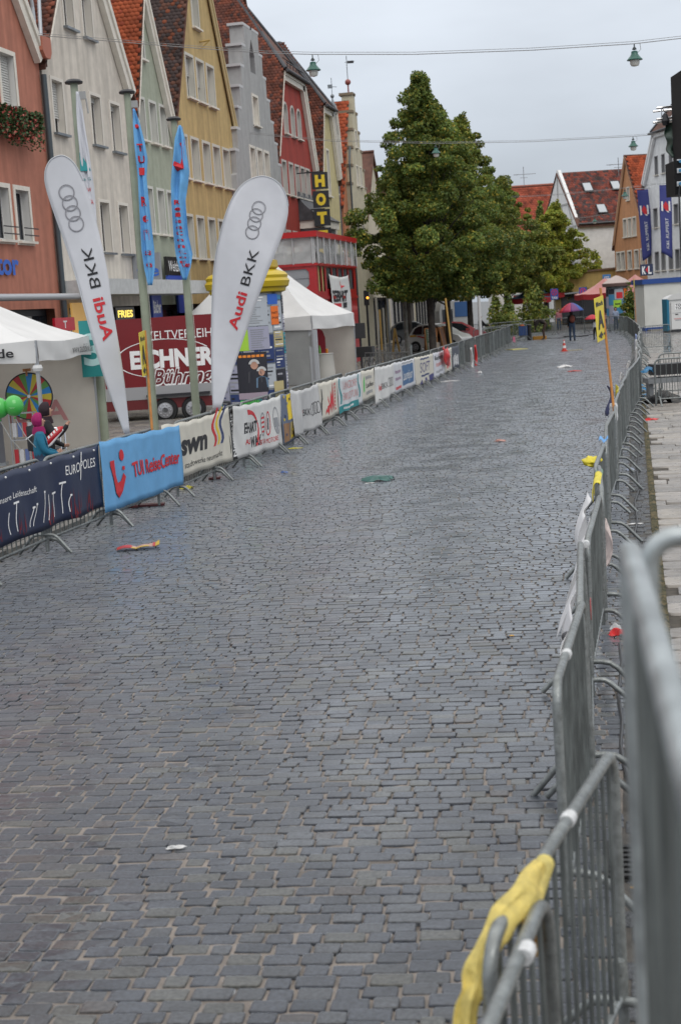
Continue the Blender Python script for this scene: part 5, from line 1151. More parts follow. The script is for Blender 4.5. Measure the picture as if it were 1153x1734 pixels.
# white shop house with the blue banners
near, far = cf(103, 1185), cf(113, 1097); au = (far-near); w2 = au.length; au.normalize(); ad = Vector((au.y, -au.x, 0)); ad = ad if ad.dot(HR) > 0 else -ad; FK = Fr(near, au, ad)
wk = plaster('shop_white', (.76,.77,.78), .06)
t = gable('gabled_house', 'white shop house with long blue banners and a clipped gable at the right edge', 0, w2, 10.6, w2/2, 17.5, wk,
  [G_(u,z,.75,1.35) for z in (4.0,7.2) for u in (.8,2.1,3.6,4.9,6.4,7.7,9.2)]+[G_(u,11.0,.55,1.3,mull=0) for u in (4.4,5.9,7.3)], TILE_C['dark'], F=FK, D=12, tl=False, half=(2.55, w2-2.55, 14.0), vm=None, wopt=dict(sur=.06, surm=M('grey_surround', (.30,.30,.31), .7)))
for i, (px, py0, py1, wd_, lb) in enumerate(((1127,314,426,.036,'broad blue shop banner hanging from a pole on the white shop house'), (1089,322,430,.04,'narrow blue shop banner farther left on the white shop house, its foot curled'))):
    d = 104 if i == 0 else 111; c = Wd(px, (py0+py1)/2, d); hw = 10*d/FPX if i == 0 else 9.5*d/FPX; hz = (py1-py0)/2*d/FPX
    tt = thing('hanging_banner', lb, 'banner', c); rotv = (HR+HF*.15).normalized()
    def fn(a, b, c=c, hw=hw, hz=hz, i=i): return c+rotv*(hw*(2*a-1)+ (b*.12*hz if i == 1 else b*.03))+HF*(.12*sin(a*4+b*3)+.2*b*b)+VZ*(hz*(1-2*b)-( .5*a*b*b if i == 0 else .5*(1-a)*b*b))
    cl = MB().grid(fn, 8, 20).build('cloth', M('banner_blue', (.045,.055,.22), .7), tt, smooth=80, solid=.01)
    class SK(Sheet):
        def pt(s, u, v, off=0): return fn(u, 1-v)-HF*.06
    s = SK(c, HR, VZ); s.poly([(.12,.62),(.28,.62),(.28,.76),(.12,.76)], WHITE); s.poly([(.25,.69),(.5,.76),(.7,.70),(.7,.62),(.5,.62)], RED); s.poly([(.3,.68),(.62,.60),(.75,.60),(.4,.72)], WHITE); s.poly([(.72,.62),(.86,.62),(.86,.76),(.72,.76)], WHITE)
    s.text('K&L RUPPERT', .66, .10, .26, WHITE, w=.42, ang=pi/2); s.flush(cl)
    MB().bar(c+rotv*(-hw*1.4)+VZ*(hz+.08), c+rotv*(hw*1.6)+VZ*(hz+.08), .06, .06).build('pole', ALU, tt)
c = Wd(1094, 457, 100); t = thing('shop_sign', 'dark blue cube sign with white letters above the cabin', 'sign', c); MB().obox(c, HR*.42, HF*.1, VZ*.38).build('sign_box', M('sign_navy', (.02,.03,.075), .5), t)
s = Sheet(c-HF*.11-HR*.35, HR, VZ); s.text('K', .02, -.26, .52, WHITE, w=.26, bold=.04); s.text('L', .44, -.26, .52, WHITE, w=.22, bold=.04); s.poly([(.24,.0),(.42,.22),(.42,-.2)], RED); s.flush(t)
# white house with the long red roof
cn = cf(140, 982); bx_ = HR; gy = cam_dir(-1.7, 9).normalized(); FW_ = Fr(cn, bx_, gy); GL = 10.0
t = thing('gabled_house', 'white timber framed house with a long mottled red roof and skylights', 'house', cn); wht = plaster('white_far', (.70,.70,.70), .05)
FG = Fr(cn, gy, bx_); ws = [G_(3.3,6.6,1.3,1.5), G_(1.5,3.4,1.2,1.4), G_(5.8,6.5,1.2,1.5)]
wall_mesh(FG, [(0,0),(GL,0),(GL,9.2),(GL/2+.1,14.6),(GL/2-.2,14.6),(0,9.2)], [winpts(*w[:4]) for w in ws], .3, wht, t)
for w in ws: window(FG, *w[:4], t, sur=.1, surm=M('timber_grey', (.20,.20,.20), .8))
tb = MB()
for a, b in (((.3,9.0),(GL-.3,9.0)),((1.2,9.2),(2.2,11)),((GL/2,9.2),(GL/2,14.2)),((.2,5.6),(GL-.2,5.6)),((2.2,11.2),(GL-2.2,11.2)),((3,9.2),(4.2,11.2)),((7,9.2),(5.8,11.2))): tb.bar(FG(a[0],-.03,a[1]), FG(b[0],-.03,b[1]), .16, .08, up=bx_)
tb.build('timber_frame', M('timber_pale', (.40,.40,.40), .8), t)
MB().prism([FW_(.3,0,0), FW_(9,0,0), FW_(9,0,9.15), FW_(.3,0,9.15)], gy*.3).build('wall', wht, t)
MB().tube([FW_(0,-.35,9.12), FW_(9,-.35,9.12)], .1, 6).build('gutter', LEAD, t)
k = sqrt((GL/2)**2+5.2**2); rf = MB().prism([FW_(-.1,-.3,8.95), FW_(9.2,-.3,8.95), FW_(9.2,GL/2,14.35), FW_(-.1,GL/2,14.35)], (0,0,-.15)).prism([FW_(-.1,GL+.3,8.95), FW_(9.2,GL+.3,8.95), FW_(9.2,GL/2,14.35), FW_(-.1,GL/2,14.35)], (0,0,-.15)).build('roof', ROOFPLAIN, t)
tiles('roof_tiles', FW_, (.25,-.3,9.0), (1,0,0), 9, (0,GL/2/k,5.2/k), k+.3, [((.19,.05,.035), .4), ((.11,.045,.04), .3), ((.065,.045,.045), .3)], rf, w=.28, h=.26)
sv = (gy*(GL/2)+VZ*5.2).normalized(); sn = HR.cross(sv)
for px, py, lw in ((994,319,.36), (1041.5,316,.36), (1018,355.5,.36)):
    p0 = FW_(0,-.3,9.0); c = Wp(px, py, p0, sn)+sn*.15
    sk = MB(); sk.obox(c, HR*(lw+.08), sv*.62, sn*.06).build('skylight', DARKM, t); MB().obox(c+sn*.07, HR*lw, sv*.52, sn*.01).build('skylight_pane', M('skylight_glass', (.40,.43,.46), .1), t)
# red roofed building behind the trees
cn = cf(163, 872); FR_ = Fr(cn, HR, HF); t = thing('house', 'building with a wide plain red hipped roof rising behind the trees', 'house', cn)
MB().prism([FR_(-2,0,0), FR_(16,0,0), FR_(16,0,8.4), FR_(-2,0,8.4)], HF*9).build('wall', plaster('far_wall', (.5,.48,.44)), t)
rf = MB().quad(FR_(-2.6,-.5,8.3), FR_(16,-.5,8.3), FR_(16,5,14.9), FR_(.6,5,14.9)).quad(FR_(-2.6,-.5,8.3), FR_(.6,5,14.9), FR_(-2.6,10,8.3)).quad(FR_(-2.6,10,8.3), FR_(16,10,8.3), FR_(16,5,14.9), FR_(.6,5,14.9)).build('roof', ROOFPLAIN, t)
k = sqrt(5.5**2+6.6**2); tiles('roof_tiles', FR_, (-2.6,-.52,8.33), (1,0,0), 18.6, (0,5.5/k,6.6/k), k, [((.29,.065,.035), .7), ((.22,.05,.03), .3)], rf, keep=lambda s, q: s > q*3.2/k, w=.34, h=.3)
MB().tube([FR_(.6,5,15), FR_(16,5,15)], .14, 6).tube([FR_(.6,5,15), FR_(-2.6,-.5,8.4)], .12, 6).build('ridge_tiles', M('ridge_pale', (.28,.10,.07), .8), rf)
def antenna(label, px, py, d, h):
    b = Wd(px, py, d); o = MB().tube([b, b+VZ*h], .035, 5).bar(b+VZ*h*.62-HR*1.1, b+VZ*h*.62+HR*1.3, .05, .05).bar(b+VZ*h*.62-HR*.7+HF*.5, b+VZ*h*.62-HR*.7-HF*.5, .04, .04).bar(b+VZ*h*.45-HR*.4, b+VZ*h*.45+HR*.4, .04, .04).build('roof_antenna', M('antenna_grey', (.22,.22,.23), .5, .4), loc=b); tag(o, label, 'antenna')
antenna('thin aerial on the plain red hipped roof', 887, 316, 160, 2.1); antenna('thin aerial between the white house roof and the orange gable', 1047, 297, 135, 1.6)
# low yellow building
cn = cf(134, 985); t = thing('house', 'low yellow flat roofed building under the blank white wall', 'house', cn); Fy = Fr(cn, HR, HF)
MB().prism([Fy(-2,0,0), Fy(5,0,0), Fy(5,0,4.7), Fy(-2,0,4.5)], HF*4).build('wall', plaster('low_yellow', (.50,.36,.13)), t); shopfront(Fr(cn-HF*.5, HR, HF), -1.9, 4.9, t, z1=2.6, d=.3); MB().bar(Fy(-2.1,-.1,4.55), Fy(5.1,-.1,4.78), .25, .16, up=VZ).build('cornice', M('cornice_brown', (.16,.10,.06), .7), t)
MB().bar(Fy(-2,-.5,2.7), Fy(2,-.5,2.9), .9, .12, up=VZ).build('awning', M('awning_grey', (.30,.33,.36), .6), t)
def post_sign(label, px, py, d, w, h, m, draw, name='street_sign', pole=True):
    c = Wd(px, py, d); t = thing(name, label, 'sign', (c.x, c.y, 0)); MB().obox(c, HR*w/2, HF*.02, VZ*h/2).build('plate', m, t)
    if pole: MB().tube([Vector((c.x, c.y, 0))+HF*.06, c+HF*.06+VZ*h/2], .035, 8).build('post', M('post_grey', (.22,.23,.24), .5, .3), t)
    s = Sheet(c-HF*.022-HR*w/2-VZ*h/2, HR, VZ); draw(s, w, h); s.flush(t); return t
SB_ = M('sign_traffic_blue', (.03,.075,.36), .4)
def taxi(s, w, h):
    s.disc(w/2, h*.66, w*.40, RED); s.disc(w/2, h*.66, w*.31, INK('traffic_blue', (.03,.075,.36)), lift=2); 
    for sg in (1, -1): s.poly([(w/2-.25*w,h*.66+sg*.2*h),(w/2-.2*w,h*.66+sg*.24*h),(w/2+.25*w,h*.66-sg*.2*h),(w/2+.2*w,h*.66-sg*.24*h)], RED, 3)
    s.text('TAXI', w*.14, h*.06, h*.22, WHITE, w=w*.72, bold=.03)
post_sign('blue taxi sign with red ring standing to the left under the yellow green tree', 938, 498, 118, .62, .86, SB_, taxi); post_sign('blue taxi sign with red ring standing nearer the red market parasol', 986.5, 496.5, 116, .62, .92, SB_, taxi)
post_sign('light blue board on a post before the low yellow building', 1026.5, 472, 121, .66, .70, M('board_blue', (.05,.20,.45), .5), lambda s, w, h: (s.rect(w*.12,h*.15,w*.88,h*.55, WHITE), s.rect(w*.2,h*.66,w*.8,h*.74, WHITE)))
# second advertising column
def stone_top(t, base, r, ht):
    MB().lathe([(r*1.05,0),(r*1.3,.02),(r*1.34,.22),(r*1.3,.26)], 24, base+VZ*ht).build('cornice', M('column_brown', (.14,.085,.075), .7), t, smooth=40); MB().lathe([(r*1.3,.26),(r*.75,.55),(r*.25,.75),(.02,.80)], 24, base+VZ*ht).build('cap', M('column_stone', (.42,.35,.33), .8), t, smooth=40)
def posters2(s, r, rr):
    for col in (-2,-1,0,1,2):
        z = .2
        while z < 2.7: h = rr.uniform(.5,.9); s.rect(col*.55-.26,z,col*.55+.26,min(2.85,z+h-.04), rr.choice([INK('poster_lilac', (0,0,0)), INK('poster_blue', (0,0,0)), INK('poster_pale', (0,0,0)), INK('poster_night', (0,0,0))]), 1, 6, 2); z += h
    s.rect(.35,2.05,.78,2.85, INK('poster_orange', (0,0,0)), 3, 6, 2); s.rect(-.42,1.5,.15,2.05, INK('poster_lime', (0,0,0)), 3, 6, 2); s.rect(-.32,2.1,.3,2.8, INK('poster_pale', (0,0,0)), 3, 6, 2); s.rect(-.2,2.15,.25,2.6, RED, 4, 6, 2); s.rect(-.3, 1.72, .05, 1.8, BLACK, 5)
    s.poly([(.47,2.25),(.66,2.25),(.60,2.45),(.63,2.66),(.5,2.66),(.53,2.45)], BLACK, 5)
b = cf(107, 1044, .0); poster_column('small advertising column with a pale conical cap in front of the red parasol', b, .78, 3.0, 9, posters2, stone_top)
# red and pink market parasols
def parasol(label, px, d, R_, ze, zp, m1, m2, n=8):
    b = cf(d, px); t = thing('market_parasol', label, 'parasol', b); mb = MB(); v = MB()
    for k in range(n):
        a0, a1 = 2*pi*k/n, 2*pi*(k+1)/n; e = lambda a, r, z: b+Vector((r*cos(a), r*sin(a), z))
        mb.grid(lambda u, w: e(a0+(a1-a0)*u, R_*(1-w)*(1-.05*sin(pi*u)), ze+(zp-ze)*w-.18*sin(pi*w)-.06*sin(pi*u)*(1-w)), 4, 6, mi=k % 2); v.grid(lambda u, w: e(a0+(a1-a0)*u, R_*(1-.05*sin(pi*u)), ze-.42*w-.06*sin(pi*u)), 4, 1)
    mb.build('canopy', [m1, m2], t, smooth=30); v.build('valance', M('valance_red', (.30,.015,.02), .8), t); MB().tube([b, b+VZ*zp], .04, 8).build('pole', ALU, t); return t
RP, PP = M('parasol_rose', (.50,.25,.23), .85), M('parasol_pink', (.46,.20,.19), .85)
parasol('big rose coloured parasol with red valance left of the small advertising column', 1024, 116, 2.4, 2.6, 3.75, RP, PP); parasol('rose parasol with red valance right of the small advertising column', 1076, 119, 2.5, 2.7, 3.9, RP, PP)
parasol('dark blue parasol among the pots under the far trees', 893, 121, 1.9, 2.6, 3.3, M('parasol_navy', (.02,.04,.09), .8), M('parasol_navy2', (.02,.05,.11), .8)); parasol('teal parasol at the far end near the taxi sign', 912, 128, 2.2, 2.9, 3.6, M('parasol_teal', (.03,.10,.12), .8), M('parasol_navy', (.02,.04,.09), .8))
# white cabin and toilet
def cabin():
    o = cf(95, 1090); ax = (HR+HF*.06).normalized(); ay = Vector((-ax.y, ax.x, 0)); P = lambda u, v, z: o+ax*u+ay*v+VZ*z
    t = thing('site_cabin', 'white site cabin with blue roof edge and blue base at the right', 'cabin', o); wm = M('cabin_white', (.58,.58,.55), .5, noise=.05, nscale=1)
    MB().obox(P(3,1.25,1.6), ax*3, ay*1.25, VZ*1.42).build('body', wm, t); bm = M('cabin_blue', (.012,.055,.24), .45)
    MB().obox(P(3,1.25,3.16), ax*3.12, ay*1.37, VZ*.16).build('roof_edge', bm, t); MB().obox(P(3,1.25,.12), ax*3.03, ay*1.28, VZ*.10).build('base_frame', bm, t)
    gv = MB()
    for i in range(40): gv.obox(P(.1+i*.15,-.004,1.6), ax*.012, ay*.006, VZ*1.35)
    gv.build('panel_ribs', wm, t)
    MB().obox(P(1.1,-.5,.05), ax*1.0, ay*.35, VZ*.05).build('timber_step', M('wet_board', (.22,.20,.17), .5), t)
    # toilet booth
    q = cf(89, 1129); t = thing('toilet_booth', 'white portable toilet with a teal side in front of the white cabin', 'toilet', q); P = lambda u, v, z: q+ax*u+ay*v+VZ*z; w2 = M('booth_white', (.56,.56,.55), .35)
    MB().obox(P(.65,.55,1.05), ax*.58, ay*.5, VZ*.92).build('body', w2, t); MB().obox(P(.02,.5,1.05), ax*.07, ay*.52, VZ*.96).build('side_panel', M('booth_teal', (.005,.14,.24), .4), t)
    MB().grid(lambda a, b: P(-.02+1.35*a, 1.1*b-.02, 2.0+.26*sin(pi*a)**.6), 14, 3).grid(lambda a, b: P(-.02+1.35*a, -.02, 1.95+.31*b*sin(pi*a)**.6+.05*b), 14, 2).build('roof', w2, t, smooth=50)
    MB().obox(P(.66,-.01,1.0), ax*.46, ay*.03, VZ*.82).build('door', M('booth_door', (.60,.60,.59), .35), t); MB().obox(P(.65,.5,.07), ax*.66, ay*.55, VZ*.07).build('skid', DARKM, t)
    s = Sheet(P(.22,-.045,0), ax, VZ); s.rect(.2,1.35,.68,1.72, WHITE); s.text('TOI', .24, 1.56, .14, BLACK, w=.40, bold=.03, lift=2); s.text('TOI', .24, 1.38, .14, BLACK, w=.40, bold=.03, lift=2); s.rect(.22,1.03,.4,1.10, BLACK); s.rect(.04,1.15,.84,1.17, GREY); s.rect(.14,.78,.82,.83, PINK); s.rect(.2,.70,.78,.74, GREY); s.flush(t)
cabin()
for px, py0, py1, d, lb in ((1074,475,560,84,'slim wooden stake with yellow tip in front of the small advertising column'),):
    b = cf(d, 1075); tp = Wd(1072.5, 472, d); t = thing('wooden_stake', lb, 'stake', b); MB().tube([b, tp-VZ*.5], .03, 6).build('shaft', WOOD, t); MB().tube([tp-VZ*.5, tp], .032, 6).build('tip', M('stake_yellow', (.45,.38,.05), .6), t)
# stage tower: speakers, tarpaulin and truss
d = 27.0; c = Wd(1152, 245, d)
t = thing('speaker_stack', 'tall black speaker array cut by the right edge of the photo', 'speaker', Vector((c.x, c.y, 0))); bk = M('speaker_black', (.005,.005,.006), .7, spec=.25)
x0 = Wd(1146.5, 230, d); MB().obox(x0+HR*.45+VZ*.05, HR*.45, HF*.4, VZ*1.05).build('upper_array', bk, t); MB().obox(Wd(1134, 304, d)+HR*.45, HR*.45, HF*.35, VZ*.30).build('lower_cabinet', bk, t)
for py in (277, 292, 314):
    q = Wd(1142, py, d)-HF*.37; f = MB().obox(q, HR*.05, HF*.015, VZ*.042).build('connector_plate', M('plate_pale', (.50,.52,.54), .4), t); MB().lathe([(.028,0),(.028,.03)], 12, q-HF*.03, axis=-HF).build('connector', M('connector_blue', (.03,.16,.30), .4), t)
b0 = Wd(1141, 330, d)-HF*.36; MB().tube([Wd(1142, 314, d)-HF*.4, b0, Vector((b0.x, b0.y, .02))], .016, 6).build('cable', DARKM, t)
TARP = M('tarp_green', (.018,.040,.028), .45, noise=.3, nscale=4, bump=.8, bscale=5)
p = Wd(1140, 235, d+.6); o = MB().grid(lambda a, b: Wd(1126.5+6*b*b+26*a, 207+62*b-(b*b*14*a), d+.5)+HF*(.10*sin(a*7+b*4)+.06*sin(b*11-a*3))+HR*.02*sin(b*14), 14, 20).build('tarpaulin', TARP, loc=p, smooth=80, solid=.01); tag(o, 'dark green tarpaulin hanging below the aluminium truss beside the speakers', 'tarpaulin')
t = thing('stage_truss', 'end of a bright aluminium truss above the green tarpaulin', 'truss', Wd(1113, 195, d+.5)); mb = MB(); dd = HF*.3
for py0, py1 in ((183,179.5),(202,198.5)):
    for k in (0, 1): mb.tube([Wd(1111, py0+2.2*k, d+.5)+dd*k, Wd(1175, py1-3+2.2*k, d+.5)+dd*k], .022, 8)
mb.build('chord', CHROME, t); mb = MB(); up_ = lambda px: Wd(px, 183.5-(px-1111)*.085, d+.5); dn = lambda px: Wd(px, 202.5-(px-1111)*.085, d+.5)
mb.tube([up_(1119), dn(1119)], .014, 6).tube([up_(1120), dn(1132)], .01, 6).tube([dn(1134), up_(1146)], .01, 6).tube([up_(1147), dn(1158)], .01, 6).build('lacing', CHROME, t)
MB().lathe([(.05,0),(.08,.08),(.04,.2)], 10, dn(1126)-VZ*.12).build('clamp', DARKM, t)

# ------------------------------------------------------------------ trees
def leaf_mat(k, c): return M('leaf_'+k, attr='leaf', rough=.55, spec=.3, noise=.25, nscale=.8)
LEAF = leaf_mat('a', None)
see_through(LEAF, .38)
BARK = M('bark', (.045,.036,.03), .9, noise=.4, nscale=5, bump=.8, bscale=18)
def tree(label, base, H, R_, zc, nclump, nleaf, cols, seed, spires=4, ls=.13, asym=0.0, name='lime_tree', group=None, tr=.17, wide=.32):
    """crown from limb-borne leaf clumps: clumps sit on ascending limbs, more of them low down; spires break the outline"""
    rg = np.random.default_rng(seed); rr = random.Random(seed); base = Vector(base); t = thing(name, label, 'tree', base, group)
    limbs = MB(); top = base+Vector((rr.uniform(-.2,.2), rr.uniform(-.2,.2), H*.93))
    tp = [base, base+VZ*zc*.6, base+VZ*(zc+H)/2+Vector((rr.uniform(-.15,.15), rr.uniform(-.15,.15), 0)), top]; limbs.tube(tp, [tr*1.15, tr, tr*.55, .02], 9)
    cl = []
    for i in range(nclump):
        f = rr.random()**1.35; z = zc+(H-zc)*f; prof = (min(1, (f+.10)/wide)**.6)*(1-max(0, f-wide)/(1-wide))**.85
        a = rr.uniform(0, 2*pi); rad = R_*prof*sqrt(rr.uniform(.04, 1.0))*(1+.09*sin(3*a+seed)+.10*sin(5*a-seed+z)); p = base+Vector((cos(a)*rad*(1+asym*cos(a)), sin(a)*rad, z))
        cl.append((p, rr.uniform(.30,.66)*(1.05-.5*f), rr.uniform(.8,1.35)))
        if i % 7 == 0: s0 = base+VZ*(zc*.75+(z-zc)*.55); limbs.tube([s0, s0.lerp(p, .5)+VZ*.15, p], [.05*(1.1-f), .03, .012], 5)
    for i in range(spires):
        a = rr.uniform(0, 2*pi); f = rr.uniform(.35,.85); r0 = R_*.55*(1-f)+.1; z = zc+(H-zc)*f
        for q in range(5): cl.append((base+Vector((cos(a)*r0*(1-.1*q), sin(a)*r0*(1-.1*q), z+q*.42)), .42-.07*q, 1.7))
    for q in range(6): cl.append((top+Vector((0,0,-2.2+q*.5)), .62-.09*q, 1.6))
    w = np.array([c[1]**2 for c in cl]); w /= w.sum(); cnt = rg.multinomial(nleaf, w); V = []; C_ = []
    cidx = rg.normal(0, 1, len(cl))
    for (p, r, e), n, ct in zip(cl, cnt, cidx):
        d = rg.normal(size=(n,3)); d /= np.linalg.norm(d, axis=1)[:, None]; q = d*(r*rg.uniform(.25,1.0,n)**.45)[:, None]*np.array((1.1,1.1,.75*e)); q[:, 2] -= .12*r*(d[:, 0]**2+d[:, 1]**2)
        c = q+np.array(p); n1 = rg.normal(size=(n,3))+d*.8+np.array((0,0,.6)); n1 /= np.linalg.norm(n1, axis=1)[:, None]
        a = np.cross(n1, rg.normal(size=(n,3))); a /= np.linalg.norm(a, axis=1)[:, None]; b = np.cross(n1, a); s = ls*rg.uniform(.6,1.25,n)[:, None]
        V.append(np.stack((c-a*s, c+b*s*.62-a*s*.1, c+a*s, c-b*s*.62-a*s*.1), 1))
        col = np.array(cols)[rg.choice(len(cols), n, p=CW)]*(rg.uniform(.7,1.3,n)*(1+.13*ct))[:, None]; C_.append(col)
    V = np.concatenate(V)-np.array(base); C_ = np.concatenate(C_); n = len(V); me = bpy.data.meshes.new('crown'); me.vertices.add(n*4); me.vertices.foreach_set('co', V.reshape(-1))
    me.loops.add(n*4); me.loops.foreach_set('vertex_index', np.arange(n*4, dtype=np.int32)); me.polygons.add(n); me.polygons.foreach_set('loop_start', (np.arange(n)*4).astype(np.int32)); me.update(calc_edges=True)
    cc = np.ones((n,4,4)); cc[:, :, :3] = C_[:, None]; me.attributes.new('leaf', 'FLOAT_COLOR', 'POINT').data.foreach_set('color', cc.reshape(-1)); me.materials.append(LEAF)
    o = bpy.data.objects.new('crown', me); COL.objects.link(o); o.parent = t; limbs.build('trunk', BARK, t, smooth=60); return t
CW = [.42,.30,.20,.08]
DG = [(.098,.150,.038),(.145,.196,.044),(.21,.235,.046),(.38,.30,.05)]; MG = [(.12,.165,.036),(.165,.20,.040),(.22,.235,.044),(.36,.28,.05)]; YG = [(.22,.28,.046),(.28,.31,.048),(.34,.335,.052),(.44,.35,.058)]
def tb_(px, d): return cf(d, px)
tree('tallest dark green lime tree, nearest of the row, its crown rising to a pointed top', tb_(728,72), 13.6, 3.6, 3.2, 380, 130000, DG, 3, spires=16, ls=.078, wide=.27)
tree('dark green lime tree with its trunk just right of the tallest one', tb_(757,80), 13.0, 4.0, 3.3, 280, 80000, DG, 8, spires=12, ls=.085)
tree('mid green lime tree, third trunk of the row', tb_(794,91), 13.8, 4.3, 3.4, 290, 80000, MG, 11, spires=12, ls=.09)
tree('mid green lime tree, fourth trunk of the row behind the dark figure', tb_(856,120), 12.2, 4.6, 3.4, 280, 75000, MG, 19, spires=9, ls=.115)
tree('yellow green lime tree standing in front of the white house with red roof', tb_(945,136), 10.8, 4.3, 2.6, 280, 60000, YG, 23, spires=9, ls=.115, wide=.34)
tree('smaller yellow green lime tree by the left taxi sign', tb_(925,127), 8.8, 2.8, 3.2, 60, 18000, YG, 27, spires=4, ls=.12)
tree('slim dark conifer showing above the yellow green tree', tb_(922,150), 12.2, 1.4, 2.5, 45, 6500, DG, 31, spires=1, ls=.17, name='conifer_tree', wide=.2)
tree('dark shaded lime tree set back on the left of the row', tb_(690,98), 9.2, 2.6, 3.6, 60, 20000, DG, 37, spires=3, ls=.11)
def shrub(label, px, d, H, R_, cols, seed, n=2600, name='potted_shrub'):
    return tree(label, cf(d, px), H, R_, .25, 24, n, cols, seed, spires=2, ls=.11, name=name, tr=.05, wide=.4)
shrub('mid green shrub right of the dark figure at the railings', 841, 104, 2.6, 1.1, MG, 41); shrub('green shrub in the pots left of the blue parasol', 855, 106, 2.2, 1.0, DG, 42); shrub('green shrub directly under the blue parasol', 897, 112, 2.9, 1.2, MG, 43); shrub('dark green shrub behind the bending figure', 912, 114, 3.0, 1.1, DG, 44); shrub('dark leafy bush between the cabin and the small advertising column', 1068, 104, 2.6, .8, DG, 45)
# ------------------------------------------------------------------ the small white car, boards and street clutter
def car(label, c, ax, body, stripe=None, L_=3.45, H_=1.56, W_c=1.5):
    ax = ax.normalized(); ay = Vector((-ax.y, ax.x, 0)); t = thing('parked_car', label, 'car', c); P = lambda u, v, z: c+ax*u+ay*v+VZ*z
    prof = [(0.02,.30),(0,.55),(.05,.80),(.18,1.02),(.42,1.36),(.72,1.52),(1.25,1.57),(1.9,1.50),(2.4,1.22),(2.72,1.0),(3.2,.86),(3.4,.66),(3.42,.38),(3.3,.26),(.3,.24)]
    sx = L_/3.42; secs = []
    mb = MB()
    for v, k in ((0,.90),(.07,.98),(.18,1),(W_c-.18,1),(W_c-.07,.98),(W_c,.90)):
        secs.append([P((1.7+(u-1.7)*(.985 if v in (0, W_c) else 1))*sx, v+(0 if z < 1.0 else (.13*(z-1.0)/.55)*(1 if v < W_c/2 else -1)), .28+(z-.28)*(H_/1.57)*(.985 if v in (0, W_c) else 1)) for u, z in prof])
    o = len(mb.v); n = len(prof)
    for s_ in secs: mb.v += [tuple(p) for p in s_]
    for i in range(len(secs)-1):
        for j in range(n): mb.f.append((o+i*n+j, o+i*n+(j+1) % n, o+(i+1)*n+(j+1) % n, o+(i+1)*n+j)); mb.m.append(0)
    mb.f += [tuple(o+j for j in range(n)), tuple(o+(len(secs)-1)*n+j for j in range(n))[::-1]]; mb.m += [0, 0]
    mb.build('body', body, t, smooth=35); gl = M('car_glass', (.012,.014,.017), .12, spec=.3)
    F = lambda u, z, v=-.012: P(u*sx, v+.13*max(0, z-1.0)/.55, .28+(z-.28)*(H_/1.57))
    for w in ([(.36,1.02),(.52,1.34),(.80,1.45),(.98,1.46),(.98,1.0)], [(1.04,1.0),(1.04,1.46),(1.40,1.47),(1.88,1.40),(2.28,1.12),(2.3,1.0)]):
        MB().add([F(u, z) for u, z in w], [tuple(range(len(w)))]).build('window', gl, t)
    MB().add([P(.12*sx,.25,.28+.80*(H_/1.57)), P(.12*sx,W_c-.25,.28+.80*(H_/1.57)), P(.40*sx,W_c-.32,.28+1.06*(H_/1.57)), P(.40*sx,.32,.28+1.06*(H_/1.57))], [(0,1,2,3)]).build('rear_window', gl, t)
    for u in (.55, 2.78):
        MB().lathe([(.33,-.0),(.335,.05)], 24, P(u*sx,-.018,.30), axis=ay).build('wheel_arch', DARKM, t)
        w = MB().lathe([(.20,-.03),(.285,-.04),(.29,.1),(.2,.14)], 24, P(u*sx,.0,.29), axis=ay).build('wheel', M('tyre', (0,0,0)), t, smooth=40)
        r = MB().lathe([(.20,0),(.19,.02),(.05,.035),(.04,.0)], 20, P(u*sx,-.03,.29), axis=-ay)
        r.build('rim', M('rim_silver', (0,0,0)), w)
        k = MB()
        for q in range(5): an = 2*pi*q/5; k.obox(P(u*sx,-.055,.29)+ax*.12*cos(an)+VZ*.12*sin(an), (ax*cos(an+.6)+VZ*sin(an+.6))*.03, ay*.004, (VZ*cos(an+.6)-ax*sin(an+.6))*.045)
        k.build('rim_openings', DARKM, w)
    MB().obox(P(.0,.12,.95*(H_/1.57)), ax*.03, ay*.07, VZ*.14).build('tail_light', M('tail_red', (.35,.01,.01), .2), t); MB().obox(P(2.15*sx,-.12,1.05), ax*.09, ay*.07, VZ*.06).build('mirror', body, t)
    if stripe: stripe(t, F)
    return t
def cstripe(t, F):
    MB().add([F(.25,.86,-.02), F(.7,.90,-.02), F(.62,.98,-.02), F(.22,.98,-.02)], [(0,1,2,3)]).add([F(2.2,.82,-.02), F(2.75,.80,-.02), F(2.7,.72,-.02), F(2.3,.7,-.02)], [(0,1,2,3)]).build('decal', INK('car_amber', (.55,.30,.02)), t)
    MB().add([F(.7,.88,-.02), F(1.3,.72,-.02), F(1.7,.8,-.02), F(1.7,.86,-.02), F(1.3,.8,-.02), F(.72,.94,-.02)], [(0,1,2,3,4,5)]).add([F(1.6,.92,-.02), F(2.6,1.0,-.02), F(2.5,.9,-.02), F(1.7,.84,-.02)], [(0,1,2,3)]).build('decal', INK('car_red', (.50,.03,.02)), t)
cw = Wz(704, 597); q = Wz(790, 593); axc = (q-cw); axc.z = 0; axc.normalize()
car('small white car with red and amber stripes behind the wooden boards', cw-axc*.55, axc, M('car_white', (.62,.62,.60), .22, coat=.5), cstripe)
car('red car nosing out behind the small white car', cf(86, 824)-HR*3.42, HR, M('car_red_paint', (.32,.015,.015), .25, coat=.5)); car('dark grey car parked far back left of the white car', cf(103, 655), HR, M('car_grey', (.09,.095,.10), .3, coat=.4)); car('silver car parked far back behind the posts', cf(118, 622), HR, M('car_silver', (.35,.36,.37), .3, .4))
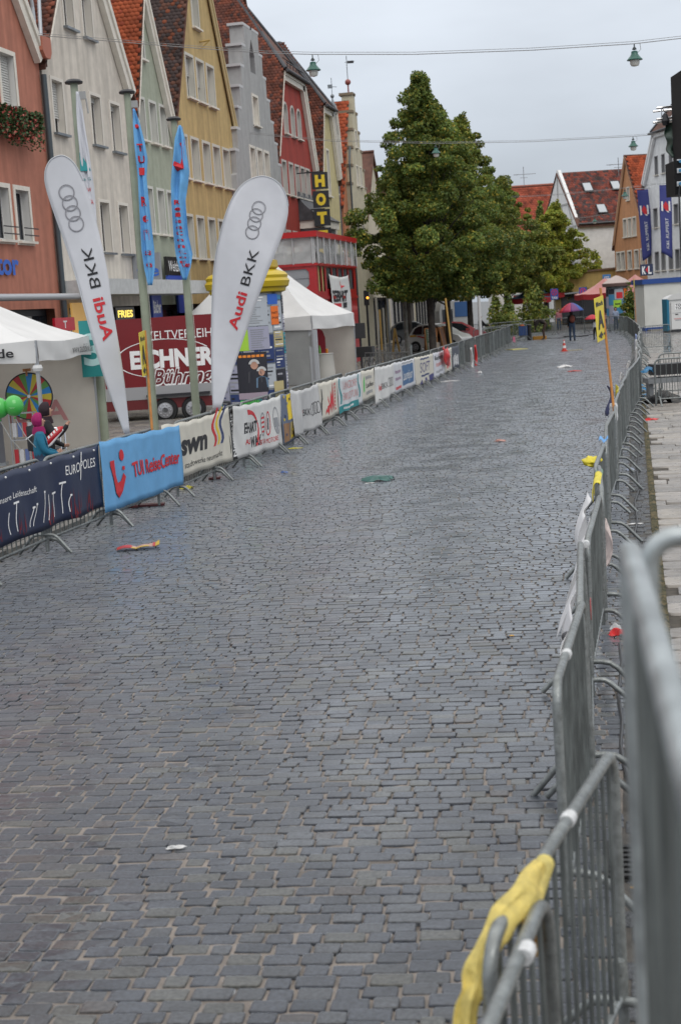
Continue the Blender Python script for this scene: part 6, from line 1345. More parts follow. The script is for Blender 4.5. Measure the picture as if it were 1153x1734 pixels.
def a_board(label, px, py, d, w, h, m, ang, draw=None):
    b = cf(d, px); t = thing('a_board', label, 'board', b); ax = (HR*cos(ang)+HF*sin(ang)); ay = Vector((-ax.y, ax.x, 0))
    for sg in (1, -1):
        lo, hi = b+ay*.28*sg, b+VZ*h+ay*.03*sg; MB().obox((lo+hi)/2, ax*w/2, ay*.012, (hi-lo)/2).build('panel', m, t); mb = MB()
        for e in (-1, 1): mb.bar(lo+ax*w/2*e, hi+ax*w/2*e, .05, .05)
        mb.bar(hi-ax*w/2, hi+ax*w/2, .05, .05).build('frame', WOOD, t)
    if draw: s = Sheet(b-ay*.30-ax*w/2+VZ*.02, ax, VZ*h+ay*.25); draw(s); s.flush(t)
def menu(s):
    for q in range(7): s.rect(.12, .75+q*.09, .12+.3+.2*((q*37) % 5)/5, .78+q*.09, INK('chalk', (.5,.5,.45)))
    s.rect(.1,.15,.7,.62, INK('menu_photo', (.35,.30,.25)))
a_board('wooden framed menu board with pale text standing before the white car', 725, 590, 78, .60, 1.38, M('board_dark_green', (.05,.085,.04), .6), .15, menu)
a_board('folded brown wooden board seen edge on beside the menu board', 742, 590, 79.5, .6, 1.35, M('board_brown', (.14,.065,.035), .7), 1.15); a_board('brown wooden board farthest right before the white car', 752, 590, 80.5, .5, 1.4, M('board_brown', (0,0,0)), .4)
def post(label, px, d, ztop, r, m, name='post', extra=None):
    b = cf(d, px); t = thing(name, label, 'post', b); MB().tube([b, b+VZ*ztop], r, 8).build('shaft', m, t); extra and extra(t, b); return t
GP = M('post_pale', (.34,.33,.29), .6); YW = M('wood_yellow', (.42,.26,.07), .6)
stk0, stk1 = cf(68, 761), Wd(754, 505, 68); t = thing('wooden_stake', 'long yellowish wooden stake leaning before the second trunk', 'stake', stk0); MB().tube([stk0, stk1], .045, 6).build('shaft', YW, t)
post('stout grey weathered post left of the white car', 684, 74, 2.9, .10, M('post_weathered', (.20,.19,.165), .8, noise=.3, nscale=5)); post('slim white post beside the stake and the white car', 810, 70, 2.9, .075, M('post_white', (.50,.50,.50), .5)); post('pale post second from the left in the plaza', 636, 92, 3.3, .07, GP); post('pale post right of the yellow one in the plaza', 647, 88, 2.6, .06, GP); post('yellowish post between two pale posts in the plaza', 641, 90, 2.5, .06, YW)
post('grey street sign post with a green name plate', 655, 86, 5.0, .06, M('post_grey', (0,0,0)), name='street_name_sign', extra=lambda t, b: (MB().obox(b+VZ*3.75-HR*.35, HR*.42+VZ*-.08, HF*.02, VZ*.14).build('plate', M('plate_green', (.02,.12,.09), .5), t), MB().obox(b+VZ*4.6-HR*.25, HR*.36, HF*.02, VZ*.28).build('upper_plate', M('plate_grey', (.25,.26,.27), .5), t)))
t = post('yellow A shaped frame in the plaza before the parked cars', 661, 84, .1, .05, YW, name='sawhorse'); b = t.location; MB().bar(b-HR*.05, b+VZ*1.4+HR*.12, .12, .1).bar(b+HR*.34, b+VZ*1.4+HR*.12, .12, .1).build('leg_frame', YW, t)
t = post('traffic signal with a glowing amber lamp left of the posts', 620, 80, 3.6, .06, DARKM, name='traffic_light'); b = t.location; MB().obox(b+VZ*3.2, HR*.14, HF*.1, VZ*.4).build('signal_head', DARKM, t); MB().ball(b+VZ*3.2-HF*.1+HR*.06, .07).build('lens', M('amber_lens', (1,.4,.05), .4, emit=2), t)
t = thing('vending_post', 'dark rounded box on a leg beside the bus', 'box', cf(62, 605.5)); b = t.location; MB().obox(b+VZ*1.75, HR*.22, HF*.18, VZ*.32).build('box', M('box_black', (.02,.02,.022), .4), t); MB().tube([b, b+VZ*1.5], .05, 8).build('leg', DARKM, t)
# bicycle with a basket box
def bicycle():
    b = cf(58, 619); t = thing('bicycle', 'dark bicycle with a black crate on its carrier beside the bus tent', 'bicycle', b); ax = (HF*.95+HR*.3).normalized()
    for u in (-.5, .52):
        c = b+ax*u+VZ*.34; side = ax.cross(VZ); w = MB().tube([c+ax*.33*cos(2*pi*q/24)+VZ*.33*sin(2*pi*q/24) for q in range(24)], .018, 6, closed=True).build('wheel', M('tyre', (0,0,0)), t); sp_ = MB()
        for q in range(8): sp_.tube([c, c+ax*.32*cos(2*pi*q/8)+VZ*.32*sin(2*pi*q/8)], .003, 4)
        sp_.build('spokes', CHROME, w)
    P = lambda u, z: b+ax*u+VZ*z; f = M('frame_grey', (.15,.15,.16), .35, .5)
    MB().tube([P(-.5,.34), P(-.05,.32), P(.42,.80), P(.52,.34)], .016, 6).tube([P(-.05,.32), P(-.2,.88)], .016, 6).tube([P(-.5,.34), P(-.18,.75), P(.4,.84)], .014, 6).build('frame', f, t)
    MB().obox(P(-.22,.92), ax*.13, ax.cross(VZ)*.07, VZ*.03).build('saddle', DARKM, t); MB().tube([P(.42,.8), P(.38,1.05)], .014, 6).tube([P(.36,1.06)-ax.cross(VZ)*.28, P(.42,1.06), P(.36,1.06)+ax.cross(VZ)*.28], .013, 6).build('handlebar', CHROME, t)
    MB().obox(P(-.62,1.0), ax*.20, ax.cross(VZ)*.36, VZ*.20).build('crate', M('crate_black', (.015,.015,.017), .5), t)
bicycle()
for px, d, hh in ((655, 55, 1.05),):
    t = thing('railing', 'low thin railing in the plaza behind the left row', 'railing', cf(d, px)); a, b = cf(d+1.5, 612), cf(d-1, 690); mb = MB()
    for z in (.35,.98): mb.tube([a+VZ*z, b+VZ*z], .02, 6)
    for q in range(9): p = a.lerp(b, q/8); mb.tube([p, p+VZ*.98], .012, 5)
    mb.tube([b, b+VZ*1.25], .05, 8); mb.build('rails', STEEL, t)
# white van behind the second trunk
b = cf(100, 742); t = thing('parked_van', 'white van with a blue rear panel behind the white car', 'van', b); P = lambda u, v, z: b+HR*u+HF*v+VZ*z
MB().prism([P(0,0,.5), P(2.3,0,.5), P(2.3,0,2.1), P(2.1,0,2.75), P(.2,0,2.75), P(0,0,2.1)], HF*4.5).build('body', M('van_white', (.5,.5,.5), .3), t); MB().obox(P(1.55,-.02,2.15), HR*.5, HF*.02, VZ*.5).build('rear_panel', M('van_blue', (.05,.13,.32), .4), t); MB().obox(P(.55,-.02,1.6), HR*.35, HF*.02, VZ*.6).build('rear_door_window', GLASS, t)
for u in (.3, 2.0): MB().lathe([(.2,0),(.33,.03),(.33,.2),(.2,.22)], 18, P(u-.1,.6,.33), axis=HR).build('wheel', M('tyre', (0,0,0)), t)
# ------------------------------------------------------------------ people
PJ = dict(pel=(0,0,.94), sp=(0,.01,1.12), ch=(0,.0,1.30), nk=(0,.0,1.45), h0=(0,.015,1.53), h1=(0,.03,1.62), h2=(0,.02,1.66),
  sL=(-.165,0,1.39), eL=(-.20,-.02,1.12), wL=(-.19,.06,.90), pL=(-.19,.08,.83), sR=(.165,0,1.39), eR=(.20,-.02,1.12), wR=(.19,.06,.90), pR=(.19,.08,.83),
  tL=(-.09,0,.90), kL=(-.10,.03,.49), aL=(-.10,-.01,.09), fL=(-.11,.13,.035), tR=(.09,0,.90), kR=(.10,.03,.49), aR=(.10,-.01,.09), fR=(.11,.13,.035))
PE = [('pel','sp'),('sp','ch'),('ch','nk'),('nk','h0'),('h0','h1'),('h1','h2'),('ch','sL'),('sL','eL'),('eL','wL'),('wL','pL'),('ch','sR'),('sR','eR'),('eR','wR'),('wR','pR'),
  ('pel','tL'),('tL','kL'),('kL','aL'),('aL','fL'),('pel','tR'),('tR','kR'),('kR','aR'),('aR','fR')]
PR = dict(pel=.155, sp=.15, ch=.165, nk=.058, h0=.082, h1=.098, h2=.07, s=.084, e=.060, w=.043, p=.034, t=.102, k=.076, a=.058, f=.04)
REG = dict(pel=1, sp=0, ch=0, nk=2, h0=2, h1=2, h2=2, s=0, e=0, w=0, p=2, t=1, k=1, a=1, f=3)
def person(label, loc, rotz, H, mats, pose={}, fat=1.0, extras=None, finger=None, lean=None):
    """mats: jacket, trousers, skin, shoes. The body is one skinned mesh; pose overrides joints (person's frame: x right, y ahead)"""
    t = thing('person', label, 'person', loc); J = {**PJ, **pose}; names = list(J); V = [Vector(J[n]) for n in names]; E = [(names.index(a), names.index(b)) for a, b in PE]; k = H/1.70
    rad = []
    for n in names: r = PR.get(n, PR.get(n[0], .05)); rad.append((r*fat if n in ('pel','sp','ch') else r))
    reg = [REG.get(n, REG.get(n[0], 0)) for n in names]
    for sd_ in 'LR':   # a palm with a thumb and four fingers of their own
        p, w = Vector(J['p'+sd_]), Vector(J['w'+sd_]); d = (p-w).normalized(); ix = names.index('p'+sd_); side = d.cross(Vector((0,1,0.2))).normalized(); crl = d.cross(side)
        for q, (off, ln) in enumerate(((-.030,.070),(-.010,.080),(.010,.076),(.030,.060))):
            f1 = p+side*off+d*ln*.55; f2 = p+side*off+d*ln*(1.0 if (finger == sd_ and q == 0) else .8)-crl*(0 if (finger == sd_ and q == 0) else .03)
            V += [f1, f2]; E += [(ix, len(V)-2), (len(V)-2, len(V)-1)]; rad += [.0105, .009]; reg += [2, 2]
        th = p-side*.045+d*.015-crl*.015; V += [th, th+d*.03-side*.012]; E += [(names.index('w'+sd_), len(V)-2), (len(V)-2, len(V)-1)]; rad += [.012, .010]; reg += [2, 2]
    me = bpy.data.meshes.new('body_cage'); me.from_pydata([tuple(v*k) for v in V], E, []); o = bpy.data.objects.new('body_cage', me); COL.objects.link(o)
    o.modifiers.new('skin', 'SKIN'); sv = me.skin_vertices[0].data
    for i, r in enumerate(rad): sv[i].radius = (r*k*(1.12 if reg[i] in (0,1) and i < 3 else 1), r*k*(.78 if i < 3 else 1)); sv[i].use_root = (i == 0)
    ss = o.modifiers.new('sub', 'SUBSURF'); ss.levels = 2; ss.render_levels = 2
    dg = bpy.context.evaluated_depsgraph_get(); dg.update(); nm = bpy.data.meshes.new_from_object(o.evaluated_get(dg)); bpy.data.objects.remove(o); bpy.data.meshes.remove(me)
    nm.name = 'body'; P = np.array([p.center for p in nm.polygons]); segs = []
    best = np.full(len(P), 9.0); lab = np.zeros(len(P), int)
    for a, b in E:
        A, B = np.array(V[a]*k), np.array(V[b]*k); ab = B-A; tt = np.clip(((P-A)@ab)/max(1e-9, ab@ab), 0, 1); dd = np.linalg.norm(P-(A+tt[:, None]*ab), axis=1)-(rad[a]*(1-tt)+rad[b]*tt)*k
        l_ = np.where(tt < .5, reg[a], reg[b])
        if names and (reg[a], reg[b]) == (0, 2): l_ = np.where(tt < .82, 0, 2)
        if (reg[a], reg[b]) == (1, 3): l_ = np.where(tt < .05, 1, 3)
        m_ = dd < best; best = np.where(m_, dd, best); lab = np.where(m_, l_, lab)
    for m in mats: nm.materials.append(m)
    nm.polygons.foreach_set('material_index', lab.astype(np.int32)); nm.polygons.foreach_set('use_smooth', [True]*len(P)); nm.update()
    bo = bpy.data.objects.new('body', nm); COL.objects.link(bo); bo.parent = t
    loc0 = t.location.copy(); hc = Vector(J['h1'])*k
    if extras: extras(t, k, J, hc+loc0, loc0)
    t.rotation_euler = (0, 0, rotz); return t
SKIN = M('skin', (.42,.24,.17), .55, noise=.08, nscale=20); HAIRD = M('hair_dark', (.018,.012,.010), .6, noise=.3, nscale=30); SHOE = M('shoe_dark', (.02,.02,.022), .6)
def cloth(k, c): return M('cloth_'+k, c, .88, noise=.14, nscale=7, bump=.25, bscale=22)
def face(t, hc, k):
    m = MB(); m.ball(hc+Vector((0,.080,-.008))*k, .011*k, .016*k, .019*k, 8, 6); m.build('nose', SKIN, t, smooth=80)
    for s_ in (-1, 1): MB().ball(hc+Vector((s_*.033,.071,.020))*k, .012*k, .006*k, .008*k, 8, 6).build('eye', M('eye_dark', (.02,.015,.012), .2), t); MB().ball(hc+Vector((s_*.082,.0,0))*k, .012*k, .025*k, .034*k, 8, 6).build('ear', SKIN, t)
    MB().ball(hc+Vector((0,.071,-.048))*k, .026*k, .008*k, .007*k, 8, 6).build('mouth', M('lip', (.30,.10,.09), .5), t)
def hood(m, full=True, name='hood'):
    def f(t, k, J, hc, l0):
        face(t, hc, k)
        fn = lambda d: (1.0 if d.y < .45 else max(.55, 1.0-.9*(d.y-.45)))*(1+.05*sin(d.x*9+d.z*7))
        MB().ball(hc+Vector((0,-.025,.012))*k, .116*k, .120*k, .134*k, 20, 14, fn=fn).build(name, m, t, smooth=80); MB().lathe([(.12*k,-.03),(.115*k,.02),(.09*k,.08)], 16, l0+Vector(J['nk'])*k-VZ*.02*k).build('collar', m, t, smooth=60)
    return f
def hair(m, ln=.12):
    def f(t, k, J, hc, l0):
        face(t, hc, k); fn = lambda d: (1.0 if d.y < .3 else max(.62, 1-.8*(d.y-.3)))*(1+.04*sin(d.x*13)*sin(d.z*11)); MB().ball(hc+Vector((0,-.022,.03-.3*ln))*k, .112*k, .118*k, (.112+ln*.5)*k, 18, 12, fn=fn).build('hair', m, t, smooth=80)
    return f
YC = lambda a: YAW+a     # rotation so that the person's 'ahead' is a turn a from straight up the street seen by the camera
kid = Wd(73, 800, 21.4); kid.z = .085; kid2 = Wd(87, 800, 22.3); kid2.z = .085
person('child in a blue fleece and magenta hood at the left, seen from the side', kid, YC(-radians(80)), 1.40, [cloth('blue', (.012,.13,.22)), cloth('jeans', (.04,.06,.11)), SKIN, SHOE],
  dict(sL=(-.17,0,1.36), sR=(.17,0,1.36), eR=(.21,.07,1.10), wR=(.15,.24,1.02), pR=(.13,.30,1.02), eL=(-.19,.05,1.12), wL=(-.10,.24,1.04), pL=(-.06,.31,1.06)), fat=1.3, extras=hood(cloth('magenta', (.26,.006,.09))))
person('person in dark clothes and dark cap, one finger raised, beside the magenta hood', kid2, YC(-radians(78)), 1.50, [cloth('charcoal', (.014,.013,.016)), cloth('black', (.01,.01,.012)), SKIN, SHOE],
  dict(eR=(.22,.14,1.16), wR=(.17,.30,1.30), pR=(.17,.34,1.37), eL=(-.2,.04,1.12), wL=(-.14,.22,1.0), pL=(-.12,.29,.99)), finger='R', extras=hood(cloth('aubergine', (.022,.010,.016)), name='knitted_cap'))
c0, c1 = Wd(72, 757, 21.45), Wd(107, 722, 21.55); ax = (c1-c0).normalized(); t = thing('cheering_pouch', 'red and white inflated pouch held slantwise by the child in blue', 'pouch', c0)
MB().tube([c0-ax*.02, c0, c0+ax*.1, c1-ax*.06, c1], [.005,.035,.055,.05,.01], 14).build('red_half', M('foil_red', (.42,.012,.018), .25), t, smooth=70); up2 = ax.cross(HF).normalized()
up2 = up2 if up2.z > 0 else -up2
MB().tube([c0+ax*.02-up2*.045-HF*.01, c0+ax*.12-up2*.06-HF*.01, c1-ax*.03-up2*.035-HF*.01], [.012,.022,.015], 10).build('white_edge', M('foil_white', (.62,.60,.60), .3), t, smooth=70)
s = Sheet(c0+ax*.03+up2*.012-HF*.06, ax, up2); 
for q in range(6): s.poly([(.02+q*.055,.0),(.05+q*.055,.0),(.065+q*.055,.034),(.035+q*.055,.034)], WHITE)
s.flush(t)
# chair behind them
c = Wd(101, 800, 22.9); c.z = .085; t = thing('metal_chair', 'chrome framed chair with dark seat right of the two children', 'chair', c); P = lambda u, v, z: c+HR*u+HF*v+VZ*z
mb = MB(); mb.tube([P(.10,-.2,0), P(.10,-.2,1.02), P(.06,-.2,1.08), P(-.30,-.2,1.06), P(-.42,-.2,.98)], .014, 8).tube([P(.10,.2,0), P(.10,.2,1.02), P(.06,.2,1.1), P(-.30,.2,1.1), P(-.42,.2,1.0)], .014, 8).tube([P(-.36,-.2,.0), P(-.36,-.2,.8)], .014, 8).tube([P(-.36,.2,.0), P(-.36,.2,.8)], .014, 8).build('frame', CHROME, t, smooth=60)
MB().ball(P(-.14,0,.80), .28, .24, .045).build('seat', DARKM, t, smooth=60); MB().grid(lambda a, b: P(-.40+.04*sin(a*3), -.2+.4*a, .8+.38*b), 6, 3).build('backrest', DARKM, t, solid=.02)
for px, py, lb in ((24.5, 688, 'shiny green balloon in front of the prize wheel'), (-1, 692, 'shiny green balloon cut by the left edge of the photo')):
    c = Wd(px, py, 20.6); t = thing('balloon', lb, 'balloon', c); MB().ball(c, .135, .135, .155, 24, 16, fn=lambda d: 1-.10*max(0, -d.z)**2).lathe([(.006,-.18),(.02,-.165),(.008,-.150)], 10, c).build('balloon_skin', M('balloon_green', (.06,.40,.07), .18, spec=.6), t, smooth=80)
    e = Wd(px+37, py+70, 21.2); MB().tube([c-VZ*.17, c.lerp(e, .5)-VZ*.14, e], .007, 5).build('string', M('string_white', (.6,.6,.58), .7), t)
    s = Sheet(c-HF*.139-HR*.03, HR, VZ); s.eps = 0; s.rect(-.01,-.012,.07,-.008, INK('balloon_print', (.25,.55,.25))); s.rect(.0,-.024,.06,-.02, INK('balloon_print', (0,0,0))); s.flush(t)
# box with leaflets behind the children
c = Wd(40, 770, 25.0); c.z = .09; t = thing('display_case', 'small wire rack with red and white leaflets inside the gazebo behind the children', 'rack', c); mb = MB()
for u in (-.18,.22):
    for v in (0,.25): mb.tube([c+HR*u+HF*v, c+HR*u+HF*v+VZ*1.25], .012, 6)
for z in (.35,.8,1.25): mb.obox(c+HR*.02+HF*.125+VZ*z, HR*.2, HF*.125, VZ*.008)
mb.build('frame', ALU, t)
for q, z in enumerate((.4,.85)):
    for i in range(4): MB().obox(c+HR*(-.12+i*.09)+HF*.06+VZ*(z+.12), HR*.035, HF*.01, VZ*.12).build('leaflet', (M('leaflet_red', (.40,.02,.03), .5), M('leaflet_white', (.5,.5,.52), .5), M('leaflet_blue', (.1,.14,.3), .5))[(i+q) % 3], t)
# people far down the street
u1 = Wz(969, 578); u1.z = 0
def backpack(m, hm):
    def f(t, k, J, hc, l0): hair(hm, .2)(t, k, J, hc, l0); MB().ball(l0+Vector((0,-.17,1.24))*k, .16*k, .10*k, .22*k, 12, 10).build('backpack', m, t, smooth=80)
    return f
UMBP = dict(eR=(.23,.08,1.18), wR=(.12,.22,1.34), pR=(.10,.24,1.41), kL=(-.10,.12,.50), aL=(-.10,.10,.10), fL=(-.11,.24,.04), aR=(.10,-.16,.12), fR=(.11,-.04,.04))
person('person seen from behind under the rainbow umbrella, with a brown backpack', u1, YC(0), 1.74, [cloth('black', (0,0,0)), cloth('denim', (.025,.045,.085)), SKIN, SHOE], UMBP, extras=backpack(cloth('rust', (.12,.03,.02)), HAIRD))
def umbrella(label, top, R_, cols, h, tilt=(0,0), n=8):
    t = thing('umbrella', label, 'umbrella', top); tx = Vector((tilt[0], 0, 0)); 
    for k in range(n):
        a0, a1 = 2*pi*k/n, 2*pi*(k+1)/n
        def fn(u, v, a0=a0, a1=a1):
            a = a0+(a1-a0)*u; r = R_*v*(1-.06*sin(pi*u)*v); d = Vector((cos(a)*r, sin(a)*r, -h*(v**1.7))); return top+d+HR*(tilt[0]*d.z)+VZ*(tilt[1]*d.dot(HR))
        MB().grid(fn, 4, 6).build('panel', cols[k % len(cols)], t, smooth=60, solid=.004)
    MB().tube([top+VZ*.08, top-VZ*.75], .012, 6).build('shaft', DARKM, t); return t
rb = [M('umb_'+k, c, .6) for k, c in (('red', (.42,.02,.03)), ('orange', (.50,.12,.02)), ('yellow', (.50,.36,.03)), ('green', (.03,.16,.06)), ('teal', (.02,.12,.18)), ('blue', (.02,.07,.28)), ('violet', (.12,.03,.14)), ('magenta', (.30,.02,.07)))]
rb = [rb[i] for i in (4, 3, 2, 1, 0, 7, 6, 5)]
tp = u1+Vector((-.02,.12,2.20)); umbrella('big rainbow coloured umbrella held over the person with the backpack', tp, .74, rb, .50, (0,.06))
u2 = Wz(1008.5, 576); u2.z = 0; person('child in a white top and dark trousers under the small red umbrella', u2, YC(.2), 1.22, [cloth('white', (.46,.46,.48)), cloth('black', (0,0,0)), SKIN, SHOE], UMBP, extras=hair(HAIRD))
umbrella('small red umbrella of the child behind the yellow block sign', u2+Vector((-.16,.0,1.46)), .46, [M('umb_red2', (.42,.015,.035), .6)], .26)
u3 = Wz(921, 575.5); u3.z = 0; person('person in dark brown clothes bending down over the black bollard', u3, YC(radians(80)), 1.90, [cloth('brown_black', (.022,.017,.015)), cloth('brown', (.05,.03,.022)), SKIN, SHOE],
  dict(pel=(0,-.14,.90), sp=(0,.04,1.04), ch=(0,.22,1.08), nk=(0,.36,1.06), h0=(0,.42,1.03), h1=(0,.50,1.00), h2=(0,.53,.98), sL=(-.165,.26,1.06), sR=(.165,.26,1.06), eL=(-.18,.40,.84), eR=(.18,.40,.84), wL=(-.14,.46,.62), wR=(.14,.46,.62), pL=(-.13,.48,.55), pR=(.13,.48,.55), tL=(-.09,-.10,.88), tR=(.09,-.10,.88)), extras=hair(HAIRD), fat=1.35)
u4 = Wd(815, 590, 90); u4.z = .03; person('dark haired person in black at the railings beside the third trunk, arms stretched out', u4, YC(-radians(75)), 1.72, [cloth('black', (0,0,0)), cloth('denim', (0,0,0)), SKIN, SHOE], dict(eR=(.2,.22,1.15), wR=(.15,.42,1.08), pR=(.14,.50,1.08), eL=(-.2,.2,1.14), wL=(-.14,.42,1.06), pL=(-.13,.50,1.06)), extras=hair(HAIRD, .2))
for px, d, hh, lb, c1_ in ((1029, 113, 1.75, 'dark clothed adult standing beside the small advertising column', (.03,.025,.03)), (1040.5, 101.5, 1.55, 'person in a pale blue top before the small advertising column', (.25,.30,.42)), (1024, 110, 1.1, 'child in a pale pink top left of the small advertising column', (.42,.25,.24)), (849, 118, 1.75, 'adult in dark clothes far back among the shrubs', (.03,.03,.035)), (944, 112, 1.6, 'person in a rose top far behind the rainbow umbrella', (.32,.12,.14))):
    person(lb, cf(d, px), YC(pi*.9), hh, [cloth('c%d' % px, c1_), cloth('denim', (0,0,0)), SKIN, SHOE], extras=hair(HAIRD))
# bollard, boxes, bin, cone
b = Wz(896, 576); b.z = 0; t = thing('bollard', 'black bollard under the bending figure', 'bollard', b); MB().lathe([(.16,0),(.16,.1),(.14,.12),(.14,.86),(.17,.88),(.17,.95),(.1,1.0)], 16, b).build('shaft', M('bollard_black', (.010,.010,.012), .5), t, smooth=40)
o = MB().obox(b+HR*.62+VZ*.11-HF*.1, HR*.42, HF*.2, VZ*.11).build('crate', M('crate_ochre', (.36,.17,.015), .6), loc=b+HR*.62); tag(o, 'low ochre yellow crate at the feet of the bending figure', 'crate'); o.data.transform(Matrix())
b = Wz(886, 577); b.z = 0; t = thing('folding_board', 'blue square board with an orange top on a low rack, left of the bending figure', 'board', b); MB().obox(b+VZ*.62, HR*.27, HF*.05, VZ*.29).build('panel', M('board_deep_blue', (.010,.045,.17), .4), t); MB().ball(b+VZ*.95-HR*.05, .14, .09, .06).build('topping', M('cone_orange', (.50,.10,.015), .6), t)
MB().tube([b+HR*-.4, b+HR*-.2+VZ*.3, b+HR*.25+VZ*.3, b+HR*.55], .025, 6).tube([b-HR*.25, b-HR*.2+VZ*.35], .025, 6).build('rack', STEEL, t)
b = Wz(955, 595); b.z = 0; t = thing('traffic_cone', 'red and white traffic cone on the empty street', 'cone', b); m1, m2 = M('cone_red', (.46,.035,.02), .5), M('cone_white', (.6,.6,.6), .5)
MB().obox(b+VZ*.02, HR*.15, HF*.15, VZ*.02).build('base', m1, t); pz = [(.115,.04),(.092,.16),(.072,.28),(.052,.40),(.033,.50),(.02,.56)]
for i, (a, c) in enumerate(zip(pz[:-1], pz[1:])): MB().lathe([a, c], 16, b).build('sleeve', m1 if i % 2 == 0 else m2, t)
def slab(name, label, cat, px, py, w, l, h, m, rot=0.0):
    b = Wz(px, py); ax = HR*cos(rot)+HF*sin(rot); ay = Vector((-ax.y, ax.x, 0)); o = MB().obox(b+VZ*(h/2+.006), ax*w/2, ay*l/2, VZ*h/2).build(name, m, loc=b); tag(o, label, cat); return o
slab('board', 'thin pale board lying beside the traffic cone', 'board', 972, 593.5, .75, .3, .03, M('board_pale', (.33,.29,.18), .6)); slab('mat', 'long pale yellow strip lying at the foot of the far left row', 'mat', 874, 592, .85, 1.0, .03, M('mat_yellow', (.50,.46,.16), .7), .3)
for px, wd in ((964, .3), (983, .35)): slab('hump', 'black rubber cable ramp piece lying across the far street, %s' % ('left of the rainbow umbrella holder' if px == 964 else 'right of the rainbow umbrella holder'), 'cable ramp', px, 570, wd*2.6, .3, .05, M('rubber_black', (.012,.012,.012), .6))
o = MB().tube([Wz(925, 573, .02), Wz(950, 572, .02), Wz(985, 568.5, .02), Wz(1005, 566, .02)], .018, 6).build('cable', DARKM, loc=Wz(955, 572)); tag(o, 'dark cable running across the far end of the street', 'cable')
# ------------------------------------------------------------------ litter
def crumple(name, label, cat, c, sx, sy, sz, m, seed, rot=0.0, ny=14):
    rg = random.Random(seed); ph = [(rg.uniform(2,6), rg.uniform(2,6), rg.uniform(0,6)) for _ in range(6)]
    def fn(a, b):
        u, v = 2*a-1, 2*b-1; e = max(0, 1-(u*u*.8+v*v*.8)); hgt = .004+sz*(e**.5)*(.55+.45*sum(sin(k1*u+k2*v+p) for k1, k2, p in ph)/3); q = 1+.15*sin(5*u+3*v+seed)+.10*sin(9*v-4*u)
        x, y = u*sx*q*(1-.25*v*v), v*sy*q*(1-.25*u*u); return Vector((c.x+x*cos(rot)-y*sin(rot), c.y+x*sin(rot)+y*cos(rot), c.z+abs(hgt)+.004))
    o = MB().grid(fn, 26, ny).build(name, m, loc=c, solid=.002); return tag(o, label, cat)
FILM = lambda k, c: M('film_'+k, c, .3, noise=.2, nscale=14)
crumple('plastic_bag', 'crumpled teal green plastic bag lying alone in the middle of the street', 'bag', Wz(641, 814), .23, .17, .12, FILM('teal', (.018,.085,.078)), 1, YAW, 22)
o = crumple('plastic_sheet', 'small white scrap beside the teal green plastic bag', 'litter', Wz(626, 819), .07, .03, .01, FILM('white', (.5,.5,.5)), 2, YAW)
p = Wz(235, 930); t = thing('magazine', 'crumpled red and yellow brochure lying near the navy banner', 'brochure', p); ang = .55+YAW
def mag(a, b, z=0): u, v = (a-.5)*.52, (b-.5)*.22; return Vector((p.x+u*cos(.3)-v*sin(.3), p.y+u*sin(.3)+v*cos(.3), .02+.022*abs(sin(a*7))+.07*max(0, a-.72)*(1+b)+z))
MB().grid(lambda a, b: mag(a, b), 20, 6).build('sheet', M('brochure_tan', (.42,.26,.20), .35, noise=.2, nscale=12), t, solid=.002)
MB().grid(lambda a, b: mag(a*.35, b, .006), 8, 4).build('red_panel', M('brochure_red', (.42,.03,.02), .35), t); MB().grid(lambda a, b: mag(.35+a*.4, b*.35, .006), 8, 3).build('yellow_panel', M('brochure_yellow', (.55,.38,.03), .35), t); MB().grid(lambda a, b: mag(.90+a*.1, b, .008), 4, 4).build('yellow_panel', M('brochure_yellow', (0,0,0)), t); MB().grid(lambda a, b: mag(.84+a*.06, b, .01), 3, 4).build('red_panel', M('brochure_red', (0,0,0)), t)
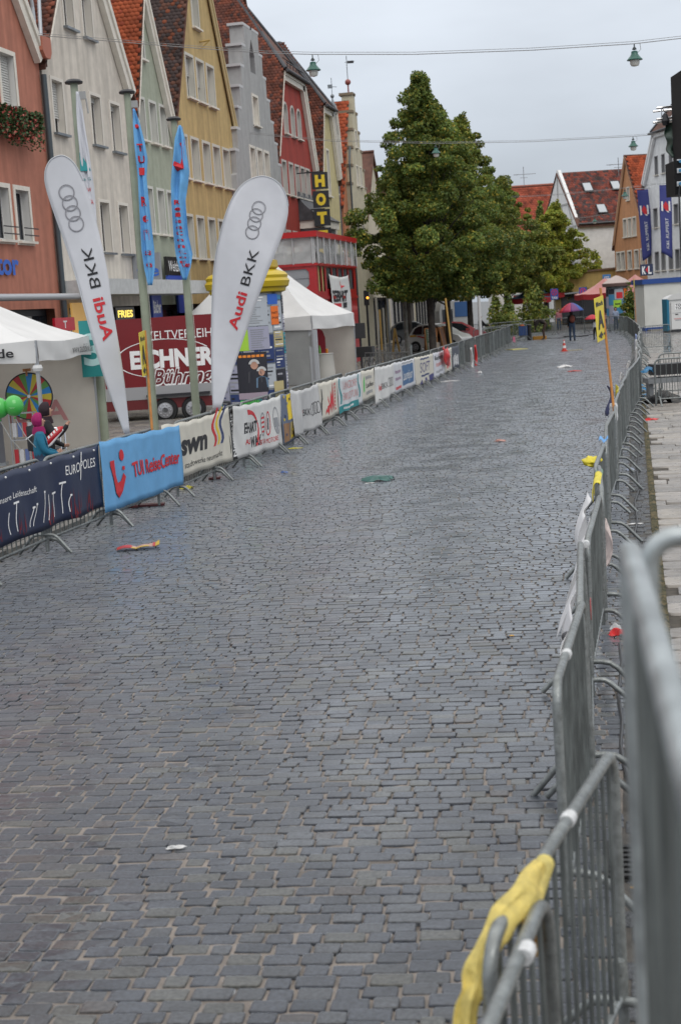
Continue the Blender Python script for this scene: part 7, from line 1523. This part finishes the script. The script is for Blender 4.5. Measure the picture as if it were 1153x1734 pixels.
for px, py, sx, sy, sz, m, lb in ((298,1438,.05,.018,.012, FILM('white', (0,0,0)), 'small white paper scrap lying alone on the nearest cobbles'), (847,748,.10,.06,.05, FILM('rose', (.35,.18,.15)), 'small reddish paper scrap in the middle of the street right of the green bag'), (957,622,.28,.14,.10, FILM('white', (0,0,0)), 'white plastic bag lying in the far middle of the street'), (972,629,.25,.10,.03, FILM('red', (.40,.03,.02)), 'red scraps just before the far white plastic bag'),
   (762,646,.32,.12,.03, FILM('white', (0,0,0)), 'flat white sheet lying at the feet of the far banners'), (812,632,.08,.08,.10, FILM('white', (0,0,0)), 'small white cup on the far street left of the bags'), (482,801,.06,.04,.03, FILM('blue', (.03,.08,.25)), 'tiny blue scrap in front of the banner with the red swoosh'), (316,828,.10,.06,.04, FILM('yellow', (.5,.45,.05)), 'yellow scrap under the white banner with three stripes'), (500,760,.14,.05,.02, FILM('yellow', (0,0,0)), 'yellow scrap under the narrow poster'), (840,631,.15,.08,.01, FILM('white', (0,0,0)), 'thin white scrap in the far street beside the white cup'),
   (1102,712,.14,.08,.05, FILM('hot_red', (.55,.02,.02)), 'bright red rag lying on the right pavement edge'), (1045,1076,.07,.05,.06, FILM('hot_red', (0,0,0)), 'red and white packet lying behind the right row'), (1043,1068,.045,.04,.05, FILM('white', (0,0,0)), 'white scrap next to the red packet behind the right row'), (1075,888,.10,.03,.01, FILM('white', (0,0,0)), 'white scrap in the gutter beyond the podium railing'), (1066,797,.06,.05,.05, FILM('blue_white', (.35,.40,.5)), 'bluish white scrap in the gutter beside the right row'), (1075,1506,.02,.015,.01, FILM('leaf_yellow', (.45,.25,.04)), 'yellow leaf on the gutter stones beside the nearest barrier'), (1003,779,.13,.05,.01, FILM('yellow', (0,0,0)), 'yellow scrap on the street below the yellow jacket'), (866,1078,.02,.015,.008, FILM('leaf_yellow', (0,0,0)), 'small ochre leaf on the cobbles')):
    crumple('litter', lb, 'litter', Wz(px, py), sx, sy, sz, m, px, YAW)
# ------------------------------------------------------------------ what hangs on the right row
def drape(name, label, cat, fn, m, nu=14, nv=18, solid=.003, loc=None):
    o = MB().grid(fn, nu, nv).build(name, m, loc=loc or fn(.5, .5), smooth=80, solid=solid); return tag(o, label, cat)
WS = M('sheet_white', (.60,.60,.62), .6, noise=.05, nscale=3)
drape('white_sheet', 'bulging white sheet hung on the street side of the right row', 'sheet', lambda a, b: Vector((rx(11.4)-.05-.11*sin(pi*min(1, b*1.25))*(.45+.55*sin(pi*a))-.02*sin(a*8+b*5), 10.95+1.35*a, 1.115-.66*b)), WS)
drape('white_sheet', 'slanting white sheet in front of the bulging one on the right row', 'sheet', lambda a, b: Vector((rx(10)-.03-.17*b*(1-.55*a)-.02*sin(a*6+b*4), 9.25+1.7*a, 1.10-.55*b)), WS)
drape('white_sheet', 'narrow white sheet edge nearest the camera on the right row', 'sheet', lambda a, b: Vector((rx(7.4)-.035-.05*sin(pi*b)*(.3+a)-.015*sin(a*9), 6.6+1.5*a, 1.10-.6*b)), WS)
drape('white_sheet', 'small white flap sticking out between the sheets of the right row', 'sheet', lambda a, b: Vector((rx(8.5)-.03-.13*b, 8.2+.55*a+.1*b, 1.10-.30*b)), WS)
for c, lb in ((Wd(960, 1078, 7.3), 'dark glove tip peeping out from behind the narrow white sheet'),): o = MB().ball(c, .03, .05, .025).build('dark_clip', DARKM, loc=c); tag(o, lb, 'clip')
c = Vector((rx(15.2)-.09, 15.25, 1.03)); o = MB().ball(c, .085, .13, .05, 30, 20, fn=lambda d: 1+.12*sin(d.x*7+d.z*5)+.09*sin(d.y*11-d.z*8)+.05*sin(d.x*17+d.y*13)+(.25*max(0,-d.x))).build('folded_jacket', M('jacket_yellow', (.60,.50,.02), .5, noise=.12, nscale=9, bump=.5, bscale=16), loc=c, smooth=60); tag(o, 'bright yellow folded jacket sticking out on the street side of the right row', 'jacket')
drape('yellow_rag', 'yellow rag wound over the rail of the right row above the white sheets', 'rag', lambda a, b: Vector((rx(13)+.005-.045*sin(2.6*(b-.25)), 12.7+.75*a+.04*sin(b*5), 1.075+.055*cos(2.6*(b-.25))-.16*max(0, b-.55)-.03*sin(a*11)*b)), M('jacket_yellow', (0,0,0)))
drape('green_tape', 'pale green tape wrapped round the rail just beyond the yellow rag', 'tape', lambda a, b: Vector((rx(13.7)+.03*cos(2*pi*b)+.004*sin(a*20), 13.45+.5*a, 1.08+.03*sin(2*pi*b))), M('tape_green', (.15,.30,.22), .4, noise=.4, nscale=25)); drape('blue_tape', 'light blue tape knotted on the rail beyond the yellow jacket', 'tape', lambda a, b: Vector((rx(16.4)-.05+.10*a, 16.35+.08*b+.02*sin(a*9), 1.125+.02*sin(a*8)+.03*b)), M('tape_blue', (.10,.28,.55), .4))
drape('paper_sheet', 'crumpled pinkish paper stuck to the pavement side of the right row', 'paper', lambda a, b: Vector((rx(13.2)+.03+.03*sin(a*5+b*3)+.05*sin(pi*b), 13.0+.32*a, .72-.40*b+.04*sin(a*4))), M('paper_pink', (.50,.42,.40), .7, noise=.2, nscale=12)); drape('sticker', 'small red sticker on the bars of the right row', 'sticker', lambda a, b: Vector((rx(9)+.028, 8.75+.09*a, .93-.12*b)), M('sticker_red', (.40,.02,.02), .4), 2, 2)
drape('navy_bag', 'navy cloth with yellow edge bunched over the right row behind the block sign', 'bag', lambda a, b: Vector((rx(25)-.16+.05*sin(b*5)-.06*sin(pi*a), 24.8+.8*a, 1.16-.48*b+.03*sin(a*6))), M('bag_navy', (.02,.03,.10), .6)); drape('yellow_sheet', 'yellow sheet beside the navy cloth on the right row', 'sheet', lambda a, b: Vector((rx(25)-.05+.03*sin(a*4)-.03*b, 24.2+.9*a, 1.15-.36*b+.05*a)), M('jacket_yellow', (0,0,0)))
for y0, lb in ((28.5,'white tape strips fluttering on the right row beyond the navy cloth'), (33.0,'white paper bits knotted on the right row before the crosswise pair'), (41.0,'white sheet knotted on the right row beyond the crosswise pair'), (47.5,'white rags hanging over the far right row'), (53.0,'bluish white banner draped on the far right row')):
    drape('white_tape', lb, 'tape', lambda a, b, y0=y0: Vector((rx(y0)-.07+.03*sin(a*9+y0)-.04*b, y0+.9*a, 1.15-(.10 if y0 < 40 else .5)*b+.03*sin(a*14+y0))), FILM('white', (0,0,0)) if y0 < 53 else M('banner_pale_blue', (.25,.32,.55), .6))
def ties(label, pts, cat='tape'):
    mb = MB()
    for c, d in pts: d = Vector(d).normalized(); mb.lathe([(.0235,-.03),(.0255,-.02),(.0255,.02),(.0235,.03)], 10, c, axis=d)
    o = mb.build('tape_wrap', M('tape_white', (.52,.53,.54), .6, noise=.2, nscale=40), loc=pts[0][0], smooth=40); tag(o, label, cat)
yd = (.1,1,0)
def on_rail(a, b, f): p = Vector((a[0]+(b[0]-a[0])*f, a[1]+(b[1]-a[1])*f, 1.1)); return [(p, (b[0]-a[0], b[1]-a[1], 0))]
ties('white tape wound round the rail of the nearest barrier', on_rail((-.43,3.60), (-.13,5.28), .56)); ties('white tape wound round the rail at the bottom edge', on_rail((-.50,1.95), (-.285,3.97), .80)); ties('white tape ring on the rail beside the narrow white sheet', on_rail((rx(6.2)-.03,6.2), (rx(7.95)+.018,7.95), .30)); ties('white tape ring on the rail before the slanting white sheet', on_rail((rx(7.88)+.035,7.88), (rx(9.92)-.021,9.92), .93))
# yellow cloth over the nearest barrier
YCL = see_through(M('cloth_yellow', (.82,.70,.24), .6, noise=.14, nscale=24, bump=.5, bscale=45), .45)
ll = [(905,1455,4.22),(872,1490,4.06),(836,1535,3.98),(805,1590,3.92),(782,1650,3.88),(772,1700,3.86),(766,1790,3.84)]; rr_ = [(926,1470,4.22),(916,1530,4.06),(884,1560,3.96),(848,1600,3.90),(824,1650,3.87),(812,1700,3.85),(806,1790,3.83)]
def ycl(a, b):
    x = b*(len(ll)-1); i = min(len(ll)-2, int(x)); f = x-i; L0, R0 = Wd(*ll[i]).lerp(Wd(*ll[i+1]), f), Wd(*rr_[i]).lerp(Wd(*rr_[i+1]), f); fold = (.007+.006*b)*(sin(a*6+b*4)+.5*sin(a*12-b*6)+.25*sin(b*37-a*8)); return L0.lerp(R0, a)-HF*(fold+.03*sin(pi*a)*(1-.5*b))-HR*.006*sin(b*23)+VZ*.02*sin(pi*a)
ycloth = drape('yellow_cloth', 'long yellow mesh cloth tied over the nearest barrier at the bottom of the photo', 'cloth', ycl, YCL, 44, 110, loc=Wz(850, 1540, 1.0), solid=.0012)
MB().grid(lambda a, b: Wd(884+28*a-6*b, 1520+90*b+12*sin(a*3), 4.12)+HF*.03*sin(a*8+b*3), 10, 14).build('loose_end', see_through(M('cloth_orange_yellow', (.62,.36,.03), .9, noise=.15, nscale=18), .4), ycloth, smooth=80, solid=.002)
MB().tube([Wz(898,1530,1.1), Wz(908,1490,1.1), Wz(922,1462,1.1)], [.030,.036,.029], 12).build('knot', YCL, ycloth, smooth=60)
# block signs on wooden stakes
def block_sign(label, ca, stake, d0, d1):
    A = [Wd(*ca[0], d0), Wd(*ca[1], d1), Wd(*ca[2], d1), Wd(*ca[3], d0)]; c = sum(A, Vector())/4; t = thing('block_sign', label, 'sign', Wd(*stake[1], (d0+d1)/2)); ym = M('sign_yellow', (.62,.50,.03), .55)
    U = (A[1]-A[0]); n = U.cross(A[3]-A[0]).normalized(); n = -n if n.dot(HF) > 0 else n
    MB().prism(A, -n*.008).build('plate', ym, t); MB().tube([Wd(*stake[0], d1+.03), Wd(*stake[1], (d0+d1)/2+.03)], .019, 8).build('stake', M('stake_orange', (.40,.16,.03), .55, noise=.15, nscale=12), t)
    class SS(Sheet):
        def pt(s, u, v, off=0): return (A[3].lerp(A[2], u)).lerp(A[0].lerp(A[1], u), v)+n*.006
    s = SS(c, U, VZ); s.text('Block', .10, .80, .10, BLACK, w=.8, bold=.03); s.text('A', .16, .28, .42, BLACK, w=.66, bold=.03); s.rect(.45,.10,.9,.15, BLACK); s.poly([(.1,.125),(.48,.04),(.48,.21)], BLACK); s.rect(.62,.07,.7,.18, ym, 2) ; s.flush(t); return t
block_sign('yellow block sign with a black letter on an orange stake fixed to the right row', [(1005.6,505.6),(1020.5,500),(1026,572),(1012,580)], [(1016,488),(1042,722)], 20.8, 21.4)
block_sign('yellow block sign with a black letter on an orange stake before the red trailer', [(236,563.5),(245.5,559.5),(250,634.5),(242.7,638)], [(246,560),(259,742)], 21.3, 21.9)
c = Wd(1038.5, 697, 21.3); o = MB().lathe([(.05,-.13),(.06,-.08),(.055,0),(.062,.08),(.05,.12)], 10, c).build('tape_bundle', M('tape_white', (0,0,0)), loc=c); tag(o, 'white tape bundle holding the right block sign stake', 'tape')
# ribbons on the far left row
for px, py, m, lb in ((801,601,'red','bright red ribbon bundle on the bare left row'), (794,606,'white','white ribbon bundle beside the red one on the bare left row')):
    c = Wx(px, py, lx(60)+.1); drape('ribbon', lb, 'ribbon', lambda a, b, c=c: c+Vector((.10+.05*sin(a*6+b*4), .35*(a-.5)*(1-.4*b)+.10*b*sin(b*3), .38-.85*b+.04*sin(a*8))), FILM('hot_red', (0,0,0)) if m == 'red' else FILM('white', (0,0,0)))
c = Wx(750, 604, lx(54)+.10); drape('ribbon', 'large red plastic bundle hanging over the far dark banner', 'ribbon', lambda a, b: c+Vector((.08+.12*sin(pi*a)*sin(pi*b)+.03*sin(a*9+b*7), 1.5*(a-.5)*(1-.3*b)+.9*b*.5, .32-.62*b+.06*sin(a*7))), FILM('hot_red', (0,0,0)))
c = Wx(869, 577, lx(82)+.1); drape('ribbon', 'pink bundle on the farthest left barriers', 'ribbon', lambda a, b: c+Vector((.1*sin(pi*a), .7*(a-.5), .2-.3*b+.04*sin(a*9))), FILM('pink', (.5,.12,.2)))
# things on the pavement behind the crosswise barriers
p = Wz(1120, 684); crumple('black_sack', 'shiny black sack lying behind the crosswise pair of barriers', 'sack', Wz(1122, 683), .42, .28, .36, FILM('black', (.008,.008,.009)), 5, YAW, 20)
for px, py, s_, lb in ((1092,676,.26,'crumpled blue plastic sheet on the ground left of the black sack'), (1085,664,.20,'blue plastic bag farther back by the end of the crosswise pair')): crumple('blue_plastic', lb, 'bag', Wz(px, py), s_, s_*.7, .22, FILM('sky', (.02,.16,.33)), px, YAW, 16)
c = Wd(1150, 655, 35.5); c.z = 0; t = thing('flight_case', 'dark low equipment case on a grey cart behind the crosswise barriers', 'case', c); P = lambda u, v, z: c+HR*u+HF*v+VZ*z
MB().obox(P(-.05,.5,.78), HR*.52, HF*.3, VZ*.13).build('case', M('case_black', (.012,.012,.014), .45), t); MB().obox(P(-.1,.45,.52), HR*.62, HF*.33, VZ*.06).obox(P(-.62,.45,.28), HR*.05, HF*.2, VZ*.26).obox(P(.45,.45,.28), HR*.05, HF*.2, VZ*.26).build('cart', M('cart_grey', (.20,.21,.22), .5, .2), t)
crumple('blue_plastic', 'blue plastic bag stuffed at the end of the dark equipment case', 'bag', P(-.66,.35,.72), .17, .13, .18, FILM('sky', (0,0,0)), 77, YAW, 16)
pts = [Wz(1048,1090,.02), Wz(1052,1120,.02), Wz(1046,1180,.02), Wz(1053,1220,.02), Wz(1050,1262,.02), Wz(1057,1300,.02), Wz(1066,1322,.02), Wz(1078,1340,.02)]
o = MB().tube(pts, .011, 8).build('cable', M('cable_black', (.02,.02,.022), .35), loc=pts[3], smooth=60); tag(o, 'black cable lying along the gutter behind the right row', 'cable')
pts = [Wz(1074,905,.02), Wz(1078,880,.02), Wz(1074,850,.02), Wz(1082,826,.02), Wz(1078,800,.02), Wz(1080,772,.02), Wz(1086,742,.02)]; o = MB().tube(pts, .011, 8).build('cable', M('cable_black', (0,0,0)), loc=pts[3], smooth=60); tag(o, 'second black cable winding in the gutter farther up the right row', 'cable')
# ------------------------------------------------------------------ the podium the photograph was taken from
t = thing('podium', 'low stage podium under the camera, at the bottom right', 'stage', (1.5,.2,0)); MB().box(-.12,4.5,-2.2,2.62,1.08,1.2).build('deck', M('deck_ply', (.10,.08,.06), .5, noise=.2, nscale=3), t)
for x in (0,2.2,4.3):
    for y in (-2,.2,2.4): MB().box(x-.04,x+.04,y-.04,y+.04,0,1.08).build('leg', ALU, t)
def podium_rail(label, a, b, H=1.135):
    a, b = Vector((*a, 1.2)), Vector((*b, 1.2)); d = b-a; L_ = d.length; t = thing('podium_railing', label, 'railing', (a+b)/2)
    c = (a+b)/2; f = lambda pts: [Vector((c.x+p[0], c.y, c.z+p[2])) for p in pts]; mb = MB(); mb.tube(f(rounded(L_, .02, H, .05)), .0175, 14).tube(f([(-L_/2,0,.17),(L_/2,0,.17)]), .015, 8).build('frame', M('galvanised_bright', (.33,.36,.37), .38, .5, noise=.3, nscale=9, rnoise=.1), t, smooth=60)
    bb = MB(); n = int(L_/.22)
    for i in range(1, n): bb.tube(f([(-L_/2+L_*i/n,0,.17),(-L_/2+L_*i/n,0,H-.01)]), .008, 8)
    bb.build('bars', BARM, t, smooth=60)
    for e in (-1, 1): fo = MB(); x = e*(L_/2-.06); fo.tube([c+Vector((x,-.3,.015)), c+Vector((x,-.12,.2)), c+Vector((x,.12,.2)), c+Vector((x,.3,.015))], .018, 8).build('foot', STEEL, t, smooth=60)
    t.rotation_euler = (0,0,atan2(d.y, d.x)); return t
podium_rail('blurred railing right in front of the camera, running towards the bottom right corner', (.075,.45), (-.022,2.42)); podium_rail('blurred railing end with rounded corner entering from the right edge', (.008,2.50), (2.0,2.62))

# ------------------------------------------------------------------ groups of like things
GROUPS = dict(gabled_house='gabled houses facing the street', street_lamp='green street lamps on the span wires', span_wire='cables spanning the street', lime_tree='lime trees in a row beside the street', potted_shrub='shrubs at the end of the street',
  flag_pole='flag poles in front of the left houses', hanging_flag='limp flags on the flag poles', beach_flag='white beach flags behind the left row', banner='sponsor banners on the left row', balloon='green balloons by the gazebo', street_sign='signs on posts at the far end',
  market_parasol='parasols at the far end', parked_car='cars parked under the trees', a_board='boards standing before the white car', post='posts in the plaza', block_sign='yellow block signs on stakes', shop_sign='shop signs on the house fronts', podium_railing='railings on the podium',
  market_tent='white tents behind the left row', advertising_column='advertising columns', hanging_banner='blue banners on the white shop house', roof_antenna='aerials on the far roofs', litter='scraps of litter on the ground', white_sheet='white sheets on the right row', person='people', wooden_stake='slim wooden stakes',
  tape_wrap='white tape rings on the rails', umbrella='open umbrellas', ribbon='ribbons on the far left row', blue_plastic='blue plastic bags by the equipment case', white_tape='white strips on the far right row', yellow_cloth='yellow cloth on the nearest barrier')
for o in list(COL.objects):
    if o.parent or 'category' not in o or 'group' in o: continue
    nm = o.name.split('.')[0]
    if nm == 'crowd_barrier': o['group'] = 'crowd barriers of the left row' if o.location.x < -4 else 'crowd barriers of the right row'
    elif nm in GROUPS: o['group'] = GROUPS[nm]
